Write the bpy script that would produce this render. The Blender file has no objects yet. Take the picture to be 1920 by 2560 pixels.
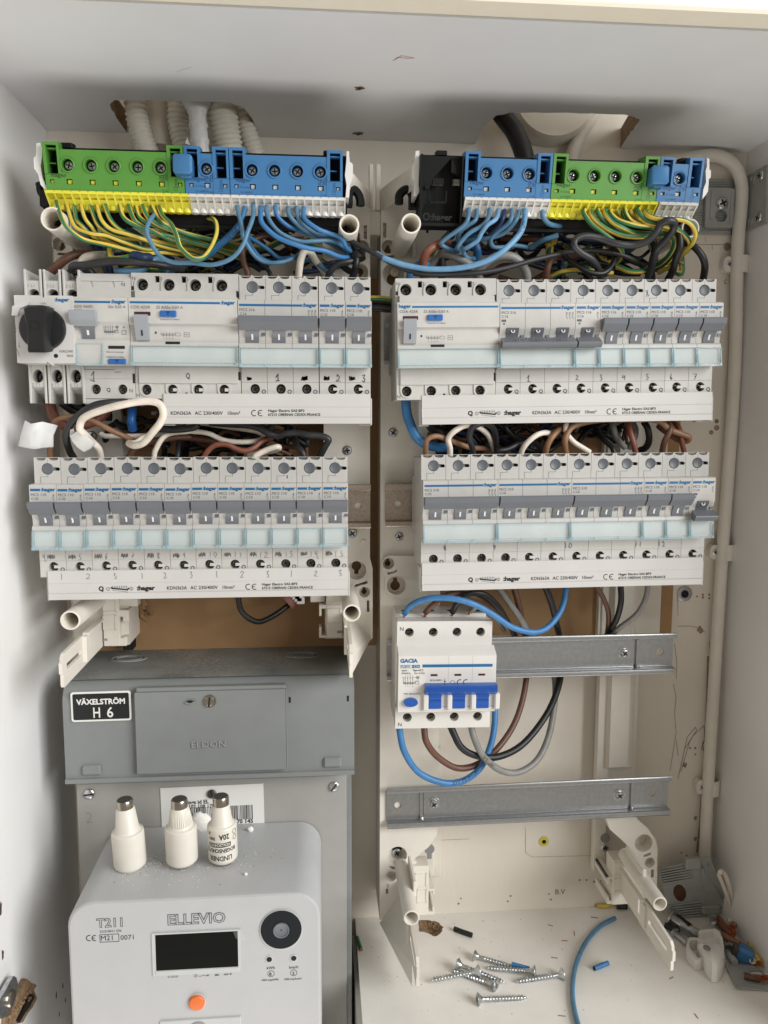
import bpy, math, random
from math import sin, cos, pi, radians, sqrt
from mathutils import Vector, Matrix, geometry
random.seed(7)
scene = bpy.context.scene
COL = scene.collection
# ---------------------------------------------------------------- camera
# script lengths are millimetres measured from the camera's foot point on the back wall;
# H is the height of that point above the cabinet floor
H = 443.5
CAM_Y = -660.0
def _rot(yaw, pit, rol):
    F = Vector((sin(yaw)*cos(pit), cos(yaw)*cos(pit), -sin(pit)))
    R = Vector((cos(yaw), -sin(yaw), 0)); U = R.cross(F)
    return cos(rol)*R + sin(rol)*U, -sin(rol)*R + cos(rol)*U, F
FPX = 1950.8
CR, CU, CF = _rot(.0811, .1117, .0024)
cam_d = bpy.data.cameras.new('camera')
cam = bpy.data.objects.new('camera', cam_d); COL.objects.link(cam)
m = Matrix((CR, CU, -CF)).transposed().to_4x4()
m.translation = Vector((0, CAM_Y*.001, H*.001))
cam.matrix_world = m
cam_d.sensor_fit = 'VERTICAL'; cam_d.sensor_height = 36.0
cam_d.lens = 36.0*FPX/2560.0
cam_d.clip_start = .01; cam_d.clip_end = 50
scene.camera = cam
# ---------------------------------------------------------------- light
world = bpy.data.worlds.new('World'); scene.world = world; world.use_nodes = True
bg = world.node_tree.nodes['Background']
bg.inputs['Color'].default_value = (1.0, .91, .80, 1); bg.inputs['Strength'].default_value = .45
def area(name, loc, target, sx, sy, power, col):
    d = bpy.data.lights.new(name, 'AREA'); d.shape = 'RECTANGLE'; d.size = sx; d.size_y = sy
    d.energy = power; d.color = col
    o = bpy.data.objects.new(name, d); COL.objects.link(o); o.location = loc
    o.rotation_euler = (Vector(target)-Vector(loc)).to_track_quat('-Z', 'Y').to_euler()
    return o
area('window_light', (1.75, -1.65, 1.12), (-.1, 0, .36), 1.5, 1.5, 88, (.97, .985, 1.0))
area('floor_bounce_fill', (.05, -.80, -.95), (.05, -.45, .6), 1.5, .7, 15, (1.0, .965, .92))  # added fill lamp, brightens the ceiling front like bounce from below
scene.view_settings.view_transform = 'Standard'
scene.view_settings.look = 'None'
scene.view_settings.exposure = -.24
scene.view_settings.gamma = 1.0
scene.cycles.max_bounces = 8

# ---------------------------------------------------------------- helpers
def at(u, v, Y):
    r = CR*(u-960)/FPX + CU*(1280-v)/FPX + CF
    t = (Y-CAM_Y)/r.y
    return Vector((r.x*t, Y, r.z*t))
def atz(u, v, z):
    r = CR*(u-960)/FPX + CU*(1280-v)/FPX + CF
    t = z/r.z
    return Vector((r.x*t, CAM_Y+r.y*t, z))
def atx(u, v, x):
    r = CR*(u-960)/FPX + CU*(1280-v)/FPX + CF
    t = x/r.x
    return Vector((x, CAM_Y+r.y*t, r.z*t))
S = .5787
VW = {'A': (0, 0, S), 'B': (960, 0, S), 'C': (0, 640, S), 'D': (960, 640, S), 'E': (0, 1100, S), 'F': (960, 1100, S),
      'G': (0, 1640, S), 'H': (960, 1640, S), 'a': (80, 540, .2652), 'b': (480, 520, .2893), 'c': (960, 540, .2652),
      'd': (1380, 520, .2893), 'e': (40, 960, .2652), 'g': (400, 1020, .2773), 'h': (960, 1020, .2652),
      'i': (1360, 1020, .2652), 'j': (1640, 360, .1688), 'k': (1630, 2120, .1748), 'l': (0, 2160, .1808),
      'm': (230, 1940, .2652), 'n': (940, 2060, .1899), 'o': (1480, 2040, .1808), 'p': (970, 1500, .1808),
      'q': (130, 1470, .1808), 'r': (680, 1470, .1808), 's': (840, 460, .1447), 't': (820, 1060, .2261)}
def P(w, x, y, Y):
    o = VW[w]; return at(o[0]+x*o[2], o[1]+y*o[2], Y)
def PZ(w, x, y, z):
    o = VW[w]; return atz(o[0]+x*o[2], o[1]+y*o[2], z)
def PX(w, x, y, X):
    o = VW[w]; return atx(o[0]+x*o[2], o[1]+y*o[2], X)

def lin(c):
    c = c/255.0
    return c/12.92 if c <= .04045 else ((c+.055)/1.055)**2.4
def rgb(r, g, b): return (lin(r), lin(g), lin(b), 1)
MATS = {}
def mat(name, col, rough=.45, metal=0.0, mott=.06, mscale=60, bump=0.0, bscale=900, spec=.5, alpha=1.0, dust=0, dustcol=(205, 198, 184), trans=0.0, streak=None, vary=0):
    m = bpy.data.materials.new(name); m.use_nodes = True
    nt = m.node_tree; b = nt.nodes['Principled BSDF']; L = nt.links
    b.inputs['Roughness'].default_value = rough; b.inputs['Metallic'].default_value = metal
    b.inputs['Specular IOR Level'].default_value = spec
    if alpha < 1: b.inputs['Alpha'].default_value = alpha
    if trans: b.inputs['Transmission Weight'].default_value = trans
    tc = nt.nodes.new('ShaderNodeTexCoord')
    co = tc.outputs['Object']
    if streak:
        mp = nt.nodes.new('ShaderNodeMapping'); mp.inputs['Scale'].default_value = streak
        L.new(co, mp.inputs['Vector']); co2 = mp.outputs['Vector']
    else: co2 = co
    n = nt.nodes.new('ShaderNodeTexNoise'); n.inputs['Scale'].default_value = mscale; n.inputs['Detail'].default_value = 5
    L.new(co2, n.inputs['Vector'])
    r = nt.nodes.new('ShaderNodeValToRGB')
    r.color_ramp.elements[0].position = .3; r.color_ramp.elements[1].position = .7
    c0 = [max(0, c*(1-mott)) for c in col[:3]]+[1]; c1 = [min(1, c*(1+mott*.6)) for c in col[:3]]+[1]
    r.color_ramp.elements[0].color = c0; r.color_ramp.elements[1].color = c1
    L.new(n.outputs['Fac'], r.inputs['Fac'])
    out = r.outputs['Color']
    if dust:
        n2 = nt.nodes.new('ShaderNodeTexNoise'); n2.inputs['Scale'].default_value = 420; n2.inputs['Detail'].default_value = 3
        n3 = nt.nodes.new('ShaderNodeTexNoise'); n3.inputs['Scale'].default_value = 14
        L.new(co, n2.inputs['Vector']); L.new(co, n3.inputs['Vector'])
        mu = nt.nodes.new('ShaderNodeMath'); mu.operation = 'MULTIPLY'
        L.new(n2.outputs['Fac'], mu.inputs[0]); L.new(n3.outputs['Fac'], mu.inputs[1])
        rr = nt.nodes.new('ShaderNodeValToRGB'); rr.color_ramp.elements[0].position = .30-dust*.04; rr.color_ramp.elements[1].position = .44-dust*.03
        L.new(mu.outputs[0], rr.inputs['Fac'])
        mx = nt.nodes.new('ShaderNodeMix'); mx.data_type = 'RGBA'
        L.new(rr.outputs['Color'], mx.inputs['Factor'])
        L.new(out, mx.inputs['A']); mx.inputs['B'].default_value = rgb(*dustcol); out = mx.outputs['Result']
    if vary:
        oi = nt.nodes.new('ShaderNodeObjectInfo'); mr = nt.nodes.new('ShaderNodeMapRange'); mr.inputs['To Min'].default_value = 1-vary; mr.inputs['To Max'].default_value = 1.0
        L.new(oi.outputs['Random'], mr.inputs['Value']); hs = nt.nodes.new('ShaderNodeHueSaturation'); L.new(mr.outputs['Result'], hs.inputs['Value']); L.new(out, hs.inputs['Color']); out = hs.outputs['Color']
    L.new(out, b.inputs['Base Color'])
    if bump:
        nb = nt.nodes.new('ShaderNodeTexNoise'); nb.inputs['Scale'].default_value = bscale; nb.inputs['Detail'].default_value = 4
        L.new(co2, nb.inputs['Vector'])
        bp = nt.nodes.new('ShaderNodeBump'); bp.inputs['Strength'].default_value = bump; bp.inputs['Distance'].default_value = .0006
        L.new(nb.outputs['Fac'], bp.inputs['Height']); L.new(bp.outputs['Normal'], b.inputs['Normal'])
    MATS[name] = m
    return m
M = {}
M['white'] = mat('breaker_white_plastic', rgb(192, 190, 185), .38, bump=.10, mott=.05, mscale=90, vary=.07)
M['white2'] = mat('cover_white_plastic', rgb(196, 194, 190), .33, bump=.05, mott=.05, mscale=25)
M['gacia'] = mat('glossy_white_plastic', rgb(212, 209, 203), .3, mott=.03)
M['cream'] = mat('cream_moulded_plastic', rgb(222, 216, 204), .5, bump=.12, mott=.04)
M['capw'] = mat('end_cap_white_plastic', rgb(226, 224, 219), .4)
M['lever'] = mat('lever_grey_plastic', rgb(104, 107, 113), .42, mott=.05)
M['leverl'] = mat('lever_light_grey_plastic', rgb(148, 152, 157), .42)
M['disc'] = mat('terminal_cap_grey', rgb(98, 102, 107), .4)
M['cup'] = mat('terminal_funnel_grey', rgb(140, 141, 140), .55)
M['blueprint'] = mat('print_blue', rgb(14, 98, 148), .5)
M['greyprint'] = mat('print_grey', rgb(84, 86, 88), .6, mott=.15)
M['blackprint'] = mat('print_black', rgb(30, 30, 32), .6)
M['pencil'] = mat('pencil_mark', rgb(96, 97, 101), .7, mott=.3)
M['pen'] = mat('pen_mark', rgb(35, 36, 40), .6)
M['btn'] = mat('test_button_blue', rgb(38, 98, 168), .35)
M['black'] = mat('black_plastic', rgb(16, 16, 17), .5, bump=.1, spec=.25)
M['scuff'] = mat('reddish_scuff', rgb(186, 128, 112), .7, mott=.3)
M['chipmark'] = mat('chipped_laminate', rgb(74, 54, 56), .8, mott=.4)
M['dark'] = mat('dark_opening', rgb(18, 17, 17), .8)  # near-black colour standing in for shade inside holes, slots and gaps
M['glass'] = mat('tinted_clear_cover', rgb(230, 236, 236), .10, alpha=.05)
M['glassedge'] = mat('clear_cover_edge', rgb(172, 204, 212), .10, alpha=.40)
M['paper'] = mat('label_strip_paper', rgb(184, 192, 190), .6)
M['green'] = mat('terminal_green_plastic', rgb(84, 140, 58), .4, bump=.08)
M['blue'] = mat('terminal_blue_plastic', rgb(62, 116, 164), .4, bump=.08)
M['greeni'] = mat('embossed_green', rgb(44, 84, 32), .5)
M['bluei'] = mat('embossed_blue', rgb(34, 74, 118), .5)
M['yellow'] = mat('clamp_yellow_plastic', rgb(226, 218, 66), .38)
M['clampw'] = mat('clamp_white_plastic', rgb(216, 214, 208), .38)
M['screw'] = mat('zinc_screw_steel', rgb(200, 204, 206), .28, 1.0, mott=.25, mscale=300)
M['screwd'] = mat('dark_terminal_screw', rgb(120, 116, 112), .38, .9, mott=.5, mscale=500)
M['zinc'] = mat('galvanised_steel', rgb(176, 178, 179), .30, .9, mott=.10, mscale=300, bump=.05)
M['zincw'] = mat('worn_rail_steel', rgb(178, 165, 152), .34, .8, mott=.22, mscale=700, bump=.08)
M['zincd'] = mat('dull_bracket_steel', rgb(166, 168, 165), .5, .25, mott=.15)
M['eldon'] = mat('grey_hammered_paint', rgb(128, 131, 130), .36, mott=.04, bump=.1)
M['eldontop'] = mat('dusty_grey_paint', rgb(128, 130, 127), .6, mott=.25, mscale=35, dust=.5, dustcol=(156, 150, 138))
M['plate'] = mat('light_grey_plate', rgb(158, 156, 151), .5, mott=.04, bump=.12, bscale=1500)
M['meter'] = mat('meter_grey_plastic', rgb(178, 179, 179), .42, mott=.025, bump=.1, bscale=1800)
M['metertop'] = mat('meter_grey_plastic_worn', rgb(186, 188, 187), .45, mott=.05)
M['lcd'] = mat('display_dark_glass', rgb(6, 9, 7), .18, spec=.3)
M['lcdseg'] = mat('display_segments', rgb(3, 5, 4), .12, spec=.45)
M['lens'] = mat('optical_port_black', rgb(34, 38, 42), .12, .2)
M['orange'] = mat('orange_button', rgb(222, 108, 40), .45)
M['porcelain'] = mat('fuse_porcelain', rgb(222, 217, 205), .35, mott=.04)
M['nickel'] = mat('fuse_cap_nickel', rgb(176, 168, 156), .22, 1.0, mott=.2)
M['nickeld'] = mat('fuse_cap_top', rgb(92, 90, 86), .45, .7, mott=.3)
M['wood'] = mat('chipboard_edge', rgb(132, 106, 78), .9, mott=.45, mscale=420, bump=.8, bscale=500)
M['mdf'] = mat('brown_hardboard', rgb(160, 126, 88), .8, mott=.12, mscale=30, bump=.2)
M['ceilb'] = mat('white_laminate', rgb(226, 227, 229), .5, mott=.05, mscale=9, bump=.10, bscale=1500)
M['sideb'] = mat('white_laminate_side', rgb(232, 231, 229), .42, mott=.05, mscale=9, bump=.10, bscale=1500)
M['shelf'] = mat('white_laminate_floor', rgb(232, 228, 220), .45, mott=.04, mscale=40, bump=.08, dust=0)
M['fascia'] = mat('cream_painted_wood', rgb(244, 236, 218), .5, mott=.02, bump=.05)
M['wall'] = mat('cream_painted_wall', rgb(224, 216, 203), .7, mott=.06, mscale=18, bump=.45, bscale=160, streak=(1, 1, .35))
M['conduit'] = mat('cream_conduit', rgb(220, 214, 202), .45, mott=.05)
M['flex'] = mat('flexible_conduit_plastic', rgb(212, 207, 194), .4, mott=.05)
M['tape'] = mat('white_insulating_tape', rgb(216, 216, 214), .4, bump=.1)
M['chip'] = mat('plaster_crumb', rgb(236, 233, 226), .9, mott=.12, mscale=300, bump=.8, bscale=400)
M['gy_g'] = mat('wire_green', rgb(52, 112, 72), .46, mott=.14, mscale=160, bump=.15, bscale=500)
M['gy_y'] = mat('wire_yellow', rgb(212, 182, 72), .46, mott=.14, mscale=160, bump=.15, bscale=500)
M['wblue'] = mat('wire_blue', rgb(56, 116, 168), .46, mott=.14, mscale=160, bump=.15, bscale=500)
M['wblue2'] = mat('wire_pale_blue', rgb(104, 150, 186), .46, mott=.14, mscale=160, bump=.15, bscale=500)
M['wteal'] = mat('wire_dusty_blue', rgb(80, 122, 150), .46, mott=.14, mscale=160, bump=.15, bscale=500)
M['wnavy'] = mat('wire_navy', rgb(22, 46, 84), .46, mott=.14, mscale=160, bump=.15, bscale=500)
M['wblack'] = mat('wire_black', rgb(20, 20, 21), .46, mott=.14, mscale=160, bump=.15, bscale=500)
M['wblackg'] = mat('wire_faded_black', rgb(40, 40, 42), .46, mott=.14, mscale=160, bump=.15, bscale=500)
M['wbrown'] = mat('wire_brown', rgb(98, 64, 48), .46, mott=.14, mscale=160, bump=.15, bscale=500)
M['wrust'] = mat('wire_red_brown', rgb(128, 76, 58), .46, mott=.14, mscale=160, bump=.15, bscale=500)
M['wtan'] = mat('wire_tan_brown', rgb(136, 100, 72), .46, mott=.14, mscale=160, bump=.15, bscale=500)
M['wwhite'] = mat('wire_ivory', rgb(224, 214, 200), .46, mott=.14, mscale=160, bump=.15, bscale=500)
M['wgrey'] = mat('wire_grey', rgb(128, 126, 122), .46, mott=.14, mscale=160, bump=.15, bscale=500)
M['copper'] = mat('bare_copper', rgb(190, 110, 78), .3, .9, mott=.3, mscale=800)
M['sign'] = mat('sign_black_enamel', rgb(26, 28, 28), .35)
M['signw'] = mat('sign_white_enamel', rgb(222, 222, 216), .4)
M['paperw'] = mat('sticker_paper', rgb(222, 221, 216), .6, mott=.02)
M['knob'] = mat('rotary_knob_black', rgb(22, 22, 24), .38, bump=.25, bscale=2500)
M['rust'] = mat('rusty_stain', rgb(158, 136, 114), .8, mott=.5, mscale=200)
M['winred'] = mat('indicator_dark_red', rgb(70, 28, 30), .4)
M['gblue'] = mat('toggle_royal_blue', rgb(34, 84, 164), .3)
M['leafy'] = mat('yellow_plug', rgb(206, 190, 60), .5)
M['pinkwrap'] = mat('pink_clear_wrap', rgb(176, 120, 116), .3, alpha=.7)

def smooth_mesh(me, ang=32):
    me.shade_smooth()
    me.set_sharp_from_angle(angle=radians(ang))

class MB:
    def __init__(s, off=(0, 0, 0)):
        s.v = []; s.f = []; s.m = []; s.off = Vector(off); s.mi = 0
    def add(s, vs, fs, mi=None):
        n = len(s.v); s.v += [Vector(p)+s.off for p in vs]
        s.f += [tuple(n+i for i in f) for f in fs]
        s.m += [s.mi if mi is None else mi]*len(fs); return s
    def box(s, x0, x1, y0, y1, z0, z1, b=0, mi=None):
        if x0 > x1: x0, x1 = x1, x0
        if y0 > y1: y0, y1 = y1, y0
        if z0 > z1: z0, z1 = z1, z0
        if b <= 0:
            vs = [(x, y, z) for x in (x0, x1) for y in (y0, y1) for z in (z0, z1)]
            return s.add(vs, [(0, 1, 3, 2), (4, 6, 7, 5), (0, 4, 5, 1), (2, 3, 7, 6), (0, 2, 6, 4), (1, 5, 7, 3)], mi)
        b = min(b, (x1-x0)*.45, (y1-y0)*.45, (z1-z0)*.45)
        vs = []; idx = {}
        for i, x in enumerate((x0, x1)):
            for j, y in enumerate((y0, y1)):
                for k, z in enumerate((z0, z1)):
                    sx, sy, sz = (1-2*i), (1-2*j), (1-2*k)
                    idx[i, j, k, 0] = len(vs); vs.append((x, y+sy*b, z+sz*b))
                    idx[i, j, k, 1] = len(vs); vs.append((x+sx*b, y, z+sz*b))
                    idx[i, j, k, 2] = len(vs); vs.append((x+sx*b, y+sy*b, z))
        fs = []
        for i in (0, 1): fs.append([idx[i, 0, 0, 0], idx[i, 0, 1, 0], idx[i, 1, 1, 0], idx[i, 1, 0, 0]])
        for j in (0, 1): fs.append([idx[0, j, 0, 1], idx[0, j, 1, 1], idx[1, j, 1, 1], idx[1, j, 0, 1]])
        for k in (0, 1): fs.append([idx[0, 0, k, 2], idx[0, 1, k, 2], idx[1, 1, k, 2], idx[1, 0, k, 2]])
        for i in (0, 1):
            for j in (0, 1): fs.append([idx[i, j, 0, 0], idx[i, j, 1, 0], idx[i, j, 1, 1], idx[i, j, 0, 1]])
        for i in (0, 1):
            for k in (0, 1): fs.append([idx[i, 0, k, 0], idx[i, 1, k, 0], idx[i, 1, k, 2], idx[i, 0, k, 2]])
        for j in (0, 1):
            for k in (0, 1): fs.append([idx[0, j, k, 1], idx[1, j, k, 1], idx[1, j, k, 2], idx[0, j, k, 2]])
        for i in (0, 1):
            for j in (0, 1):
                for k in (0, 1): fs.append([idx[i, j, k, 0], idx[i, j, k, 1], idx[i, j, k, 2]])
        return s.add(vs, fs, mi)
    def prism(s, pts, a, b, axis='x', holes=(), mi=None):
        """extrude a 2-D outline: axis x -> pts are (y,z); y -> (x,z); z -> (x,y)"""
        def mk(p, t):
            return {'x': (t, p[0], p[1]), 'y': (p[0], t, p[1]), 'z': (p[0], p[1], t)}[axis]
        loops = [list(pts)]+[list(h) for h in holes]
        flat = [p for l in loops for p in l]; n = len(flat)
        vs = [mk(p, a) for p in flat]+[mk(p, b) for p in flat]
        fs = []
        if holes or len(pts) > 4:
            tris = geometry.tessellate_polygon([[Vector((p[0], p[1], 0)) for p in l] for l in loops])
            for t in tris:
                fs.append(tuple(t)); fs.append(tuple(n+i for i in reversed(t)))
        else:
            fs.append(tuple(range(len(pts)))); fs.append(tuple(n+i for i in reversed(range(len(pts)))))
        k = 0
        for l in loops:
            c = len(l)
            for i in range(c):
                fs.append((k+i, k+(i+1) % c, n+k+(i+1) % c, n+k+i))
            k += c
        return s.add(vs, fs, mi)
    def lathe(s, prof, o=(0, 0, 0), d=(0, -1, 0), n=20, mi=None, caps=True, up=None):
        """prof: list of (radius, height along d)"""
        d = Vector(d).normalized(); up = Vector(up) if up else (Vector((0, 0, 1)) if abs(d.z) < .9 else Vector((1, 0, 0)))
        a = d.cross(up).normalized(); b = d.cross(a); o = Vector(o)
        vs = []; fs = []
        for r, h in prof:
            for i in range(n):
                t = 2*pi*i/n; vs.append(o+d*h+(a*cos(t)+b*sin(t))*r)
        for j in range(len(prof)-1):
            for i in range(n):
                fs.append((j*n+i, j*n+(i+1) % n, (j+1)*n+(i+1) % n, (j+1)*n+i))
        if caps:
            fs.append(tuple(range(n))); fs.append(tuple((len(prof)-1)*n+i for i in range(n)))
        return s.add(vs, fs, mi)
    def cyl(s, o, d, r, h, n=18, mi=None, r2=None):
        return s.lathe([(r, 0), (r if r2 is None else r2, h)], o, d, n, mi)
    def ring(s, o, d, ro, ri, h, n=24, depth=None, mi=None):
        """open tube standing on o; inside closed at depth below the rim"""
        dp = h if depth is None else depth
        return s.lathe([(ro, 0), (ro, h-.3*min(1, h)), (ro-.3*min(1, ro-ri), h), (ri+.3*min(1, ro-ri), h), (ri, h-.3*min(1, h)), (ri, h-dp)], o, d, n, mi)
    def tube(s, path, r, n=8, mi=None, split=None, twist=0, rf=None, cap=True):
        pts = [Vector(p) for p in path]; k = len(pts)
        T = []
        for i in range(k):
            t = pts[min(i+1, k-1)]-pts[max(i-1, 0)]
            T.append(t.normalized() if t.length > 1e-9 else Vector((0, 0, 1)))
        up = Vector((0, -1, 0))
        if abs(T[0].dot(up)) > .95: up = Vector((1, 0, 0))
        a = (up-T[0]*up.dot(T[0])).normalized()
        vs = []; fs = []; ms = []
        for i in range(k):
            a = (a-T[i]*a.dot(T[i]))
            a = a.normalized() if a.length > 1e-6 else T[i].orthogonal().normalized()
            b = T[i].cross(a); rr = r*(rf(i/(k-1)) if rf else 1)
            for j in range(n):
                t = 2*pi*(j+.5)/n+twist*i/(k-1); vs.append(pts[i]+(a*cos(t)+b*sin(t))*rr)
        for i in range(k-1):
            for j in range(n):
                fs.append((i*n+j, i*n+(j+1) % n, (i+1)*n+(j+1) % n, (i+1)*n+j))
                ms.append(('000011000111'[j % 12] == '1') * 1 if split else (s.mi if mi is None else mi))
        if cap:
            fs.append(tuple(range(n))); fs.append(tuple((k-1)*n+i for i in range(n))); ms += [s.mi if mi is None else mi]*2
        q = len(s.v); s.v += [Vector(p)+s.off for p in vs]; s.f += [tuple(q+i for i in f) for f in fs]; s.m += ms
        return s
    def stroke(s, pts, w, mi=None, nrm=(0, -1, 0), th=.12):
        """thin flat pen line through 3-D points lying on a plane with normal nrm"""
        nv = Vector(nrm)
        for p, q in zip(pts[:-1], pts[1:]):
            p = Vector(p); q = Vector(q); d = q-p
            if d.length < 1e-6: continue
            e = d.normalized()*w*.35; sd = d.cross(nv).normalized()*w*.5
            s.add([p-e-sd+nv*th, p-e+sd+nv*th, q+e+sd+nv*th, q+e-sd+nv*th], [(0, 1, 2, 3)], mi)
        return s
    def text(s, t, x, y, z, size, mi=None, bold=0.0, sx=1.0, align='l', fr=None):
        """flat lettering facing -y, baseline-left at (x,z); fr=(origin,right,up) places it on another plane"""
        V, Fc, wd = glyphs(t, bold)
        k = size
        ox = {'l': 0, 'c': -wd*.5, 'r': -wd}[align]
        if fr:
            o, rt, upv = [Vector(q) for q in fr]
            vs = [o+rt*((a+ox)*k*sx)+upv*(b*k) for a, b in V]
        else:
            vs = [(x+(a+ox)*k*sx, y, z+b*k) for a, b in V]
        return s.add(vs, Fc, mi)
    def fit(s, t, x, y, z, width, cap, mi=None, bold=0.0):
        wd = glyphs(t, bold)[2]; k = cap/.70
        return s.text(t, x, y, z, k, mi, bold, width/(wd*k))
    def mesh(s, name, mats, org=(0, 0, 0), ang=32, sm=True):
        o = Vector(org); me = bpy.data.meshes.new(name)
        me.from_pydata([tuple((p-o)*.001) for p in s.v], [], s.f)
        if not isinstance(mats, (list, tuple)): mats = [mats]
        for q in mats: me.materials.append(q)
        if len(mats) > 1: me.polygons.foreach_set('material_index', s.m)
        me.update()
        if sm: smooth_mesh(me, ang)
        return me
    def build(s, name, mats, parent=None, org=None, ang=32, label=None, **k):
        """parent -> part (vertices in the parent's frame, or global minus org); no parent -> top-level mesh with its origin at org"""
        if org is None and parent is None:
            org = s.v[0] if s.v else (0, 0, 0)
        me = s.mesh(name, mats, org or (0, 0, 0), ang)
        o = bpy.data.objects.new(name, me); COL.objects.link(o)
        if parent: o.parent = parent
        else: o.location = W(org)
        if label: o['label'] = label
        for a, b in k.items(): o[a] = b
        return o
def W(p): return (p[0]*.001, p[1]*.001, (p[2]+H)*.001)
_G = {}
def glyphs(t, bold=0.0):
    key = (t, bold)
    if key in _G: return _G[key]
    c = bpy.data.curves.new('lettering', 'FONT'); c.body = t; c.size = 1.0; c.resolution_u = 2; c.fill_mode = 'FRONT'; c.offset = bold
    o = bpy.data.objects.new('lettering', c); COL.objects.link(o)
    bpy.context.view_layer.update()
    dg = bpy.context.evaluated_depsgraph_get()
    me = bpy.data.meshes.new_from_object(o.evaluated_get(dg))
    V = [(v.co.x, v.co.y) for v in me.vertices]; Fc = [tuple(p.vertices) for p in me.polygons]
    wd = max([v[0] for v in V] or [0])
    bpy.data.objects.remove(o); bpy.data.curves.remove(c); bpy.data.meshes.remove(me)
    _G[key] = (V, Fc, wd); return _G[key]
def thing(name, label, cat, loc, group=None, rot=(0, 0, 0)):
    o = bpy.data.objects.new(name, None); o.empty_display_size = .01; COL.objects.link(o)
    o.location = W(loc); o.rotation_euler = rot; o['label'] = label; o['category'] = cat
    if group: o['group'] = group
    return o
def tag(o, label, cat, group=None):
    o['label'] = label; o['category'] = cat
    if group: o['group'] = group
    return o
def struct(o): o['kind'] = 'structure'; return o
def kids(o): return [c for c in bpy.data.objects if c.parent == o]
def dup(root, loc, label, rot=None, group=None):
    r = root.copy(); COL.objects.link(r); r.location = W(loc); r['label'] = label
    if rot is not None: r.rotation_euler = rot
    if group: r['group'] = group
    for ch in KIDS[root.name]:
        c = ch.copy(); COL.objects.link(c); c.parent = r
        for g in KIDS.get(ch.name, []):
            d = g.copy(); COL.objects.link(d); d.parent = c
    return r
KIDS = {}
def cache_kids(root):
    KIDS[root.name] = kids(root)
    for c in KIDS[root.name]: KIDS[c.name] = kids(c)
def circ(cx, cz, r, n=20, a0=0, a1=2*pi):
    full = abs(a1-a0) > 6.28
    k = n if full else n+1
    return [(cx+r*cos(a0+(a1-a0)*i/n), cz+r*sin(a0+(a1-a0)*i/n)) for i in range(k)]
def rect(x0, x1, z0, z1): return [(x0, z0), (x1, z0), (x1, z1), (x0, z1)]
def rrect(x0, x1, z0, z1, r, n=5):
    o = []
    for cx, cz, a in ((x1-r, z1-r, 0), (x0+r, z1-r, pi/2), (x0+r, z0+r, pi), (x1-r, z0+r, 3*pi/2)):
        o += [(cx+r*cos(a+pi/2*i/n), cz+r*sin(a+pi/2*i/n)) for i in range(n+1)]
    return o
def catmull(pts, sub=7):
    p = [Vector(q) for q in pts]
    if len(p) < 3: return [p[0].lerp(p[-1], i/6) for i in range(7)]
    p = [p[0]*2-p[1]]+p+[p[-1]*2-p[-2]]; o = []
    for i in range(1, len(p)-2):
        for k in range(sub):
            t = k/sub; a, b, c, d = p[i-1], p[i], p[i+1], p[i+2]
            o.append(.5*((2*b)+(c-a)*t+(2*a-5*b+4*c-d)*t*t+(3*b-a-3*c+d)*t**3))
    o.append(p[-2]); return o
def screw_head(mb, x, y, z, r, mi=0, mdark=1, ang=.3, slot=False, d=1.2, n=16):
    """pan head facing -y"""
    mb.lathe([(r, 0), (r, d*.45), (r*.82, d*.85), (r*.5, d)], (x, y, z), (0, -1, 0), n, mi)
    for k in ((0,) if slot else (0, 1)):
        t = ang+k*pi/2; w = r*.16; L = r*(.92 if slot else .62)
        e = Vector((cos(t), 0, sin(t))); s2 = Vector((-sin(t), 0, cos(t)))
        o = Vector((x, y-d-.05-.02*k, z))
        mb.add([o-e*L-s2*w, o+e*L-s2*w, o+e*L+s2*w, o-e*L+s2*w], [(0, 1, 2, 3)], mdark)
# ================================================================ the cabinet
XL, XR, ZC, ZF, YF = -212.4, 360.2, 228.3, -443.5, -196.0
mb = MB(); mb.box(XL-18, XR+18, 0, 30, ZF-260, ZC+260); struct(mb.build('back_wall', M['wall'], org=(0, 0, ZF)))
mb = MB(); mb.box(XL-18, XL, YF, 0, ZF-260, ZC+14, .6); struct(mb.build('left_cabinet_wall', M['sideb'], org=(XL, 0, ZF)))
mb = MB(); mb.box(XR, XR+18, YF, 0, ZF-20, ZC+14, .6); struct(mb.build('right_cabinet_wall', M['sideb'], org=(XR, 0, ZF)))
def jag(pts, amp, sub=6, seed=1):
    rn = random.Random(seed); o = []
    for a, b in zip(pts[:-1], pts[1:]):
        for k in range(sub):
            t = k/sub; q = (a[0]+(b[0]-a[0])*t+rn.uniform(-amp, amp), a[1]+(b[1]-a[1])*t+rn.uniform(-amp, amp)); o.append(q)
    o.append(pts[-1]); return o
def ceilpts(v, L):
    o = []
    for x, y in L:
        p = PZ(v, x, y, ZC); o.append((p.x, min(p.y, 0)))
    return o
hl = ceilpts('A', [(548, 572), (505, 510), (472, 452), (492, 434), (640, 432), (800, 438), (985, 440), (1050, 465), (1085, 505), (1105, 550), (1118, 592)])
hr = ceilpts('B', [(398, 612), (430, 555), (480, 502), (545, 486), (800, 488), (1040, 495), (1106, 515), (1090, 540), (1052, 590), (1030, 632)])
hl[0] = (hl[0][0], 0); hl[-1] = (hl[-1][0], 0); hr[0] = (hr[0][0], 0); hr[-1] = (hr[-1][0], 0)
hl2 = hl[:1]+jag(hl[1:-1], .5, 5, 3)+hl[-1:]; hr2 = hr[:1]+jag(hr[1:-1], .6, 5, 4)+hr[-1:]
outline = [(XL, YF), (XL, -.2)]+[(x, min(y, -.2)) for x, y in hl2]+[(x, min(y, -.2)) for x, y in hr2]+[(XR, -.2), (XR, YF)]
mb = MB(); n0 = len(outline)
mb.prism(outline, ZC, ZC+16, 'z')
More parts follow.
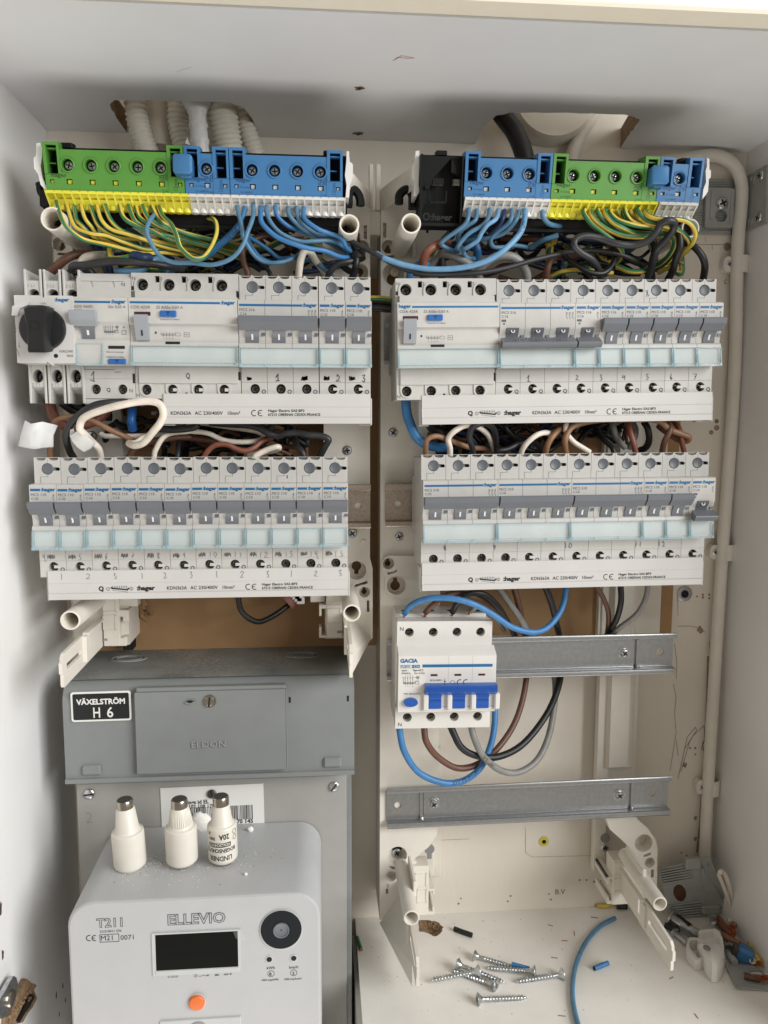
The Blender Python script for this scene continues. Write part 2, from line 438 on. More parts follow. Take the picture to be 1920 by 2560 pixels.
# cut edges show raw chipboard
nf = len(mb.f)-n0
for i in range(n0):
    if 2 <= i < n0-3: mb.m[nf+i] = 1
mb.mi = 0
struct(mb.build('ceiling', [M['ceilb'], M['wood']], org=(0, 0, ZC)))
# cabinet floor with the broken-out hole
sx0 = at(888, 2300, 0).x
hole = [PZ('n', x, y, ZF) for x, y in [(560, 1265), (640, 1258), (700, 1262), (760, 1275), (820, 1290), (850, 1325), (885, 1355), (870, 1400), (850, 1440), (800, 1480), (740, 1470), (690, 1440), (630, 1425), (560, 1410)]]
hole = jag([(p.x, p.y) for p in hole]+[(hole[0].x, hole[0].y)], .5, 3, 9)[:-1]
mb = MB(); mb.box(sx0-3, sx0+12, YF+4, -.3, ZF-260, ZF-16.2); struct(mb.build('cabinet_partition', M['shelf'], org=(sx0, 0, ZF-260)))
mb = MB(); mb.prism([(sx0, YF-30), (XR, YF-30), (XR, -.2), (sx0, -.2)], ZF-16, ZF, 'z', holes=[hole])
fl = struct(mb.build('cabinet_floor', M['shelf'], org=(0, 0, ZF)))
rn = random.Random(5); mb = MB()
cx = sum(p[0] for p in hole)/len(hole); cy = sum(p[1] for p in hole)/len(hole)
ringp = [[(cx+(p[0]-cx)*k+rn.uniform(-.6, .6)*(k < 1), cy+(p[1]-cy)*k+rn.uniform(-.6, .6)*(k < 1), ZF-.3-(1-k)*4+rn.uniform(-.8, .8)*(k < 1)) for p in hole] for k in (1.0, .85, .65, .4, .15)]
n = len(hole); vs = [p for r_ in ringp for p in r_]; fs = []
for j in range(4):
    for i in range(n): fs.append((j*n+i, j*n+(i+1) % n, (j+1)*n+(i+1) % n, (j+1)*n+i))
fs.append(tuple(4*n+i for i in range(n))); mb.add(vs, fs)
mb.build('broken_chipboard', M['wood'], parent=fl, org=(0, 0, ZF))
mb = MB(); mb.box(XL-60, XR+60, YF-20, YF-1.5, ZC, ZC+150, 1.5); struct(mb.build('front_fascia', M['fascia'], org=(0, YF, ZC)))
# scars and screw holes in the ceiling
def blot(name, c, r, m, parent, seed, org, nrm='z', sq=1.0, label=None):
    rn = random.Random(seed); vs = [c]; k = 13
    for i in range(k):
        a = 2*pi*i/k; q = r*rn.uniform(.55, 1.15)
        d = {'z': Vector((cos(a)*q, sin(a)*q*sq, 0)), 'y': Vector((cos(a)*q, 0, sin(a)*q*sq)), 'x': Vector((0, cos(a)*q, sin(a)*q*sq))}[nrm]
        vs.append(Vector(c)+d)
    mb = MB(); mb.add(vs, [(0, i+1, (i+1) % k+1) for i in range(k)])
    return mb.build(name, m, parent=parent, org=org)
ceil_o = bpy.data.objects['ceiling']; wall_o = bpy.data.objects['back_wall']
rw = bpy.data.objects['right_cabinet_wall']; lw = bpy.data.objects['left_cabinet_wall']
for x, y, r_ in ((1553, 380, 4.2), (1548, 577, 4.6)):
    c = PZ('A', x, y, ZC); c.z -= .15
    blot('splintered_screw_hole', c, r_, M['wood'], ceil_o, int(x), (0, 0, ZC), sq=.9)
    c2 = c.copy(); c2.z -= .15; blot('screw_hole', c2, r_*.4, M['dark'], ceil_o, int(x)+1, (0, 0, ZC))
mb = MB()
for w, L in (('B', [(40, 262), (60, 246), (100, 252), (130, 250), (100, 244), (75, 240), (50, 256)]), ('A', [(762, 310), (790, 300), (828, 290)]), ('B', [(985, 432), (1015, 420)])):
    q = [PZ(w, x, y, ZC) for x, y in L]; mb.stroke(q, .55 if w == 'B' and L[0][0] < 100 else .25, nrm=(0, 0, -1), th=.15, mi=0 if w == 'B' else 1)
mb.build('scratches', [M['scuff'], M['cup']], parent=ceil_o, org=(0, 0, ZC))
# ---------------------------------------------------------------- marks on the back wall
mb = MB()
for w, x, y in [('H', 845, 968), ('H', 875, 968), ('H', 908, 975), ('H', 936, 971), ('H', 547, 1037), ('H', 535, 1060), ('H', 713, 1028), ('H', 721, 1052),
                ('H', 332, 1048), ('H', 322, 1070), ('H', 1285, 850), ('H', 1308, 862), ('H', 1322, 398), ('H', 1345, 398), ('H', 1345, 425), ('F', 1352, 676), ('F', 1378, 668), ('F', 1378, 680), ('F', 1405, 668), ('F', 1405, 684),
                ('j', 1055, 1520), ('D', 1437, 714), ('D', 1437, 742), ('D', 1414, 762)]:
    c = P(w, x, y, -.15); rr = {'j': 3.2}.get(w, 1.1)
    if w == 'D': rr = 2.4
    mb.prism(circ(c.x, c.z, rr*random.uniform(.8, 1.1), 9), -.15, -.05, 'y')
mb.build('nail_hole', M['rust'], parent=wall_o, org=(0, 0, ZF))
def wstroke(name, w, Ls, wd, m, Y=-.1, parent=wall_o, org=(0, 0, ZF)):
    mb = MB()
    for L in Ls: mb.stroke([P(w, x, y, Y) for x, y in L], wd, th=.1)
    return mb.build(name, m, parent=parent, org=org)
wstroke('pencil_scribble', 'H', [[(1270, 528), (1290, 440), (1310, 350), (1345, 308), (1350, 320), (1320, 370), (1282, 500)], [(1300, 400), (1335, 345), (1382, 300), (1385, 330), (1385, 420), (1375, 380), (1390, 350), (1370, 400), (1388, 410)]], .5, M['pencil'])
wstroke('plaster_crack', 'H', [[(1250, 120), (1262, 180), (1255, 250), (1262, 330), (1248, 420), (1235, 495)], [(1262, 360), (1270, 430)]], .45, M['rust'])
wstroke('plaster_crack', 'F', [[(1268, 660), (1270, 760)], [(1270, 805), (1320, 803), (1360, 812), (1385, 830)], [(1255, 880), (1265, 960), (1262, 1030)], [(1405, 870), (1405, 900)]], .5, M['rust'])
wstroke('plaster_crack', 'j', [[(580, 1480), (700, 1490), (850, 1492), (1000, 1490)], [(830, 1490), (835, 1560)], [(725, 1380), (740, 1440)]], .4, M['rust'])
wstroke('pencil_scribble', 'd', [[(1505, 615), (1490, 635), (1495, 655), (1510, 650)]], .5, M['pencil'])
wstroke('painted_panel_line', 'H', [[(250, 795), (370, 790)], [(610, 740), (612, 850), (640, 868), (900, 862)]], .35, M['rust'])
mb = MB(); c = P('H', 738, 1030, -.2); mb.text('B.V', c.x, -.2, c.z, 7.0); mb.build('pencilled_initials', M['pencil'], parent=wall_o, org=(0, 0, ZF))
mb = MB(); L1 = [(1400, 0), (1395, 200), (1388, 420), (1378, 560), (1368, 700), (1352, 850)]
for a, b in zip(L1[:-1], L1[1:]):
    p, q = P('H', *a, -.2), P('H', *b, -.2); wd = random.uniform(.7, 1.5)
    mb.add([(p.x-wd, -.2, p.z), (p.x+wd, -.2, p.z), (q.x+wd, -.2, q.z), (q.x-wd, -.2, q.z)], [(0, 1, 2, 3)])
mb.build('sealant_stain', M['rust'], parent=wall_o, org=(0, 0, ZF))
for x, y, r_ in ((1300, 470, 2.6), (1365, 820, 3), (1345, 700, 2), (1345, 790, 2)):
    c = P('H' if y != 820 else 'F', x, y, -.25); blot('paint_chip', c, r_, M['rust'], wall_o, x, (0, 0, ZF), 'y', 1.3)
# yellow plug in the wall
t = thing('wall_plug', 'small yellow wall plug low in the cream wall below the bottom rail', 'wall plug', P('H', 690, 800, 0))
mb = MB(); mb.lathe([(4.6, 0), (4.6, .6), (3.2, 1.0)], (0, 0, 0), (0, -1, 0), 18); mb.build('rim', M['leafy'], t)
mb = MB(); mb.lathe([(2.0, 1.02), (1.8, 1.1)], (0, 0, 0), (0, -1, 0), 12); mb.build('bore', M['dark'], t)
# two eyelets beside the right lower row
for x, y, rr, lb in ((1297, 664, 6.8, 'larger zinc washer sunk in the wall right of the lower right breaker row'), (1212, 676, 6.2, 'smaller dull eyelet half hidden behind the corner of the lower right busbar cover')):
    c = P('F', x, y, 0); t = thing('washer', lb, 'washer', c, 'washers in the wall')
    mb = MB(); mb.lathe([(rr, 0), (rr, 1.0), (rr-1, 1.5), (3.6, 1.5), (3.2, .3)], (0, 0, 0), (0, -1, 0), 24); mb.build('flange', M['zinc'] if rr > 6.5 else M['cream'], t)
    mb = MB(); mb.lathe([(3.3, .1), (3.3, .35)], (0, 0, 0), (0, -1, 0), 16); mb.build('bore', M['dark'], t)
# hardboard behind the frames
mdf = [P('A', 330, 700, -6), P('D', 1300, -40, -6), P('F', 1255, 700, -6), P('F', 1250, 822, -6)]
z0 = at(950, 1586, -6).z; x1 = at(1688, 1300, -6).x; x0 = at(210, 1200, -6).x
mb = MB(); brk = [(x0, 60), (x0, -195), (x1, -195+0), (x1, 100), (x1-40, 118), (x0+80, 118)]
zl = at(1690, 1586, -6).z
brk = [(x0, 60), (x0, -188.5), (at(940, 1500, -6).x, -188.5), (at(940, 1500, -6).x, z0), (x1, zl), (x1, 118), (x0, 118)]
mb.prism(brk, -8, -1, 'y'); hb = mb.build('hardboard_panel', M['mdf'], org=(0, -8, -188)); tag(hb, 'brown hardboard sheet fixed to the wall behind both plastic frames', 'backing board')
# torn corner of the board at lower left
mb = MB(); rn = random.Random(3)
pl = [P('q', x, y, -9-rn.uniform(0, 3)) for x, y in [(1170, 110), (1260, 120), (1330, 230), (1340, 290), (1250, 300), (1300, 420), (1330, 480), (1220, 400), (1180, 250)]]
c = sum(pl, Vector())/len(pl); c.y = -13; mb.add([c]+pl, [(0, i+1, (i+1) % len(pl)+1) for i in range(len(pl))])
mb.build('torn_flap', M['mdf'], parent=hb, org=(0, -8, -188))
mb = MB(); rn = random.Random(4)
for k in range(9):
    c = P('q', 1250+rn.uniform(0, 130), 260+rn.uniform(0, 120), -11); mb.lathe([(rn.uniform(.8, 2.0), 0), (.5, 1.6)], c, (rn.uniform(-1, 1), -1, rn.uniform(-1, 1)), 6)
mb.build('torn_fibres', M['wood'], parent=hb, org=(0, -8, -188))
# black gap between frame and board at lower left, dark lead in behind
# ================================================================ right conduit with clips
cp = [P('B', 1150, 705, -14), P('B', 1280, 690, -12), P('B', 1400, 672, -10), P('B', 1470, 684, -9), P('B', 1520, 725, -9), P('B', 1545, 800, -9), P('B', 1543, 900, -9), P('B', 1532, 1010, -9), P('D', 1525, 60, -9), P('D', 1518, 420, -9), P('D', 1495, 830, -9), P('F', 1462, 480, -9), P('H', 1430, 60, -9), P('H', 1408, 430, -9), P('H', 1392, 720, -9), P('H', 1386, 900, -9)]
mb = MB(); mb.tube(catmull(cp, 8), 5.2, 14); tag(mb.build('conduit', M['conduit'], org=cp[-1]), 'cream cable conduit bending at the top and running down the right of the wall', 'conduit')
for (w, x, y), lb in (((('D'), 1520, 45), 'top'), ((('F'), 1460, 478), 'middle'), ((('H'), 1400, 548), 'bottom')):
    c = P(w, x, y, 0); t = thing('conduit_clip', {'top': 'cream saddle clip holding the conduit beside the upper right breaker row', 'middle': 'cream saddle clip holding the conduit beside the lower right breaker row', 'bottom': 'cream saddle clip holding the conduit beside the bottom steel rail'}[lb], 'conduit clip', c, 'saddle clips along the conduit')
    mb = MB(); ar = [(-7.6, 0)]+[(7.0*cos(a)-.2, -6.5-7.6*sin(a)) for a in [pi-pi*i/10 for i in range(11)]]+[(7.0, 0)]
    inn = [(5.6, 0)]+[(5.6*cos(a), -6.5-6.0*sin(a)) for a in [pi*i/10 for i in range(11)]]+[(-5.8, 0)]
    mb.prism(ar+inn, -7, 7, 'z'); mb.build('saddle', M['conduit'], t)
    mb = MB(); mb.prism(rrect(-15, -6.6, -6.5, 6.5, 4.5), -8, -.3, 'y'); mb.build('foot', M['conduit'], t)
    mb = MB(); screw_head(mb, -10.5, -8, 0, 2.3, 0, 1, .5, d=.8); mb.build('screw', [M['screw'], M['dark']], t)
# ================================================================ things seen through the ceiling cut-outs
def corr(pts, r, lb, pitch=3.4, nm='corrugated_conduit'):
    path = catmull(pts, 26); L = sum((path[i+1]-path[i]).length for i in range(len(path)-1))
    # resample
    n = int(L/pitch*5); o = []; acc = [0]
    for i in range(len(path)-1): acc.append(acc[-1]+(path[i+1]-path[i]).length)
    j = 0
    for i in range(n+1):
        d = L*i/n
        while j < len(acc)-2 and acc[j+1] < d: j += 1
        t = (d-acc[j])/max(1e-6, acc[j+1]-acc[j]); o.append(path[j].lerp(path[j+1], t))
    mb = MB(); mb.tube(o, r, 16, rf=lambda t: 1-.13*(.5+.5*cos(2*pi*t*L/pitch)))
    tag(mb.build(nm, M['flex'], org=pts[-1], ang=60), lb, 'conduit', 'corrugated conduits coming down through the left cut-out')
corr([P('A', 575, 250, -34), P('A', 585, 440, -34), P('A', 600, 540, -32), P('A', 640, 660, -30), P('A', 700, 760, -28)], 8.6, 'leftmost corrugated cream conduit at the edge of the left ceiling cut-out')
corr([P('A', 765, 250, -28), P('A', 770, 440, -28), P('A', 772, 540, -26), P('A', 800, 660, -24), P('A', 830, 760, -22)], 8.4, 'shaded corrugated cream conduit just left of the white-taped cable')
corr([P('A', 950, 250, -42), P('A', 958, 445, -42), P('A', 972, 550, -40), P('A', 990, 660, -36), P('A', 1000, 800, -30), P('A', 1020, 980, -22)], 11.2, 'thickest corrugated cream conduit, just right of the white-taped cable')
corr([P('A', 1035, 250, -26), P('A', 1040, 460, -26), P('A', 1062, 560, -24), P('A', 1100, 670, -22), P('A', 1130, 760, -20)], 8.2, 'rightmost corrugated cream conduit beside the ragged chipboard edge')
corr([P('A', 898, 250, -14), P('A', 900, 440, -14), P('A', 905, 640, -12), P('A', 930, 900, -12), P('A', 960, 1050, -12)], 7.5, 'corrugated cream conduit half hidden behind the white-taped cable')
# plain pipe
mb = MB(); mb.tube(catmull([P('A', 672, 250, -12), P('A', 675, 450, -12), P('A', 690, 640, -12)], 8), 11, 16); tag(mb.build('smooth_pipe', M['conduit'], org=P('A', 690, 640, -12)), 'smooth cream pipe between the two left corrugated conduits', 'pipe')
# taped cable
pth = [P('A', 850, 260, -50), P('A', 850, 440, -50), P('A', 852, 490, -50), P('A', 858, 560, -49), P('A', 866, 640, -48), P('A', 872, 720, -46)]
mb = MB(); rn = random.Random(8)
mb.tube(catmull(pth, 8), 10, 14, rf=lambda t: (1.0 if t < .22 else (1-.35*min(1, (t-.22)/.16)))*(1+.05*sin(t*37)+.04*sin(t*71)))
o = mb.build('taped_cable', M['tape'], org=pth[-1]); tag(o, 'cable wrapped in white tape hanging through the left ceiling cut-out', 'cable')
q = [P('A', x, y, -57.5) for x, y in [(800, 620), (808, 592), (822, 628)]]
mb = MB(); mb.add(q+[p+Vector((0, 1, 0)) for p in q], [(0, 1, 2), (3, 5, 4), (0, 1, 4, 3), (1, 2, 5, 4)]); mb.build('loose_tape_end', M['tape'], parent=o, org=pth[-1])
# black mains cable, grey conduit, round box
mb = MB(); pp = [P('B', 420, 330, -30), P('B', 500, 480, -30), P('B', 565, 570, -28), P('B', 608, 680, -26), P('B', 625, 800, -24)]
mb.tube(catmull(pp, 8), 7.4, 14); tag(mb.build('mains_cable', M['wblack'], org=pp[-1]), 'thick black mains cable curving down through the right ceiling cut-out', 'cable')
pp = [P('B', 960, 380, -10), P('B', 900, 500, -9), P('B', 850, 580, -8), P('B', 815, 660, -8), P('B', 800, 760, -8)]
mb = MB(); mb.tube(catmull(pp, 8), 5.5, 12); tag(mb.build('wall_conduit', M['conduit'], org=pp[-1]), 'cream conduit slanting down the wall beside the round box', 'conduit')
c = P('B', 712, 440, 0)
t = thing('junction_box', 'round cream junction box on the wall seen through the right ceiling cut-out', 'junction box', c)
mb = MB(); mb.lathe([(36, 0), (36, 13), (34.5, 16)], (0, 0, 0), (0, -1, 0), 40); mb.build('base', M['conduit'], t)
mb = MB(); mb.lathe([(34.8, 16.05), (33, 19), (20, 20.5)], (0, 0, 0), (0, -1, 0), 40); mb.build('lid', M['conduit'], t)
# ================================================================ modular devices
# local frame of a device: x right from its left edge, y into the wall from the shoulder plane, z up from its bottom edge
PW = 17.7
ZT = 83.0
def seam_step(mb, x):
    a = -12.0; y0 = -.06
    mb.box(x+8.85, x+9.15, y0, .5, a-1.3, a); mb.box(x+3.9, x+9.15, y0, .5, a-1.5, a-1.25); mb.box(x+3.9, x+4.15, y0, .5, -18.7, a-1.4)
    mb.box(x+8.9, x+9.05, y0, .5, -3.6, -1.2)
STROKES = {'0': [[(.5, 1), (.1, .7), (.1, .3), (.5, 0), (.9, .3), (.9, .7), (.5, 1)]], '1': [[(.45, 1), (.5, .5), (.45, 0)]],
 '1f': [[(.1, .6), (.5, 1), (.45, 0)], [(.0, 0), (.9, .02)]], '2': [[(.1, .75), (.4, 1), (.75, .75), (.6, .4), (.1, .02), (.95, .05)]],
 '3': [[(.1, .95), (.7, 1), (.35, .6), (.8, .35), (.6, 0), (.15, .05)]], '4': [[(.2, 1), (.1, .5), (.7, .55)], [(.75, 1), (.7, .3), (.8, -.3), (1.1, -.35)]],
 '4b': [[(.15, .9), (.1, .45), (.6, .5), (.8, .8), (.65, .1), (.95, 0)]], '5': [[(.85, 1), (.3, .95), (.3, .6), (.75, .45), (.65, .05), (.1, 0)]],
 '6': [[(.7, 1), (.3, .6), (.2, .2), (.5, 0), (.75, .25), (.5, .45), (.25, .3)]], '7': [[(.1, .95), (.85, 1), (.5, 0)], [(.25, .5), (.85, .5)]],
 '7b': [[(.2, .4), (.9, .55)], [(.8, 1), (.4, 0)]], '8': [[(.5, .5), (.2, .8), (.5, 1), (.8, .8), (.4, .4), (.25, .1), (.55, 0), (.75, .2), (.5, .5)]],
 '9': [[(.75, .7), (.45, .95), (.25, .7), (.5, .5), (.75, .7), (.7, 0)]], 'x': [[(.1, .9), (.9, .1)], [(.8, 1), (.3, .0)]],
 '/': [[(.4, 1), (.2, .6), (.3, .0)]], 'o': [[(.5, .8), (.35, .3), (.55, .2), (.6, .6), (.5, .8)]]}
def hand(mb, s, x, z, h, w=.35, y=-.12, seed=0):
    """pencilled figures; '#' is a scribbled-out word"""
    rn = random.Random(seed+hash_s(s)); cx = x
    toks = []
    for tk in s.split(' '): toks.append(tk)
    for tk in toks:
        if tk == '#':
            pts = []
            for k in range(13): pts.append((cx+k/13*h*1.3+rn.uniform(-.3, .3), y, z+h*(.5+(.5 if k % 2 else -.4)*rn.uniform(.4, 1))))
            mb.stroke(pts, w*1.3); cx += h*1.7
        elif tk == '_': cx += h*1.1
        else:
            for L in STROKES[tk]:
                mb.stroke([(cx+(a*.62+rn.uniform(-.09, .09))*h, y, z+(b+rn.uniform(-.08, .08))*h) for a, b in L], w)
            cx += h*.95
def hash_s(s): return sum(ord(c)*(i+3) for i, c in enumerate(s))
def front_profile(top=-18.7, bot=-64.5):
    return [(0, top+.2), (-10.2, top), (-11, top-.8), (-11, -36.0), (-10.2, -38), (-8.2, -41), (-7.2, -44), (-7.0, -47.6), (-8.6, -48.4), (-9.2, -49.4), (-9.2, -51), (-7.6, -51.8), (-8.8, bot+.6), (-8.4, bot), (0, bot)]
def logo(mb, x, z, size, y=-11.14, mi=0, bold=.02, sx=1.0):
    mb.fit(':hager', x, y, z, 9.4 if size < 3.15 else 9.6, 2.35, mi, .045)
def dev_window(t, x0, x1, top=-51.4, bot=-64.6, n=1):
    """clear label cover with its frame ribs; the pane leans outward"""
    mb = MB((0, 0, ZT)); mb.prism([(-8.0, top-.5), (-8.15, top-.4), (-9.35, bot+2), (-9.0, bot+2)], x0+1.2, x1-1.2, 'x'); mb.build('label_strip', M['paper'], t)
    mb = MB((0, 0, ZT)); mb.prism([(-9.3, top), (-9.9, top+.1), (-11.3, bot+1), (-10.7, bot+1)], x0+.5, x1-.5, 'x'); pane = mb.build('label_window', M['glass'], t)
    mb = MB((0, 0, ZT))
    pr = [(-8.6, top+.1), (-10.3, top+.1), (-11.8, bot+.3), (-11.6, bot-.3), (-8.6, bot-.2)]
    mb.prism(pr, x0+.15, x0+.95, 'x'); mb.prism(pr, x1-.95, x1-.15, 'x')
    mb.box(x0+.15, x1-.15, -11.75, -10.2, bot-.2, bot+.7); mb.box(x0+.6, x1-.6, -11.2, -10.7, bot+1.0, bot+1.4)
    mb.box(x0+.9, x1-.9, -10.3, -9.5, top-.15, top+.25)
    for k in range(1, n):
        xx = x0+k*(x1-x0)/n; mb.box(xx-1.0, xx+1.0, -12.0, -10.8, bot-.2, bot+1.8, .2)
    for xx in (x0+1.0, x1-1.0): mb.box(xx-1.0, xx+1.0, -12.2, -11.2, bot-.1, bot+2.0, .25)
    mb.build('frame', M['glassedge'], pane)
def mcb(n=1, on=True, code='110', three=False, fork=None, rating='C10', lead=True, dy=0.0):
    """n joined breaker modules. fork: list of bools, a busbar fork in each lower terminal"""
    t = thing('circuit_breaker', 'x', 'circuit breaker', (0, 0, 0)); w = n*PW; g = .12
    fork = fork or [True]*n
    # case: back block, scalloped front plate, bowed front
    mb = MB((0, 0, ZT))
    mb.box(g, w-g, 3, 44, -70.5, -2.6, .4); mb.box(g, w-g, 8, 44, -ZT, -70, .4); mb.box(g, w-g, 40, 60, -66, -19, .4)
    for k in range(n):
        x = k*PW; o = [(x+g, -18.9), (x+PW-g, -18.9), (x+PW-g, -.1), (x+PW-1.4, -.1), (x+PW-1.6, -1.0)]
        for c in (13.0, 4.6):
            o += [(x+c+3.2*cos(a), -1.0-1.25*sin(a)) for a in [pi*i/7 for i in range(8)]]
            if c == 13.0: o += [(x+9.5, -1.0), (x+9.4, -.1), (x+8.2, -.1), (x+8.1, -1.0)]
        o += [(x+1.4, -1.0), (x+1.2, -.1), (x+g, -.1)]
        slot = [(x+13.1, -9.1)]+[(x+16.2+.9*cos(a), -8.0+1.1*sin(a)) for a in [-pi/2+pi*i/5 for i in range(6)]]+[(x+13.1, -6.9)]
        hole = [(x+8.9+3.95*cos(a), -7.8+3.95*sin(a)) for a in [pi*.09+2*pi*.91*i/19 for i in range(20)]]
        hole = [(x+8.9+3.95*cos(a), -7.8+3.95*sin(a)) for a in [.285+(2*pi-.57)*i/19 for i in range(20)]]
        hl_ = hole+[(x+16.2+.9*cos(a), -8.0+1.15*sin(a)) for a in [-pi/2+pi*i/5 for i in range(6)]]
        mb.prism(o, 0, 3, 'y', holes=[hl_])
        # lower shoulder
        mb.prism(rect(x+g, x+PW-g, -71.4, -64.3), 2.2, 5, 'y')
        mb.prism(rect(x+g, x+PW-g, -ZT+.1, -71.5), 2.6, 8, 'y', holes=[circ(x+9.2, -75.9, 3.35, 18)])
        mb.prism(front_profile(), x+g, x+PW-g, 'x')
        mb.box(x+g, x+PW-g, 2.6, 4, -.4, -.05)
    body = mb.build('case', M['white'], t)
    mb = MB((0, 0, ZT))
    for k in range(n):
        x = k*PW
        for c in (13.0, 4.6): mb.prism([(x+c+3.1*cos(a), 3.1+8*sin(a)) for a in [pi*i/8 for i in range(9)]], -2.5, -1.5, 'z')
    mb.build('terminal_funnels', M['cup'], t)
    mb = MB((0, 0, ZT))
    for k in range(n): seam_step(mb, k*PW)
    mb.build('case_seams', M['greyprint'], t)
    for k in range(n):
        x = k*PW; mb = MB((0, 0, ZT))
        mb.lathe([(3.75, 2.6), (3.75, .5), (3.2, .15), (2.2, .55), (0.01, .7)][::-1] if False else [(3.75, -2.6), (3.75, -.35), (3.35, -.05), (2.4, -.35), (.6, -.5)], (x+8.9, 0, -7.8), (0, -1, 0), 20)
        mb.box(x+12.3, x+13.9, .3, 2.6, -9.0, -6.9, .15)
        mb.build('terminal_cap', M['disc'], t)
        mb = MB((0, 0, ZT)); mb.box(x+12.4, x+17.3, 2.5, 2.95, -9.6, -6.4)
        mb.box(x+4.6, x+13.2, 2.6, 2.95, -12, -3.6); mb.build('slot_recess', M['dark'], t)
        # lower screw
        mb = MB((0, 0, ZT)); mb.mi = 0; mb.cyl((x+9.2, 7.9, -75.9), (0, -1, 0), 3.3, .1, 16, mi=1)
        screw_head(mb, x+9.2, 7.7, -75.9, 2.7, 0, 1, .4+k*.7, d=1.8); mb.build('terminal_screw', [M['screwd'], M['dark']], t)
        if fork[k]:
            mb = MB((0, 0, ZT)); mb.box(x+9.4, x+13.0, 2.45, 4.2, -76.9, -74.9, .15); mb.build('busbar_fork', M['white2'], t)
    dev_window(t, 0, w, n=n)
    # toggle(s)
    for k in range(n):
        x = k*PW+4.9
        mb = MB((0, 0, ZT)); z1, z2 = (-38.9, -48.0) if on else (-36.4, -44)
        mb.prism([(-7, z1), (-11.6, z1), (-10.4, z1-2.6), (-8.3, z1-5.0), (-7.7, z2), (-7, z2)], x, x+8.4, 'x'); mb.mi = 1
        ys = -9.8 if on else -10.2
        if on: mb.prism([(-10.1, z1-2.9), (-8.55, z1-5.0), (-8.15, z1-6.9), (-8.0, z1-6.9), (-8.3, z1-5)][::1], x+3.5, x+4.6, 'x')
        else: mb.lathe([(1.45, 0), (1.45, .15), (.85, .15), (.85, 0)], (x+4.2, -10.9, z1-2.2), (0, -1, .3), 14, 1, caps=False)
        mb.build('toggle_stem', [M['lever'], M['paperw']], t)
        mb = MB((0, 0, ZT)); mb.box(x+10.2, x+12.6, -8.6, -8.2+.2, -43.2, -41.2, .1); mb.build('state_flag', M['disc'], t)
    mb = MB((0, 0, ZT))
    if on: pr = [(-11.2, -30.6), (-17.4, -30.4), (-17.9, -31.0), (-17.2, -34.6), (-12.4, -39.6), (-11, -39.6)]
    else: pr = [(-10.8, -43.4), (-16.6, -46.8), (-17.6, -47.2), (-17.8, -47.9), (-15.8, -50.8), (-15.0, -51.2), (-10.5, -50.2)]
    mb.prism(pr, .55, w-.55, 'x')
    if n > 1:
        for k in range(7):
            xx = w*.22+k*4.9
            if xx < w*.78: mb.box(xx, xx+.3, pr[1][0]-.25, pr[1][0]+1, pr[0][1]-2.2, pr[0][1]-.2)
    mb.build('toggle_lever', M['lever'], t)
    # print
    mb = MB((0, 0, ZT)); mb.mi = 0; y = -11.12
    if n == 1: mb.box(.8, 7.2, y, -11, -23.2, -21.5); logo(mb, 7.7, -23.2, 3.0)
    else: mb.box(.9, w-10.6, y, -11, -23.2, -21.7); logo(mb, w-10.4, -23.2, 3.2)
    mb.mi = 1; mb.fit('MCS '+code, .9, y, -26.6, 10.2, 1.95); mb.fit(rating, 1.1, y, -29.3, 4.6, 1.85)
    for k in range(3 if n > 1 else 1):
        xx = w-2.6-2.1*k; mb.text('1'if k == 0 else '3', xx-.3, y, -26.6, 1.2); mb.box(xx+.5, xx+.9, y, -11, -27.0, -25.4); mb.stroke([(xx, y, -28.0), (xx+1.2, y, -30.2)], .22, th=.02); mb.stroke([(xx, y, -27.2), (xx+.9, y, -27.8)], .2, th=.02)
    if not on:
        mb.box(1.1, 4.3, y, -11, -32.2, -30.6); mb.box(2.2, 3.4, y, -11, -34.2, -33.0)
    mb.box(w-.1, w, y+.3, -8, -36, -19)
    for k in range(n): mb.text('Q', k*PW+13.6, 2.45, -79.0, 3.8, 1, .03)
    if n > 1:
        for k in range(1, n): mb.box(k*PW-.08, k*PW+.08, -11.06, -8, -36, -19)
    mb.build('front_print', [M['blueprint'], M['greyprint']], t)
    return t
def zmap(t):
    ks = [(-200, -200), (-83, -83), (-71.5, -71.2), (-64.6, -61.6), (-18.6, -17.6), (-12, -12), (50, 50)]
    for ch in kids(t):
        for me in [ch.data]+[g.data for g in kids(ch)]:
            if me.get('zm'): continue
            me['zm'] = 1
            for v in me.vertices:
                z = v.co.z*1000-83
                for (a, a2), (b, b2) in zip(ks[:-1], ks[1:]):
                    if a <= z < b: v.co.z = (a2+(z-a)*(b2-a2)/(b-a)+83)*.001; break
def place(t, row, x, label, group, dz=0.0, dyy=0.0):
    """put device t at x mm along a row"""
    zmap(t)
    o, a = row; p = Vector(o)+Vector((cos(a)*x, dyy, sin(a)*x))+Vector((0, 0, -ZT+dz))
    t.location = W(p); t.rotation_euler = (0, -a, 0); t['label'] = label; t['group'] = group
    return t
def rowline(p, q, Y):
    a = at(*p, Y); b = at(*q, Y); return (a, math.atan2(b.z-a.z, b.x-a.x)), (b-a).length
# rows: origin = top left corner of the shoulder plane
LL = ((-193.6, -114.0, -22.7), .0006)        # lower left, 12 modules
RL = ((71.9, -109.0, -21.4), .0092)          # lower right, 12
RU0, L_ = rowline((960+495*S, 640+100*S), (960+1447*S, 640+99*S), -110)
RU = (RU0[0], RU0[1])                        # upper right, from the first small breaker, 9 modules
LU0, L_ = rowline((598, 687.5), (925.5, 693.5), -114)
LU = (LU0[0], LU0[1]+.004)
def lrow(i): return i*PW
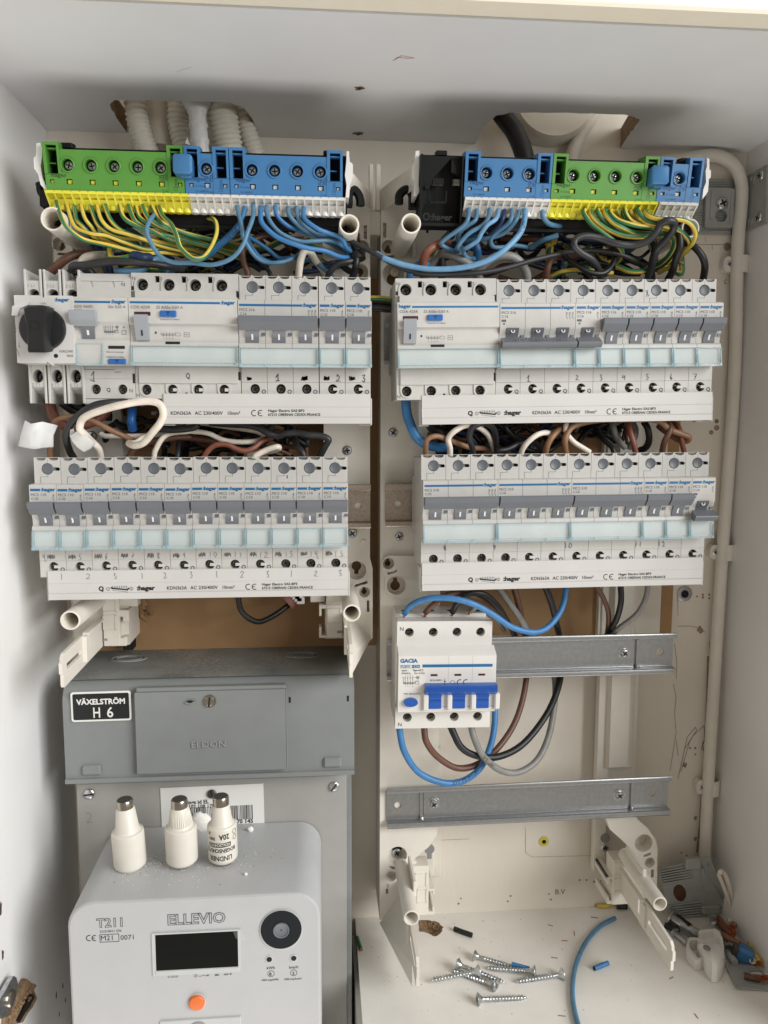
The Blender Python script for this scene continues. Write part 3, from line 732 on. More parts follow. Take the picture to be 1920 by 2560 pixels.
# scribbled figures on the strip above the lower screws, as a part of each breaker
def scrawl(t, s, x=1.5, z=-70.6, h=4.0, w=.4, m='pencil', seed=0, extra=None):
    mb = MB((0, 0, ZT)); hand(mb, s, x, z, h, w, 2.1, seed)
    if extra: hand(mb, *extra)
    return mb.build('handwritten_figures', M[m], t)
G_LL = 'breakers in the lower left row'
t0 = mcb(1, True, '110', fork=[True]); zmap(t0)
cache_kids(t0)
t0s = mcb(1, True, '110', fork=[False]); zmap(t0s); cache_kids(t0s)
t0off = mcb(1, False, '110', fork=[True]); zmap(t0off); cache_kids(t0off)
used = {}
def single(kind):
    src = {'fork': t0, 'screw': t0s, 'off': t0off}[kind]
    if kind not in used: used[kind] = 1; return src
    return dup(src, (0, 0, 0), 'x')
nums = ['4 #', '# 5', '# 6', '# 7b', '# 8', '# 9', '# 1 0', '# 1 1', '# 1 2', '# 1 3', '# 1 4', '# / 5']
say = ['four', 'five', 'six', 'seven', 'eight', 'nine', 'ten', 'eleven', 'twelve', 'thirteen', 'fourteen', 'fifteen']
wob = [0, -.5, .1, .5, .2, -.3, .5, .3, .1, .1, .2, .3]
for i in range(12):
    t = single('screw' if i >= 9 else 'fork')
    ex = ', leftmost' if i == 0 else (', rightmost' if i == 11 else '')
    place(t, LL, i*PW, 'single breaker in the lower left row, figure %s pencilled below it%s' % (say[i], ex), G_LL, dz=wob[i]*.5, dyy=0)
    scrawl(t, nums[i], seed=i, x=2.0, h=3.8, w=.24)
    if i == 9: mb = MB((0, 0, ZT)); hand(mb, 'o', 10.2, -15.2, 3.0, .4, -.1); mb.build('pencil_mark', M['pencil'], t)
    if i % 5 == 1: pass
G_RL = 'breakers in the lower right row'
for j, (x, fk, s1, lb) in enumerate([(0, [False]*3, '_ _ _ _ 8', 'three-module breaker at the left end of the lower right row, eight pencilled below'),
                              (3, [False, True, True], '9', 'three-module breaker in the lower right row with nine pencilled at its lower left corner'),
                              (6, [True]*3, '1 0', 'three-module breaker in the lower right row with ten pencilled at its lower left corner')]):
    t = mcb(3, True, '310', fork=fk); place(t, RL, x*PW, lb, G_RL); scrawl(t, s1, x=-.5 if j else 0.5, h=3.6, z=-69.4)
for j, (x, kd, s1, lb) in enumerate([(9, 'fork', '1 1', 'single breaker in the lower right row with eleven pencilled below, switched on'), (10, 'fork', '1 2', 'single breaker in the lower right row with twelve pencilled below, switched on'), (11, 'off', '', 'single breaker switched off at the right end of the lower right row')]):
    t = single(kd); place(t, RL, x*PW, lb, G_RL)
    if s1: scrawl(t, s1, x=-.5, h=3.6, z=-69.4)
G_RU = 'breakers in the upper right row'
t = mcb(3, False, '316', fork=[True]*3, rating='C16'); place(t, RU, 0, 'three-module breaker switched off in the upper right row, beside the wide residual current switch', G_RU); scrawl(t, '1f', x=PW+5, h=4, z=-70.5)
t = mcb(1, False, '116', fork=[True], rating='C16'); place(t, RU, 3*PW, 'single breaker switched off in the upper right row with two pencilled below', G_RU); scrawl(t, '2', x=5, h=3.6, z=-70)
t = mcb(1, True, '116', fork=[True], rating='C16'); place(t, RU, 4*PW, 'single breaker in the upper right row with three pencilled below, first with its lever up', G_RU); scrawl(t, '3', x=4.5, h=4, z=-70.5)
for k in range(4):
    t = single('fork'); place(t, RU, (5+k)*PW, 'single breaker in the upper right row with %s pencilled below%s' % (('four', 'five', 'six', 'seven')[k], ' and a cross above' if k == 1 else (', rightmost' if k == 3 else '')), G_RU)
    scrawl(t, ['4b', '5', '6', '7'][k], x=3.6, h=3.8, z=-70.3)
    if k == 1: mb = MB((0, 0, ZT)); hand(mb, 'x', .6, -12.0, 4.6, .3, -.1); mb.build('pencil_cross', M['pencil'], t)
G_LU = 'breakers in the upper left row'
t = mcb(3, True, '316', fork=[False]*3, rating='C16'); place(t, LU, 0, 'three-module breaker in the upper left row with a large 1 written below its middle', G_LU)
mb = MB((0, 0, ZT)); hand(mb, '#', 4.2, -70, 2.2, .5, 2.1, 1); hand(mb, '1f', PW+6, -70.3, 4.4, .55, 2.1, 2); hand(mb, '#', 2*PW+6, -70, 3.0, .7, 2.1, 3); mb.build('handwritten_figures', M['pen'], t)
for k in range(2):
    t = single('fork'); place(t, LU, (3+k)*PW+.35+k*.1, 'single breaker in the upper left row with a %s written below its window%s' % (('two', 'three')[k], ('', ', rightmost')[k]), G_LU)
    mb = MB((0, 0, ZT)); hand(mb, '#', 3, -70, 3.0, .5, 2.1, k); hand(mb, '23'[k], 11.5, -70.6, 4.4, .45, 2.1, 2); mb.build('handwritten_figures', M['pen'], t)

# ---------------------------------------------------------------- four-module residual current switch
def circuit_print(mb, x, z, k=1.0, y=-8.3):
    """small schematic diagram"""
    def L(p): mb.stroke([(x+a*k, y, z+b*k) for a, b in p], .22, th=.02)
    for i in range(4):
        L([(1.6+i*2, 4.6), (1.6+i*2, 3.0)]); L([(1.0+i*2, 3.6), (1.6+i*2, 2.0), (1.6+i*2, -2.6)]); mb.text(str(2*i+1), x+(1.2+i*2)*k, y-.02, z+4.8*k, 1.3*k)
        mb.text(str(2*i+2), x+(1.2+i*2)*k, y-.02, z-4.2*k, 1.3*k)
    L([(0, 3.5), (0, -1.2), (1.0, -1.2), (9.5, -1.2), (9.5, .6), (12, .6), (12, 2)]); L([(.5, -.6), (9, -.6)]); L([(.5, -1.8), (9, -1.8)]); L([(.5, -.6), (.5, -1.8)])
    L([(0, 3.5), (-.8, 4.2)]); L([(8.5, 3.4), (13.4, 3.4)]); L([(10.6, 2.4), (12.4, 2.4), (12.4, 4.4), (10.6, 4.4), (10.6, 2.4)]); L([(11.5, 2.4), (11.5, 4.4)]); L([(9.6, -.2), (12.6, -.2), (12.6, -2), (9.6, -2), (9.6, -.2)])
def rcd_parts(t, w, npole, rcd4=True, flip=False, code='CDS 425R'):
    g = .12; step = w/npole
    mb = MB((0, 0, ZT))
    mb.box(g, w-g, 6.2, 44, -70.5, -.6, .4); mb.box(g, w-g, 8, 44, -ZT, -70, .4); mb.box(g, w-g, 40, 60, -66, -19, .4)
    xs = [7.2+i*17.4 for i in range(4)]
    holes = [circ(x, -7.8, 3.9, 18) for x in xs]+[rect(x+8.4, x+11.4, -6.2, -2.0) for x in xs[:3]]
    mb.prism(rect(g, w-g, -12.3, -.1), -.2, 6.2, 'y', holes=holes)
    for x in xs:  # raised collar round each terminal
        mb.prism([(x-5.3, -12.3)]+[(x+5.3*cos(a), -7.8+5.3*sin(a)) for a in [pi-pi*i/9 for i in range(10)]]+[(x+5.3, -12.3)], -.9, -.1, 'y', holes=[circ(x, -7.8, 3.95, 18)])
    mb.prism([(-2.0, -12.0), (-2.2, -12.4), (-2.2, -18.8), (1, -18.8), (1, -12)], 2.6, w-1.2, 'x'); mb.box(g, w-g, 1, 4, -18.8, -12)
    fp = [(0, -18.5), (-10.4, -18.7), (-11, -19.3), (-11, -36.2), (-8.4, -37.2), (-8.2, -48.2), (-9.3, -48.9), (-9.4, -50.9), (-7.6, -51.7), (-8.8, -64), (-8.4, -64.5), (0, -64.5)]
    mb.prism(fp, g, w-g, 'x')
    mb.box(2.6, w-1.2, .4, 7, -73.0, -64.3, .3); mb.box(g, w-g, 2.2, 7, -73, -64.4)
    hb_ = [circ(x, -77.2, 3.5, 18) for x in xs]
    mb.prism(rect(g, w-g, -ZT, -72.9), 2.0, 8, 'y', holes=hb_)
    for x in xs:
        mb.prism([(x+4.6, -73.2), (x+4.6, -77.2)]+[(x+4.6*cos(a), -77.2+4.6*sin(a)) for a in [-pi*i/9 for i in range(1, 9)]]+[(x-4.6, -77.2), (x-4.6, -73.2)], 1.2, 2.1, 'y', holes=[circ(x, -77.2, 3.5, 18)])
    mb.build('case', M['white'], t)
    mb = MB((0, 0, ZT))
    for x in xs[:3]: mb.box(x+8.6, x+11.2, 5.4, 6.1, -6.0, -2.2)
    mb.box(.2, 1.6, -.26, 1, -11.5, -8.8); mb.box(w-1.5, w-.2, -2.3, 1, -16, -11.5); mb.box(w-1.6, w-.2, .3, 2.3, -71, -67)
    for x in (xs[1]+8.4,): mb.box(x, x+1.6, 1.9, 3, -82, -79)
    mb.build('slot_recess', M['dark'], t)
    for i, x in enumerate(xs):
        mb = MB((0, 0, ZT)); mb.cyl((x, 6.05, -7.8), (0, -1, 0), 3.85, .1, 16, mi=1); screw_head(mb, x+.3, 5.9, -7.9, 2.9, 0, 1, .3+i, d=1.6)
        mb.build('terminal_screw', [M['screwd'], M['dark']], t)
        mb = MB((0, 0, ZT)); mb.cyl((x, 7.9, -77.2), (0, -1, 0), 3.45, .1, 16, mi=1); screw_head(mb, x, 7.6, -77.2, 3.0, 0, 1, .6+i, d=2.4)
        mb.build('terminal_screw', [M['screwd'], M['dark']], t)
        if not flip and i > 0:
            mb = MB((0, 0, ZT)); mb.box(x+.2, x+4.4, 1.6, 3.4, -78.3, -76.2, .15); mb.build('busbar_fork', M['white2'], t)
    dev_window(t, .2, w-.2)
    mb = MB((0, 0, ZT)); lx = 4.0
    mb.prism([(-8, -32.2), (-14.6, -30.6), (-15.4, -31.2), (-13.2, -39.2), (-10.2, -47.4), (-8, -47.6)], lx, lx+8.8, 'x')
    mb.build('toggle_lever', M['leverl'], t)
    mb = MB((0, 0, ZT)); mb.prism([(-12.85, -41.0), (-11.65, -44.6), (-11.4, -44.6), (-12.6, -41)], lx+4, lx+5, 'x'); mb.build('toggle_mark', M['blackprint'], t)
    mb = MB((0, 0, ZT)); mb.box(lx-.3, lx+10.2, -11.3, -10, -31.0, -28.4, .2); mb.build('status_flag', M['winred'], t)
    mb = MB((0, 0, ZT)); mb.box(lx+16.5, lx+27, -12.9, -10.5, -31.8, -27.6, .5); b = mb.build('test_button', M['btn'], t)
    mb = MB((0, 0, ZT)); mb.box(lx+20.4, lx+23.2, -13.05, -12.8, -28.9, -28.5); mb.box(lx+21.6, lx+22, -13.05, -12.8, -30.9, -28.6); mb.build('test_mark', M['blackprint'], b)
    mb = MB((0, 0, ZT)); mb.box(lx+19, lx+28.4, -9.6, -8, -50.0, -48.2, .1); mb.box(lx+12.2, lx+13.2, -8.6, -8.1, -42.8, -41.4); mb.build('status_slot', M['dark'], t)
    mb = MB((0, 0, ZT)); y = -11.12
    if flip: mb.mi = 0; mb.fit('hager', .9, y, -22.6, 8.6, 2.3, 0, .045); mb.box(10.2, w-1, y, -11, -22.7, -21.4)
    else: mb.box(1, w-11.4, y, -11, -22.8, -21.4); logo(mb, w-10.9, -22.8, 3.1)
    mb.mi = 1; mb.fit(code, 1.4, y, -26.2, 12.8, 1.9); mb.fit('25 A/I\u0394n 0,03 A', 17.8, y, -26.2, 17.4, 1.9)
    mb.text('Testez par 6 | m\u00e5nad', 20.0, y, -33.8, 1.5)
    circuit_print(mb, 20, -42.2, 1.0); mb.text('A', 35.6, -8.35, -40.0, 2.6); mb.stroke([(35, -8.3, -44.8), (38.4, -8.3, -44.8), (38.4, -8.3, -41.8), (35, -8.3, -41.8), (35, -8.3, -44.8)], .25, th=.02); mb.stroke([(35.3, -8.3, -43.6), (36.2, -8.3, -42.6), (37, -8.3, -43.8), (38.1, -8.3, -42.8)], .3, th=.02)
    for i, sx_ in enumerate(xs): mb.text(['N', '3', '5', '7'][i], sx_-6.7 if i == 0 else sx_-6.0, -.3, -4.8, 3.2)
    for i, sx_ in enumerate(xs): mb.text(['N', '4', '6', '8'][i], sx_-6.9, 1.9, -82.0, 3.2)
    if not flip: mb.text('Q', w*.5-1.5, .3, -70.2, 3.6, 1, .03)
    mb.build('front_print', [M['blueprint'], M['greyprint']], t)
t = thing('residual_current_switch', 'x', 'residual current switch', (0, 0, 0)); rcd_parts(t, 4*PW, 4, code='CDS 425R')
place(t, LU, -4*PW-.2, 'wide four-module residual current switch with blue test button in the upper left row', 'wide residual current switches', dz=.6)
t = thing('residual_current_switch', 'x', 'residual current switch', (0, 0, 0)); rcd_parts(t, 4*PW-.2, 4, flip=True, code='CDA 425R')
place(t, RU, -4*PW, 'wide four-module residual current switch at the left end of the upper right row', 'wide residual current switches', dz=.6)
# ---------------------------------------------------------------- two-module combined breaker
t = thing('residual_current_breaker', 'x', 'residual current breaker', (0, 0, 0)); w = 2*PW; g = .12
mb = MB((0, 0, ZT)); mb.box(g, w-g, 5, 44, -70, -3, .4); mb.box(g, w-g, 8, 44, -ZT, -69.8, .4); mb.box(g, w-g, 40, 60, -66, -19, .4)
mb.prism([(0, -4.4), (3.4, -.4), (9, -.2), (9, -3), (6, -19), (0, -19)], g, w-g, 'x')
for x in (0.3, 16.5, 32): mb.prism([(3, -1.4), (12, .6), (14, .6), (14, -3), (3, -3)], x, x+2.2, 'x')
mb.prism(rect(g, w-g, -19, -4.3), -.5, 1, 'y', holes=[[(8.4, -10), (8.4, -8.2), (9.2, -6.2), (10, -6.2), (10.8, -8.2), (10.8, -10)], [(22.4, -10), (22.4, -8.2), (23.2, -6.2), (24, -6.2), (24.8, -8.2), (24.8, -10)]])
fp = [(0, -18.5), (-10.4, -18.7), (-11, -19.3), (-11, -35.2), (-8.8, -37.2), (-8.2, -46.6), (-9.3, -47.9), (-9.4, -64), (-8.4, -64.5), (0, -64.5)]
mb.prism(fp, g, w-g, 'x'); mb.box(g, w-g, 2.2, 7, -70.5, -64.4)
mb.prism(rect(g, w-g, -ZT, -70.4), 2.2, 8, 'y', holes=[circ(9, -77, 3.3), circ(26.6, -77, 3.3)]); mb.box(g+1, w-g, 2, 30, -ZT-3.6, -ZT-.4, .3)
mb.build('case', M['white'], t)
mb = MB((0, 0, ZT)); mb.box(8.5, 10.7, 1.05, 1.2, -10, -6); mb.box(22.5, 24.7, 1.05, 1.2, -10, -6); mb.box(w-1.6, w-.2, 1.9, 3, -73, -68); mb.box(.2, 1.2, 1.9, 3, -73, -69)
mb.box(21.4, 32, -9.7, -8, -53.4, -51.4, .1); mb.build('slot_recess', M['dark'], t)
for x in (9, 26.6):
    mb = MB((0, 0, ZT)); mb.cyl((x, 7.9, -77), (0, -1, 0), 3.25, .1, 16, mi=1); screw_head(mb, x, 7.6, -77, 2.8, 0, 1, .5, d=2.4); mb.build('terminal_screw', [M['screwd'], M['dark']], t)
dev_window(t, .4, 18.6, top=-50)
mb = MB((0, 0, ZT)); mb.prism([(-11.2, -29.2), (-17.2, -28.4), (-17.8, -29), (-16.4, -34.8), (-12.4, -38.6), (-11, -38.6)], -.9, 15.6, 'x'); mb.build('toggle_lever', M['leverl'], t)
mb = MB((0, 0, ZT)); mb.prism([(-8, -38.4), (-12, -38.4), (-10.4, -41), (-9.2, -44), (-8.8, -46.6), (-8, -46.6)], 4.8, 13, 'x', mi=0); mb.prism([(-10.5, -41), (-9.35, -44.2), (-9.2, -44.2), (-10.3, -41)], 8.1, 9.5, 'x', mi=1); mb.build('toggle_stem', [M['lever'], M['paperw']], t)
mb = MB((0, 0, ZT)); mb.box(21.2, 32.6, -10.9, -9, -64.0, -60.2, .5); b = mb.build('test_button', M['btn'], t)
mb = MB((0, 0, ZT)); mb.box(25.5, 28.3, -11.05, -10.8, -61.4, -61); mb.box(26.7, 27.1, -11.05, -10.8, -63.2, -61); mb.build('test_mark', M['blackprint'], b)
mb = MB((0, 0, ZT)); y = -11.12; mb.box(1.4, 24.2, y, -11, -22.9, -21.5); logo(mb, 24.7, -22.9, 3.1)
mb.mi = 1; mb.fit('ADS 960D', .9, y, -26.2, 12, 1.9); mb.fit('C10', .9, y, -28.6, 4.4, 1.8); mb.fit('I\u0394n 0,03 A', 22.6, y, -26.2, 11.2, 1.9)
circuit_print(mb, 19, -41, .72, -8.9); mb.text('A', 31, -8.9, -39.4, 2.2); mb.stroke([(30.4, -8.9, -43.4), (33, -8.9, -43.4), (33, -8.9, -41), (30.4, -8.9, -41), (30.4, -8.9, -43.4)], .25, th=.02)
mb.text('Fehlerstromanzeige', 20, -9.52, -56, 1.4); mb.text('halbj\u00e4hrlich bet\u00e4tigen', 19.6, -9.52, -59.4, 1.4)
mb.text('N', 29, -.62, -9, 3.4); mb.text('N', 31, 2.1, -79, 3.4); mb.text('Q', 16, 2.1, -78.4, 3.4, 1, .03); mb.box(3, 31, -.6, -.4, -6.1, -5.9); mb.box(2, 22, 2.0, 2.3, -66.2, -66.0); mb.box(22, 26, 2.0, 2.3, -67.4, -67.2)
mb.build('front_print', [M['blueprint'], M['greyprint']], t)
mb = MB((0, 0, ZT)); mb.stroke([(6.4, 2.1, -69.0), (8.2, 2.1, -67), (7.8, 2.1, -70.6), (8.3, 2.1, -72.0), (7.2, 2.1, -71.5), (5.6, 2.1, -71.0)], .35); mb.build('handwritten_figures', M['pen'], t)
place(t, LU, -6*PW-.3, 'two-module residual current breaker just right of the switch with the black rotary knob', 'x', dz=.6); del t['group']
# ---------------------------------------------------------------- rotary main switch
t = thing('rotary_switch', 'white main switch with a big black rotary knob, left end of upper left row', 'rotary switch', (0, 0, 0)); w = 2*PW+1
mb = MB((0, 0, ZT))
for k in range(3):
    x = 1.2+k*12.4
    for zt, zb, up in ((1, -19, 1), (-ZT-4, -64, 0)):
        z0, z1 = min(zt, zb), max(zt, zb)
        mb.box(x, x+1.5, 2, 30, z0, z1, .3); mb.box(x+9.9, x+11.4, 2, 30, z0, z1, .3)
        zc = -15.2 if up else -70.0
        zz = (-20, -6.6) if up else (-76, -64)
        mb.prism(rect(x+1.4, x+10, *zz), 3, 12, 'y', holes=[circ(x+5.7, zc, 3.5, 18)])
        mb.prism([(3, zz[1] if up else zz[0]), (3.2, zz[1]+.2 if up else zz[0]-.2), (28, 0 if up else -ZT-2), (28, -12 if up else -74)], x+1.4, x+10, 'x')
mb.box(2, 36, 12, 44, -80, -4); mb.box(2, 36, 40, 60, -66, -19)
mb.build('terminal_case', M['white'], t)
for k in range(3):
    for zc in (-15.2, -70.0):
        mb = MB((0, 0, ZT)); x = 6.9+k*12.4; mb.cyl((x, 11.9, zc), (0, -1, 0), 3.45, .1, 16, mi=1); screw_head(mb, x+.4, 11, zc-.3, 2.5, 0, 1, .4, d=1.4); mb.build('terminal_screw', [M['screwd'], M['dark']], t)
mb = MB((0, 0, ZT)); FX0 = -.4
mb.prism([(FX0, -64.2), (FX0, -19.2), (15.6, -19.2), (15.6, -20.6), (20.6, -20.6), (20.6, -19.2), (w-.4, -19.2), (w-.4, -64.2), (22.4, -64.6), (22.2, -65.6), (18, -63.2), (18, -64.4)], -12, 12, 'y')
mb.build('front_case', M['white2'], t)
mb = MB((0, 0, ZT)); mb.prism([(-1.4, -33), (-.6, -27), (4.4, -24.4), (10, -24.2), (9, -26), (4, -28.2), (2.2, -33)], -15, -11.9, 'y'); mb.build('lock_tab', M['white2'], t)
mb = MB((0, 0, ZT)); kx, kz = 17.0, -41.4
mb.lathe([(14.6, 0), (14.6, 2.2), (13.8, 3.4), (6, 4.2)], (kx, -12, kz), (0, -1, 0), 44); kb = mb.build('knob_disc', M['knob'], t)
mb = MB((0, 0, ZT)); bar = []
for yy, hw, zt, zb in ((-15, 7.2, -26.6, -56.8), (-25, 6.2, -27.6, -58.4), (-27, 5.2, -29, -58.6)):
    bar.append([(kx+a*hw, yy, z) for a, z in ((-1.16, zt-1.6), (-.7, zt), (.7, zt), (1.16, zt-1.6), (1.0, kz+3), (.86, kz-4), (.95, zb+1.4), (.85, zb), (-.85, zb), (-.95, zb+1.4), (-.86, kz-4), (-1.0, kz+3))])
vs = [p for L in bar for p in L]; n = 12; fs = [tuple(range(n)), tuple(2*n+i for i in range(n))]
for j in range(2): fs += [(j*n+i, j*n+(i+1) % n, (j+1)*n+(i+1) % n, (j+1)*n+i) for i in range(n)]
mb.add(vs, fs); mb.build('knob_grip', M['knob'], t, ang=40)
mb = MB((0, 0, ZT)); mb.prism(rrect(kx-3, kx+2.4, kz-2.2, kz+3.2, .5), -27.35, -26.8, 'y', holes=[rrect(kx-2.7, kx+2.1, kz-1.9, kz+2.9, .4)]); mb.box(kx-2.4, kx+2.6, -27.2, -26.6, -57.2, -56.6); mb.cyl((24.2, -11.9, -59.4), (0, -1, 0), 1.4, .2, 14); mb.build('grip_details', M['dark'], t)
mb = MB((0, 0, ZT)); mb.fit(':hager', 25, -12.1, -23, 9.2, 2.35, 0, .045); mb.mi = 1; mb.text('I ON', 15.6, -12.1, -25.2, 1.8); mb.fit('HAS340', 26.4, -12.1, -57.2, 8.8, 1.9); mb.fit('40A', 31, -12.1, -60.2, 4.4, 1.9)
mb.text('0 OFF', 0, 0, 0, 2.2, fr=((-.0, -12.1, -44), (0, 0, 1), (-1, 0, 0)))
mb.stroke([(1, -12, -60), (.4, -12, -56.5), (-.6, -12, -54.5)], .25, th=.1); mb.stroke([(1.3, -12, -50.5), (1.3, -12, -53), (.8, -12, -53.6), (1.8, -12, -53.6), (1.3, -12, -53)], .2, th=.1); mb.build('front_print', [M['blueprint'], M['greyprint']], t)
mb = MB((0, 0, ZT))
for k in range(3):
    mb.text(['1 L1', '3 L2', '5 L3'][k], 2.6+k*12.4+.4, 2.85, -10.6, 3.0); mb.text(['2 T1', '4 T2', '6 T3'][k], 2.6+k*12.4+.2, 2.85, -75.8, 3.0)
mb.build('embossed_marks', M['cup'], t)
place(t, LU, -8*PW-.4, t['label'], 'x', dz=1.2, dyy=-1); del t['group']

# ---------------------------------------------------------------- busbar covers under each row
def busbar(row, x0, x1, z0, h, Y, label, tx, name_from=0, pencil=None):
    o, a = row; org = Vector(o)+Vector((cos(a)*x0, 0, sin(a)*x0)); org.y = Y; org.z -= z0
    t = thing('busbar_cover', label, 'busbar', org, 'busbar covers under the breaker rows', (0, -a, 0)); w = x1-x0
    mb = MB(); mb.box(0, w, 0, 12, -h*.44, 0, .25); mb.box(0, w, .35, 12, -h*.78, -h*.44, .1); mb.box(0, w, -.1, 12, -h, -h*.78, .25)
    mb.build('cover', M['white2'], t)
    mb = MB(); mb.box(-1.4, 0, 2, 14, -h-.8, -3, .3); mb.box(-1.4, 6, 8, 14, -h-1.2, -h-.2, .2); mb.build('end_cap', M['white'], t)
    mb = MB(); mb.box(w, w+1.2, 1, 14, -h-.8, -3, .3); mb.box(w-8, w+1.2, 8, 14, -h-1.2, -h-.2, .2); mb.build('end_cap', M['white'], t)
    mb = MB(); zb = -h*.7; y = .22; s = 1
    L = [('Q', 0, 3.6, .05, 3.0), (':hager', 26.0, 12.6, .05, 3.0), ('KDN363A', 46.5, 14.0, .01, 2.4), ('AC 230/400V', 62.8, 19, .01, 2.4), ('10mm\u00b2', 84.6, 9, .01, 2.4)]
    for s_, dx, wd_, bd, cp_ in L:
        if dx >= name_from: mb.fit(s_, tx+dx, y, zb, wd_, cp_, 0, bd)
    mb.fit('Hager Electro SAS-BP3', tx+112.5, y, zb+2.0, 25, 1.75, 0, .02); mb.fit('67215 OBERNAI CEDEX-FRANCE', tx+112.5, y, zb-.7, 36, 1.75, 0, .02)
    if name_from > 26: mb.text('er', tx+26+7.5, y, zb, 4.6, 0, .05)
    for cx in (tx+103.2, tx+107.6):
        for k in range(10):
            a0 = pi*.35+k*pi*1.3/10; mb.stroke([(cx+1.9*cos(q), .34, zb+1.2+1.9*sin(q)) for q in (a0, a0+pi*.13)], .5, th=.1)
    mb.stroke([(tx+105.7, .34, zb+1.2), (tx+107.6, .34, zb+1.2)], .5, th=.1)
    if name_from == 0:
        for cx in (tx+6.4, tx+22.2):
            mb.prism(circ(cx, zb+1.2, 1.25, 14), .2, .34, 'y', holes=[circ(cx, zb+1.2, 1.05, 14)])
        mb.text('1', tx+6.0, y, zb+.5, 1.9); mb.text('2', tx+21.7, y, zb+.5, 1.9)
        mb.stroke([(tx+8.6, .34, zb+2.0), (tx+9.4, .34, zb+1.5), (tx+19.5, .34, zb+.4), (tx+20.4, .34, zb+1.4)], 1.0, th=.1)
        mb.stroke([(tx+9.4, .34, zb+.2), (tx+19.8, .34, zb-1.2)], .2, th=.1)
        for k in range(9): mb.box(tx+9.3+k*1.2, tx+9.6+k*1.2, .22, .34, zb+1.6, zb+3.2)
    mb.build('cover_print', M['blackprint'], t)
    if pencil:
        mb = MB()
        for q, xx in pencil: hand(mb, q, xx, -6.2, 4.2, .26, -.1, int(xx))
        mb.build('handwritten_figures', M['pencil'], t)
    return t
busbar(LL, 5.0, 212.6, 78.4, 20.6, -112.3, 'long white busbar cover under the lower left row, with pencilled figures along its top', 34, pencil=[(q, 8+i*PW+(0, .5, 1, 1.5, -.5, 0, 0, 0, 0, -1, -1.5, -2)[i]) for i, q in enumerate(['1', '2', '3']*4)])
busbar(RL, .6, 211.5, 78.2, 20.6, -107.5, 'long white busbar cover under the lower right row, above the loose four-pole breaker', 34)
busbar(RU, -53.2, 159.6, 79.4, 20.6, -108.7, 'long white busbar cover under the upper right row', 33)
p = P('C', 706, 598, -112); bx0 = p.x-LU[0].x
busbar(LU, bx0, 5*PW, 79.0, 20.6, -113.2, 'short white busbar cover under the upper left row, cut off behind a white wire loop', -42, name_from=40)
# ================================================================ four-pole breaker of another make
gr, gl = rowline((970+110*.1808, 1500+290*.1808), (970+1425*.1808, 1500+285*.1808), -93.5)
t = thing('four_pole_breaker', 'glossy white four-pole breaker with joined blue toggles, mounted alone left of the steel rails', 'circuit breaker', Vector(gr[0])+Vector((0, 0, -ZT)), None, (0, -gr[1]-.002, 0)); w = 72.0
mb = MB((0, 0, ZT)); mb.box(0, w, 8, 44, -ZT+.5, -.5, 1.0); mb.box(0, w, 40, 62, -64, -19, .5); mb.box(0, w-2, 14, 40, -3, 2.0, .6)
xs = [9.2+i*18.0 for i in range(4)]
mb.prism(rrect(0, w, -19, -.4, .6), 0, 8, 'y', holes=[circ(x, -8.8, 3.4, 18) for x in xs])
mb.prism([(0, -18.8), (-9.6, -23.4), (-10.2, -24.2), (-10.2, -66.6), (-9.4, -67.3), (0, -67.3)], 0.4, w+1.6, 'x')
mb.prism(rrect(-.3, w+.4, -ZT-.4, -66.5, .6), 0, 8, 'y', holes=[circ(x-.4, -74.8, 3.5, 18) for x in xs])
mb.build('case', M['gacia'], t)
mb = MB((0, 0, ZT))
for k in range(4): mb.box(19.4+k*17.9-.7 if k else 18.8, 22.8+k*17.9-(0 if k else .6), -13.6, -9.5, -64.6, -52, .9) if k else mb.box(19.0, 22.9, -13.4, -9.5, -64.6, -51.6, .6)
mb.box(18.6, w+1.2, -10.7, -10, -65.6, -63, .3); mb.build('toggle_guards', M['gacia'], t)
for i, x in enumerate(xs):
    for zz, dx in ((-8.8, 0), (-74.8, -.4)):
        mb = MB((0, 0, ZT)); mb.cyl((x+dx, 7.9, zz), (0, -1, 0), 3.35, .1, 16, mi=1); screw_head(mb, x+dx, 7.6, zz, 2.9, 0, 1, .1+i*.3, slot=True, d=2.6); mb.build('terminal_screw', [M['screwd'], M['dark']], t)
for k in range(3):
    mb = MB((0, 0, ZT)); mb.prism([(-10, -52.5), (-14, -52.5), (-12, -55), (-11.6, -58.8), (-12.2, -60), (-12, -63.8), (-10, -64)], 23.2+k*17.9, 32.6+k*17.9, 'x'); mb.box(23.2+k*17.9, 32.6+k*17.9, -12.4, -11.5, -58.4, -57.6)
    mb.build('toggle', M['gblue'], t)
mb = MB((0, 0, ZT)); z = -44.6
mb.prism([(-10, z), (-17, z), (-18, z-.8), (-18.2, z-4.4), (-14.5, z-7.6), (-10, z-7.6)], 20.2, w+1.4, 'x')
for k in range(6): mb.box(20.4, w+1.2, -18.35, -17.5, z-1.3-k*.62, z-1.05-k*.62)
mb.build('toggle_bar', M['gblue'], t)
for k, x in enumerate((24.4, 42.2, 60.2)):
    mb = MB((0, 0, ZT)); mb.box(x, x+5.2, -10.32, -10, -39.4, -37.8, .1); mb.build('status_flag', M['winred'], t)
mb = MB((0, 0, ZT)); mb.prism([(5.2*cos(a)*1.0+9.8, 3.2*sin(a)-58.6) for a in [2*pi*i/26 for i in range(26)]], -13, -10, 'y'); b = mb.build('test_button', M['gblue'], t)
mb = MB((0, 0, ZT)); mb.text('T', 8.9, -13.12, -60.4, 3.8); mb.build('test_mark', M['btn'], b)
mb = MB((0, 0, ZT)); y = -10.35
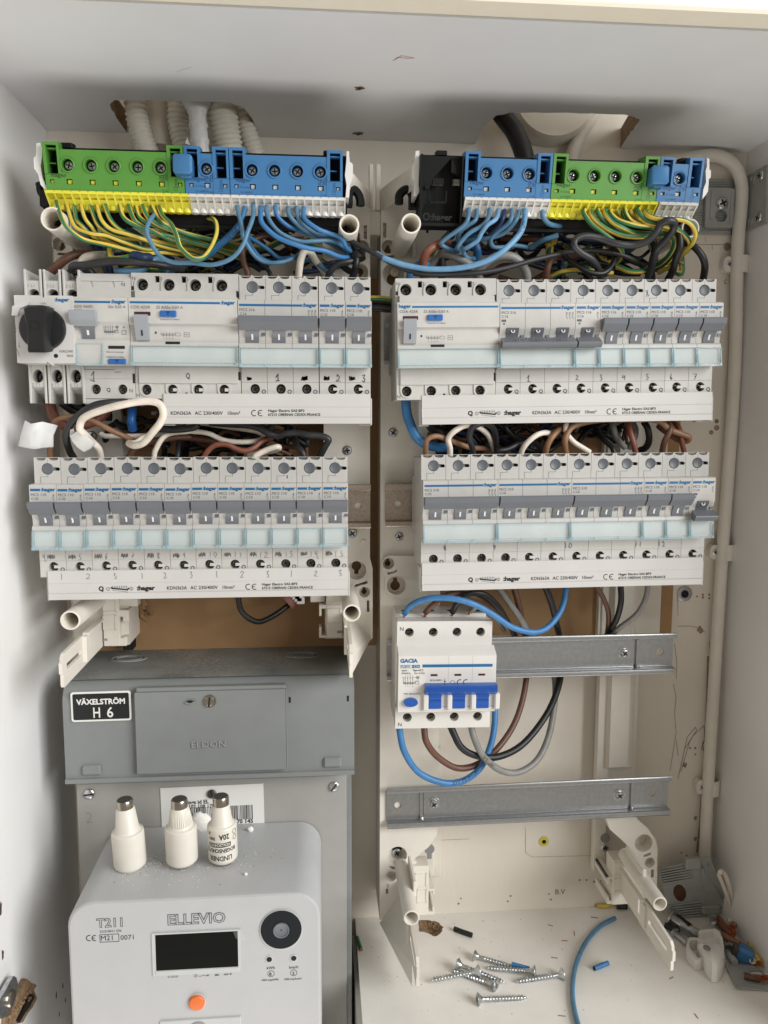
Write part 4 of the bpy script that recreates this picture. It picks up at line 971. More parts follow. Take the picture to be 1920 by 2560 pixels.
mb.text('GACIA', 1.6, y, -28.8, 3.9, 0, .05, 1.08); mb.box(18.2, w-1.2, y, -10.2, -32.6, -30.4); mb.prism(rrect(1.8, 10.8, -33, -30.7, .4), y, -10.2, 'y', holes=[rrect(2.0, 10.6, -32.8, -30.9, .3)]); mb.box(10.9, 16.2, y, -10.2, -33, -30.7)
mb.text('PLBM4', 2.4, y, -32.6, 2.3); mb.text('C16', 11.6, y-.05, -32.6, 2.3, 2)
mb.mi = 1
mb.text('400V~', 2.6, y, -35.6, 2.0); mb.text('Type A', 11.0, y, -35.3, 1.8, 1, .03); mb.prism(rect(16.6, 18.8, -35.4, -34), y, -10.2, 'y', holes=[rect(16.8, 18.6, -35.2, -34.2)])
mb.text('50/60Hz', 2.6, y, -37.6, 2.0); mb.text('I\u0394n 0.03A', 12.2, y, -37.6, 1.9)
circuit_print(mb, 4.2, -43.4, .92, y); mb.text('TEST REGULARLY', 4.4, y, -53.2, 1.7); mb.text('IEC61009-1', 24.2, y, -43.2, 2.0)
for cx in (46.6, 51.2):
    for k in range(8):
        a0 = pi*.4+k*pi*1.2/8; mb.stroke([(cx+2.1*cos(q), y+.1, -44.4+2.1*sin(q)) for q in (a0, a0+pi*.15)], .6, th=.02)
mb.stroke([(35.2, y+.1, -41.2), (35.2, y+.1, -45)], .3, th=.02); mb.stroke([(34.8, y+.1, -43.4), (35.6, y+.1, -43.4)], .8, th=.02)
mb.text('N', 1.8, -.12, -7.6, 4.2); mb.text('N', 1.6, -.12, -81.6, 4.2); mb.stroke([(39, y+.1, -44.4), (40, y+.1, -43.2), (41, y+.1, -42.8), (42.2, y+.1, -43.4), (42.8, y+.1, -44.4)], .3, th=.02)
for xx in (37.6, 55.6): mb.box(xx, xx+.08, y+.1, -10.2, -44, -24)
mb.build('front_print', [M['blueprint'], M['blackprint'], M['paperw']], t)
mb = MB((0, 0, ZT))
for i, x in enumerate(xs): mb.prism([(x-4.5+9*u, 26+3.2*(1 if 0 < j < 3 else -1)) for j, u in enumerate((0, 1, 1, 0))] if False else [(x+4*cos(a), 24+3*sin(a)) for a in [2*pi*k/14 for k in range(14)]], 2.05, 2.15, 'z')
mb.build('wire_openings', M['dark'], t)
GAC = gr
# ================================================================ steel rails
def rail(p, q, ztop, label, Y=-52.0, holes=(), lugs=(), screws=(), ang=0.0, m='zinc', group='steel mounting rails'):
    """p,q: left and right ends (x, mm); top-hat profile 35 x 7.5"""
    L = q-p; t = thing('mounting_rail', label, 'rail', (p, Y, ztop-17.5), group, (0, -ang, 0))
    mb = MB()
    for s in (1, -1):
        pr = [(1.3, s*17.5), (.5, s*17.3), (.1, s*16.8), (0, s*16), (0, s*14), (.2, s*13.2), (.8, s*12.7), (1.6, s*12.5), (5.6, s*12.5), (6.3, s*12.1), (6.5, s*11.4), (7.5, s*11.4), (7.5, s*13.5), (1.9, s*13.6), (1.2, s*14.2), (1.1, s*16.4), (1.5, s*16.8)]
        mb.prism(pr, 0, L, 'x')
    hs = [circ(x, z, r, 18) for x, z, r in holes]
    mb.prism(rect(0, L, -12.4, 12.4), 6.4, 7.5, 'y', holes=hs)
    mb.build('profile', M[m], t)
    for x in lugs:
        mb = MB(); mb.prism(rrect(x-1.2, x+1.2, -11.5, 11.5, 1.1), 4.4, 6.6, 'y'); mb.prism(rrect(x+1.2, x+1.9, -10, 11.2, .3), 6.2, 6.38, 'y', mi=1); mb.lathe([(1.9, 0), (1.7, 1.2), (.6, 1.9)], (x, 5.2, -12), (0, -1, 0), 10); mb.build('lug', [M[m], M['dark']], t)
    for x, z in screws:
        mb = MB(); mb.lathe([(5.4, 0), (5.2, .5), (3.8, .5)], (x, 6.4, z), (0, -1, 0), 22); screw_head(mb, x, 6, z, 3.7, 0, 1, .3+x, d=2.2); mb.build('screw', [M['screw'], M['dark']], t)
    return t
zt = at(1690, 1585, -52).z; xr = at(1691, 1630, -52).x; xl = at(968, 1680, -52).x
rail(xl, xr, zt, 'galvanised mounting rail the loose four-pole breaker is clipped to', holes=[(xr-xl-11, 0, 3.1)], lugs=[xr-xl-31], screws=[(xr-xl-42, 0)], ang=.003)
zt = at(969, 1973, -52).z; xl = at(968, 2020, -52).x; xr = at(1678, 1990, -52).x
rail(xl, xr, zt, 'empty galvanised mounting rail across the bottom of the right frame', holes=[(9.5, 0, 3.0), (xr-xl-14, 0, 2.8)], lugs=[29, xr-xl-32], screws=[(39.5, 0), (xr-xl-43, 0)], ang=.010)
zt = at(926, 1211, -52).z; rail(-186, at(927, 1250, -52).x, zt, 'worn mounting rail whose end sticks out right of the lower left breaker row', holes=[(at(896, 1250, -52).x+186, 0, 2.9)], m='zincw')
zt = at(966, 1208, -52).z; rail(at(964, 1250, -52).x, 292, zt, 'worn mounting rail whose end sticks out left of the lower right breaker row', holes=[(10, 0, 2.9)], m='zincw')
zt = P('D', 10, 275, -52).z; rail(P('D', 3, 300, -52).x, 290, zt, 'mounting rail behind the upper right breaker row with its left end showing', holes=[(5, 0, 2.4)], m='zincd')
zt = P('D', 0, 262, -52).z; rail(-190, 38.0, zt, 'mounting rail hidden behind the upper left breaker row', m='zincd')

# ================================================================ cream plastic frames
def kh(mb, mbh, c, r, depth=9, key='up', kr=None, view=None):
    """keyhole pocket; returns its outline for the plate"""
    kr = kr or r*.52
    mb.lathe([(r+.35, -.02), (r, .0), (r*.97, depth)], c, (0, 1, 0), 24, caps=False)
    s = 1 if key == 'up' else -1
    ko = [(c[0]+kr*cos(a), c[2]-s*r*.28+kr*sin(a)*1.0) for a in [pi/2+.45+(2*pi-.9)*i/14 for i in range(15)]] if s == 1 else [(c[0]+kr*cos(a), c[2]+r*.28+kr*sin(a)) for a in [-pi/2+.45+(2*pi-.9)*i/14 for i in range(15)]]
    w2 = kr*.42
    ko = ko[:]+[(c[0]+w2, c[2]+s*(r*.55)), (c[0]-w2, c[2]+s*(r*.55))] if s == 1 else ko+[(c[0]-w2, c[2]-r*.6), (c[0]+w2, c[2]-r*.6)]
    mb.prism(circ(c[0], c[2], r*.99, 24), c[1]+depth, c[1]+depth+1.2, 'y', holes=[ko])
    mbh.prism(circ(c[0], c[2], r*.9, 16), c[1]+depth+6, c[1]+depth+6.4, 'y')
    return circ(c[0], c[2], r, 24)
def post(t, w, x, y, rpx, Y, org, depth=38, Yb=-44, lean=0):
    c = P(w, x, y, Y); r = rpx*VW[w][2]/FPX*(Y-CAM_Y)*1.01
    mb = MB(); h = Yb-Y
    mb.lathe([(r*1.06, -.5), (r*1.03, 6), (r, h-.5), (r-.35, h), (r-1.1, h), (r-1.35, h-.6), (r-1.7, h-depth)], (c.x, Yb, c.z), (0, -1, 0), 28)
    mb.build('hollow_post', M['cream'], t, org)
    mb = MB(); mb.lathe([(r-2.3, h-depth-.1), (r-2.3, h-depth+.25)], (c.x, Yb, c.z-.8), (0, -1, 0), 18)
    mb.box(c.x-r+.8, c.x+r-.8, Yb-(h-depth)-.3, Yb-(h-depth), c.z-1.0, c.z+.4)
    mb.build('post_bore', M['mdf'], t, org)
    return c, r
def fin(t, org, xz, thick=2.2, m='cream', name='bracket_arm'):
    """xz: list of world points in one plane x=const"""
    mb = MB(); X = xz[0].x; mb.prism([(p.y, p.z) for p in xz], X-thick/2, X+thick/2, 'x'); return mb.build(name, M[m], t, org)
YP = -44.0
# ---- left frame
org = at(925, 1600, YP); tL = thing('breaker_plinth', 'cream plastic mounting frame on the left half, breakers clipped in front of it', 'mounting frame', org, 'cream mounting frames')
def mk(mb, hmb, name='side_rail', t=tL, o=None, hm='mdf'):
    mb.build(name, M['cream'], t, o); hmb.build('pocket_back', M[hm], t, o)
o = org
mb = MB(); hb2 = MB()
xr_ = at(925, 1200, YP).x; xl_ = at(812, 1500, YP).x
hs = []
hs.append(kh(mb, hb2, P('t', 320, 1620, YP), 7.6, key='down')); hs.append(kh(mb, hb2, P('t', 405, 1860, YP), 4.3, 8, key='up'))
hs.append(kh(mb, hb2, P('s', 455, 1090, YP), 5.2, 8)); hs.append(kh(mb, hb2, P('s', 410, 1520, YP), 6.6, 9, key='down'))
def slot(w, x0, y0, x1, y1):
    a = P(w, x0, y0, YP); b = P(w, x1, y1, YP); return rect(min(a.x, b.x), max(a.x, b.x), min(a.z, b.z), max(a.z, b.z))
for a in [('s', 480, 710, 535, 950), ('t', 430, 1950, 458, 2080)]: hs.append(slot(*a))
q = P('t', 370, 1770, YP); hs.append([(q.x-5, q.z-2.8), (q.x-5.2, q.z-.4), (q.x-2, q.z+.4), (q.x+4.6, q.z+2.6), (q.x+5, q.z+.4), (q.x+1.6, q.z-.6), (q.x-1.5, q.z-1.2)])
ztop = P('s', 560, 60, YP).z; zc1 = P('r', 1390, 690, YP).z; zb = P('r', 1145, 1010, YP-20)
zbot = P('r', 750, 700, YP).z
xm = P('r', 1050, 700, YP).x
outl = [(xl_, zbot), (xm, zbot), (xm, zc1-18), (xm+4, zc1-16), (xr_+2.2, zc1), (xr_+2.2, P('t', 490, 1600, YP).z), (xr_, P('t', 466, 1480, YP).z), (xr_, ztop-12), (xr_-3, ztop), (xr_-10, ztop), (xr_-13, ztop-10), (xl_, ztop-14)]
mb.prism(outl, YP, YP+7, 'y', holes=hs)
mb.box(xr_-1.5, xr_, YP+7, -8.5, zc1, ztop-12); mb.box(xl_, xl_+1.5, YP+7, -8.5, zbot, ztop-14); mb.box(xl_, xm, YP+7, -8.5, zbot, zbot+1.5)
mk(mb, hb2, o=o)
# raised rib and inner clip plates (lower right corner of the left frame)
mb = MB(); a = P('r', 750, 70, YP-6); b = P('r', 975, 690, YP-6)
mb.box(a.x, b.x, YP-6, YP, b.z, a.z+24, .4)
for y0, y1 in ((60, 238), (285, 485)):
    c1 = P('r', 770, y0, YP-6.1); c2 = P('r', 945, y1, YP-6.1)
    mb.box(c1.x, c2.x, YP-6.6, YP-6, c1.z-.4, c1.z); mb.box(c1.x, c2.x, YP-6.6, YP-6, c2.z, c2.z+.5); mb.box(c1.x, c1.x+.5, YP-6.6, YP-6, c2.z, c1.z); mb.box(c2.x-.5, c2.x, YP-6.6, YP-6, c2.z, c1.z)
c1 = P('r', 650, 235, YP-6); c2 = P('r', 750, 285, YP-6); mb.box(c1.x, c2.x, YP-6, YP+8, c2.z, c1.z, .3); c3 = P('r', 685, 390, YP-6); mb.box(c1.x, c3.x, YP-5.8, YP+6, c3.z, c1.z-.1, .3)
c1 = P('r', 650, 545, YP-6); c2 = P('r', 750, 690, YP-6); mb.box(c1.x, c2.x, YP-6, YP+8, c2.z, c2.z+2, .3); c3 = P('r', 685, 545, YP-6); mb.box(c1.x, c3.x, YP-5.8, YP+6, c2.z, c1.z, .3)
c1 = P('r', 530, 60, YP); c2 = P('r', 750, 195, YP); mb.box(c1.x, c2.x, YP, YP+4, c2.z, c1.z+6, .3); mb.build('clip_plate', M['cream'], tL, o)
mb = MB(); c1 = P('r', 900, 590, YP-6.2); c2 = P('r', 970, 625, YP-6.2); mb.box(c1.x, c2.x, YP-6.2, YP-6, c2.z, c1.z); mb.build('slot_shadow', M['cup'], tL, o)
# left column of the left frame
mb = MB(); hb2 = MB(); hs = []
hs.append(kh(mb, hb2, P('a', 255, 265, YP), 5.0, 8)); hs.append([(p[0], p[1]) for p in slot('a', 240, 345, 330, 370)])
xa = at(130, 560, YP).x; xb = at(170, 1200, YP).x; xc = at(306, 1100, YP).x; xt = at(200, 560, YP).x
outl = [(xb, P('q', 215, 800, YP).z), (xc, P('q', 215, 800, YP).z), (xc, P('e', 900, 300, YP).z), (xt, P('a', 300, 300, YP).z), (xt, P('a', 300, 60, YP).z), (xa, P('a', 300, -100, YP).z), (xa, P('a', 200, 400, YP).z), (xb, P('e', 400, 100, YP).z)]
mb.prism(outl, YP, YP+7, 'y', holes=hs); mb.box(xa, xa+1.5, YP+7, -8, outl[0][1], outl[5][1]); mb.box(xc-1.5, xc, YP+7, -8, outl[0][1], outl[2][1])
c = P('e', 530, 450, YP-.1); mk(mb, hb2, o=o)
mb = MB(); a = P('a', 345, 170, YP-12); b = P('a', 385, 350, YP-12); mb.box(a.x, b.x, YP-12, YP, b.z, a.z, .6); mb.build('tab', M['cream'], tL, o)
mb = MB(); Yc = YP-8; a = P('q', 690, 80, Yc); b = P('q', 1030, 800, Yc)
mb.box(a.x, P('q', 930, 400, Yc).x, Yc, YP+2, b.z, a.z+10, .4); mb.box(a.x+.1, b.x, Yc+.15, YP, b.z-.2, P('q', 700, 700, Yc).z, .4)
for y0, y1 in ((60, 325), (375, 580)):
    c1 = P('q', 700, y0, Yc); c2 = P('q', 885, y1, Yc)
    mb.box(c1.x, c2.x, Yc-.6, Yc, c1.z-.5, c1.z); mb.box(c1.x, c2.x, Yc-.6, Yc, c2.z, c2.z+.5); mb.box(c1.x, c1.x+.5, Yc-.6, Yc, c2.z, c1.z); mb.box(c2.x-.5, c2.x, Yc-.6, Yc, c2.z, c1.z)
c1 = P('q', 910, 310, Yc); c2 = P('q', 1060, 400, Yc); mb.box(c1.x, c2.x, Yc+.3, YP+10, c2.z, c1.z, .3); c3 = P('q', 980, 470, Yc); mb.box(c3.x, c2.x+.1, Yc+.45, YP+9, c3.z, c1.z-.1, .3)
c1 = P('q', 985, 680, Yc); c2 = P('q', 1040, 795, Yc); mb.box(c1.x, c2.x, Yc+.3, YP+10, c2.z, c1.z, .3); c1 = P('q', 910, 130, Yc); c2 = P('q', 1170, 270, Yc); mb.box(c1.x, c2.x, Yc+4, YP+6, c2.z, c1.z+8, .3)
mb.build('clip_plate', M['cream'], tL, o)
mb = MB(); mb.box(P('q', 960, 270, -20).x, P('q', 1120, 900, -20).x, -20, -8.6, P('q', 1000, 860, -20).z, P('q', 1000, 270, -20).z); mb.build('gap', M['dark'], tL, o)  # solid dark box painted in for the shade inside the gap
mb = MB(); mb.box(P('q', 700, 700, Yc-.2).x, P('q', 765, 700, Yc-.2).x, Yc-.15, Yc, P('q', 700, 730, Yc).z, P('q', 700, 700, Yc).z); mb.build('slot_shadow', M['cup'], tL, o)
X = at(245, 1600, -60).x
p1, r1 = post(tL, 'A', 226, 945, 47, -120, o); p2, r2 = post(tL, 's', 228, 700, 168, -120, o); p3, r3 = post(tL, 'q', 250, 450, 135, -118, o); p4, r4 = post(tL, 'r', 1103, 348, 125, -118, o)
# long arms reaching forward under the posts
def arm(t, o, Xc, zlo, zhi, y0, y1, side=1):
    """tapered slotted arm in a plane x=const from y0 (frame) forward to y1"""
    h = zhi-zlo; mb = MB(); L = y1-y0
    sl = [(y0+L*.60, zlo+h*.42), (y0+L*.93, zlo+h*.42), (y0+L*.93, zlo+h*.62), (y0+L*.60, zlo+h*.62)]
    sl2 = [(y0+L*.40, zlo+h*.25), (y0+L*.47, zlo+h*.25), (y0+L*.47, zlo+h*.85), (y0+L*.40, zlo+h*.85)]
    mb.prism([(y0, zlo), (y1+1, zlo-1.5), (y1, zlo), (y1, zlo+h*.36), (y1-2.2, zlo+h*.40), (y1-2.2, zlo+h*.74), (y1, zlo+h*.78), (y1, zhi-2.5), (y1+3, zhi), (y0+L*.55, zhi+1.0), (y0+L*.5, zhi-.5), (y0, zhi)], Xc-1.1, Xc+1.1, 'x', holes=[sl, sl2])
    mb.box(Xc-1.1, Xc+side*3.4, y0+L*.48, y0+L*.56, zlo+h*.1, zhi, .3); mb.box(Xc-1.1, Xc+side*3.4, y0, y0+L*.5, zhi-.2, zhi+1.2, .3)
    mb.build('bracket_arm', M['cream'], t, o)
X = at(160, 1690, -140).x
zz = P('q', 180, 1350, -144).z; arm(tL, o, X, zz, zz+21, YP, -144, 1)
X4 = P('r', 1090, 1100, -136).x; zz = P('r', 1090, 1215, -140).z; arm(tL, o, X4, zz, zz+21.5, YP, -140, -1)
mb = MB(); g1 = P('r', 1390, 690, YP); g2 = P('r', 1145, 1010, -96); g3 = P('r', 1095, 600, -96)
mb.add([(xr_+1, YP, zc1), (X4+1, -100, zc1-14), (X4+1, YP, zc1-14), (X4+1, YP, zc1+22), (X4+1, -100, zc1+2)], [(0, 1, 4), (0, 4, 3), (0, 2, 1), (0, 3, 2), (1, 2, 3, 4)]); mb.build('gusset', M['cream'], tL, o)
# screws holding the left frame
for w, x, y, r_, lb in (('t', 213, 293, 52, 'upper'), ('t', 270, 1208, 53, ''), ('e', 715, 490, 46, ''), ('e', 588, 112, 30, '')):
    c = P(w, x, y, YP); rr = r_*VW[w][2]/FPX*616; mb = MB(); screw_head(mb, c.x, YP, c.z, rr, 0, 1, .8+x, d=1.6); mb.build('screw', [M['screw'], M['dark']], tL, o)
c = P('t', 388, 1308, YP); mb = MB(); mb.lathe([(2.4, 0), (2.2, .7)], c, (0, -1, 0), 16); c = P('r', 1600, 455, YP); mb.build('ejector_mark', M['cream'], tL, o)
def slab3(L, th, name, t, o, m='cream'):
    a = [P(w, x, y, Y) for w, x, y, Y in L]; b = [q+Vector((0, th, 0)) for q in a]; n = len(a); mb = MB()
    mb.add(a+b, [tuple(range(n)), tuple(n+i for i in reversed(range(n)))]+[(i, (i+1) % n, n+(i+1) % n, n+i) for i in range(n)]); return mb.build(name, M[m], t, o)
slab3([('A', 1512, 728, -98), ('A', 1522, 745, -98), ('A', 1604, 838, YP-1), ('A', 1604, 905, YP-1), ('A', 1512, 800, -98)], 2, 'web', tL, o)
# ---- right frame
org = at(949, 2290, YP); tR = thing('breaker_plinth', 'cream plastic mounting frame on the right half, reaching down to the cabinet floor', 'mounting frame', org, 'cream mounting frames'); o = org
mb = MB(); hb2 = MB(); hs = []
x0 = at(951, 1300, YP).x; x1_ = at(1102, 1300, YP).x
hs.append(kh(mb, hb2, P('s', 908, 1085, YP), 5.2, 8)); hs.append(kh(mb, hb2, P('s', 990, 1560, YP), 8.4, 9, key='up'))
for a in [('s', 812, 670, 868, 930)]: hs.append(slot(*a))
for x_, y_, r_ in ((670, 1545, 5.0), (755, 1785, 8.1)): c_ = P('t', x_, y_, YP-3.5); hs.append(circ(c_.x, c_.z, r_, 24))
q = P('s', 960, 1240, YP); hs.append([(q.x-4, q.z-2.0), (q.x-4.2, q.z), (q.x+1, q.z+.6), (q.x+4.2, q.z+3), (q.x+4.6, q.z), (q.x+2, q.z-1.4)])
zt_ = P('s', 800, 10, YP).z; zb_ = P('n', 90, 1260, YP).z
c = P('n', 285, 415, YP); hs.append(circ(c.x, c.z, 7.9, 24)); c2_ = P('n', 200, 690, YP); hs.append(circ(c2_.x, c2_.z, 4.6, 20)); hs.append(slot('n', 128, 790, 162, 920))
q = P('n', 232, 585, YP); hs.append([(q.x-3.6, q.z+1.2), (q.x-3.4, q.z+2.4), (q.x+3.4, q.z+.2), (q.x+3.4, q.z-2), (q.x-.5, q.z-.6)])
xg = P('n', 560, 500, YP).x
outl = [(x0, zb_), (xg-2, zb_), (xg-2, P('n', 430, 500, YP).z), (P('n', 480, 480, YP).x, P('n', 480, 480, YP).z), (P('n', 700, 290, YP).x, P('n', 640, 300, YP).z), (P('n', 800, 140, YP).x, P('n', 800, 150, YP).z), (x1_, P('n', 805, 30, YP).z), (x1_, zt_-30), (x1_-12, zt_), (x0+4, zt_), (x0, zt_-5)]
mb.prism(outl, YP, YP+7, 'y', holes=hs); mb.box(x0, x0+1.5, YP+7, -1, zb_, zt_-6); mb.box(x1_-1.5, x1_, YP+7, -1, P('n', 805, 30, YP).z, zt_-30)
mb.lathe([(7.9, 0), (7.7, 10)], (c.x, YP, c.z), (0, 1, 0), 24, caps=False); mb.prism(circ(c.x, c.z, 7.8), YP+10, YP+11, 'y'); mb.lathe([(4.6, 0), (4.4, 8)], (c2_.x, YP, c2_.z), (0, 1, 0), 20, caps=False); mb.prism(circ(c2_.x, c2_.z, 4.5), YP+8, YP+9, 'y')
a = P('n', 855, 20, -6); b = P('n', 760, 690, -6); mb.box(x0+8, a.x, -7, -1, b.z, P('n', 855, -1000, -6).z, .4)
a2 = P('n', 510, 480, -18); b2 = P('n', 760, 690, -18); mb.box(a2.x, b2.x, -18, -6, b2.z, a2.z+24, .8)
mk(mb, hb2, o=o, t=tR)
mb = MB(); cc = P('n', 275, 390, YP+9.5); screw_head(mb, cc.x, YP+9.5, cc.z+1, 4.0, 0, 1, .6, d=1.6); mb.box(cc.x-4, cc.x+4, YP+9.7, YP+9.95, cc.z+3, cc.z+8, mi=1); mb.build('screw', [M['screw'], M['dark']], tR, o)
mb = MB(); kk = P('n', 705, 330, -18.1); mb.prism(circ(kk.x, kk.z, 4.4, 16), -18.4, -18.05, 'y'); mb.box(kk.x-2, kk.x+2, -18.3, -18.05, kk.z-9, kk.z-3); mb.build('keyhole', M['cup'], tR, o)
# raised boss beside the lower right breaker row
Yb = YP-3.5; mb = MB(); hb2 = MB(); hs = [kh(mb, hb2, P('t', 670, 1545, Yb), 4.6, 9), kh(mb, hb2, P('t', 755, 1785, Yb), 7.7, 10)]
q = P('t', 710, 1640, Yb); hs.append([(q.x-3.5, q.z-2.0), (q.x-3.8, q.z), (q.x+.5, q.z+.6), (q.x+3.6, q.z+2.4), (q.x+4, q.z+.2), (q.x+1.4, q.z-.8)])
bo = [P('t', x, y, Yb) for x, y in [(620, 1480), (680, 1455), (1000, 1462), (1110, 1465), (1110, 1925), (800, 1928), (700, 1905), (630, 1830), (625, 1700), (592, 1600), (592, 1530)]]
mb.prism([(p.x, p.z) for p in bo], Yb, YP-.2, 'y', holes=hs); mk(mb, hb2, 'raised_boss', t=tR, o=o)
for w, x, y, r_ in (('t', 718, 97, 50), ('t', 785, 1245, 48)):
    c = P(w, x, y, YP); rr = r_*VW[w][2]/FPX*616; mb = MB(); screw_head(mb, c.x, YP, c.z, rr, 0, 1, .8+x, d=1.6); mb.build('screw', [M['screw'], M['dark']], tR, o)
c = P('s', 1010, 1530, YP+6); mb = MB(); mb.lathe([(3.6, 0), (3.4, 1.0), (1.2, 1.1), (1.1, .3)], c, (0, -1, 0), 18); mb.build('screw', M['zincw'], tR, o)
# right column
mb = MB(); hs = []; x2 = at(1489, 1800, YP).x; x3 = at(1652, 1900, YP).x
c5 = P('o', 715, 375, YP); hs.append(circ(c5.x, c5.z, 7.9, 24)); c6 = P('o', 800, 645, YP); hs.append(circ(c6.x, c6.z, 4.6, 20)); hs.append(slot('o', 820, 740, 855, 850))
q = P('o', 765, 540, YP); hs.append([(q.x-3.4, q.z-2), (q.x-3.6, q.z), (q.x+3, q.z+2.2), (q.x+3.6, q.z+.4), (q.x+.5, q.z-1)])
zb2 = P('o', 130, 700, YP).z
xo = P('o', 510, 500, YP).x
outl = [(P('o', 130, 700, YP+30).x, 1)]
mb.prism([(xo, P('o', 500, 1200, YP).z), (P('o', 905, 900, YP).x, P('o', 905, 1100, YP).z), (P('o', 905, 430, YP).x, P('o', 905, 430, YP).z), (P('o', 880, 330, YP).x, P('o', 880, 330, YP).z), (P('o', 780, 180, YP).x, P('o', 780, 180, YP).z), (P('o', 640, 60, YP).x, P('o', 640, 60, YP).z), (P('o', 560, -60, YP).x, P('o', 560, -60, YP).z), (P('o', 160, -60, YP).x, P('o', 160, -60, YP).z), (P('o', 250, 190, YP).x, P('o', 250, 190, YP).z), (P('o', 400, 320, YP).x, P('o', 400, 320, YP).z), (P('o', 520, 440, YP).x, P('o', 520, 440, YP).z)], YP, YP+8, 'y', holes=hs)
mb.lathe([(7.9, 0), (7.7, 12)], (c5.x, YP, c5.z), (0, 1, 0), 24, caps=False); mb.prism(circ(c5.x, c5.z, 7.8), YP+12, YP+13, 'y'); mb.lathe([(4.6, 0), (4.4, 8)], (c6.x, YP, c6.z), (0, 1, 0), 20, caps=False); mb.prism(circ(c6.x, c6.z, 4.5), YP+8, YP+9, 'y')
a = P('o', 30, 60, -8); b = P('o', 130, 700, -8); mb.box(a.x, P('o', 560, 60, -8).x, -10, -1, b.z, 92, .4)
a = P('o', 30, 60, -14); mb.box(a.x, b.x, -16, -9, b.z, 92, .4)
a = P('F', 930, 640, -14); b = P('F', 1190, 640, -14); mb.box(a.x, b.x+2, -14, -1.5, b.z-60, 118, .4)
mb.build('side_rail', M['cream'], tR, o)
mb = MB(); a = P('H', 975, 0, -22); b = P('H', 1050, 480, -22)
mb.add([(a.x+3, -22, 100), (b.x, -22, 100), (b.x, -22, b.z), (a.x+3, -22, b.z), (a.x-1, -10, 100), (b.x+8, -10, 100), (b.x+10, -10, b.z-6), (a.x-1, -10, b.z-6)], [(0, 1, 2, 3), (0, 3, 7, 4), (1, 5, 6, 2), (2, 6, 7, 3)]); mb.build('raised_channel', M['cream'], tR, o)
mb = MB(); c = P('o', 182, 435, -16.2); screw_head(mb, c.x, -16, c.z, 3.7, 0, 1, .2, d=1.6); mb.build('screw', [M['screw'], M['dark']], tR, o)
mb = MB(); c = P('o', 182, 305, -16.2); mb.prism(circ(c.x, c.z, 4.3, 18), -16.4, -16.1, 'y'); mb.build('keyhole', M['cup'], tR, o)
for w, S_, tt in (('o', 1, tR), ('n', 1, tR)):
    Yc = YP-4; mb = MB()
    if w == 'o': a = P(w, 295, 620, Yc); b = P(w, 500, 1220, Yc); fr_ = [(325, 640, 490, 815), (315, 860, 480, 1035)]; hk = [(210, 850, 300, 880), (210, 850, 240, 950), (210, 1180, 300, 1220), (210, 1120, 235, 1220)]
    else: a = P(w, 490, 560, Yc); b = P(w, 690, 1200, Yc); fr_ = [(515, 650, 665, 820), (540, 860, 665, 1030)]; hk = [(690, 860, 770, 885), (745, 860, 770, 935), (690, 1165, 770, 1200), (745, 1100, 770, 1200)]
    mb.box(a.x, b.x, Yc, YP+12, b.z, a.z, .4)
    for x0_, y0_, x1__, y1_ in fr_:
        c1 = P(w, x0_, y0_, Yc); c2 = P(w, x1__, y1_, Yc)
        mb.box(c1.x, c2.x, Yc-.6, Yc, c1.z-.5, c1.z); mb.box(c1.x, c2.x, Yc-.6, Yc, c2.z, c2.z+.5); mb.box(c1.x, c1.x+.5, Yc-.6, Yc, c2.z, c1.z); mb.box(c2.x-.5, c2.x, Yc-.6, Yc, c2.z, c1.z)
    for k_, (x0_, y0_, x1__, y1_) in enumerate(hk):
        c1 = P(w, x0_, y0_, Yc); c2 = P(w, x1__, y1_, Yc); mb.box(c1.x, c2.x, Yc+.15+.13*k_, YP+26-.2*k_, c2.z, c1.z, .3)
    mb.build('clip_plate', M['cream'], tR, o)
p5, r5 = post(tR, 's', 1297, 680, 168, -120, o); p6, r6 = post(tR, 'n', 468, 1240, 113, -114, o); p7, r7 = post(tR, 'o', 943, 1220, 112, -114, o); p8, r8 = post(tR, 'B', 1325, 985, 40, -100, o)
mb = MB(); a = P('s', 1325, 930, YP-10); b = P('s', 1390, 1240, YP-10); mb.box(a.x, b.x, YP-10, YP, b.z, a.z, .6); mb.build('tab', M['cream'], tR, o)
mb = MB(); a = P('n', 485, 745, -86); b = P('n', 530, 940, -86); mb.box(a.x, b.x, -88, -50, b.z, a.z, .6); mb.build('tab', M['cream'], tR, o); mb = MB(); a = P('o', 690, 725, -84); b = P('o', 735, 915, -84); mb.box(a.x, b.x, -86, -50, b.z, a.z, .6); mb.build('tab', M['cream'], tR, o)
X6 = P('n', 545, 2050, -140).x; zz = P('n', 545, 2140, -142).z; arm(tR, o, X6, zz, zz+21, YP, -142, -1)
X7 = P('o', 1085, 2000, -142).x; zz = P('o', 1080, 2130, -145).z; arm(tR, o, X7, zz, zz+21, YP, -145, -1)
mb = MB(); zg = P('n', 100, 1300, YP).z
mb.add([(x0, YP, zg), (X6, -108, zg-10), (X6, YP, zg-10), (X6, YP, zg+30), (X6, -108, zg+8)], [(0, 1, 4), (0, 4, 3), (0, 2, 1), (0, 3, 2), (1, 2, 3, 4)]); mb.build('gusset', M['cream'], tR, o)
slab3([('B', 124, 718, -98), ('B', 124, 820, -98), ('B', 0, 905, YP-1), ('B', -14, 905, YP-1), ('B', -14, 820, YP-1), ('B', 10, 798, YP-1)], 2, 'web', tR, o)
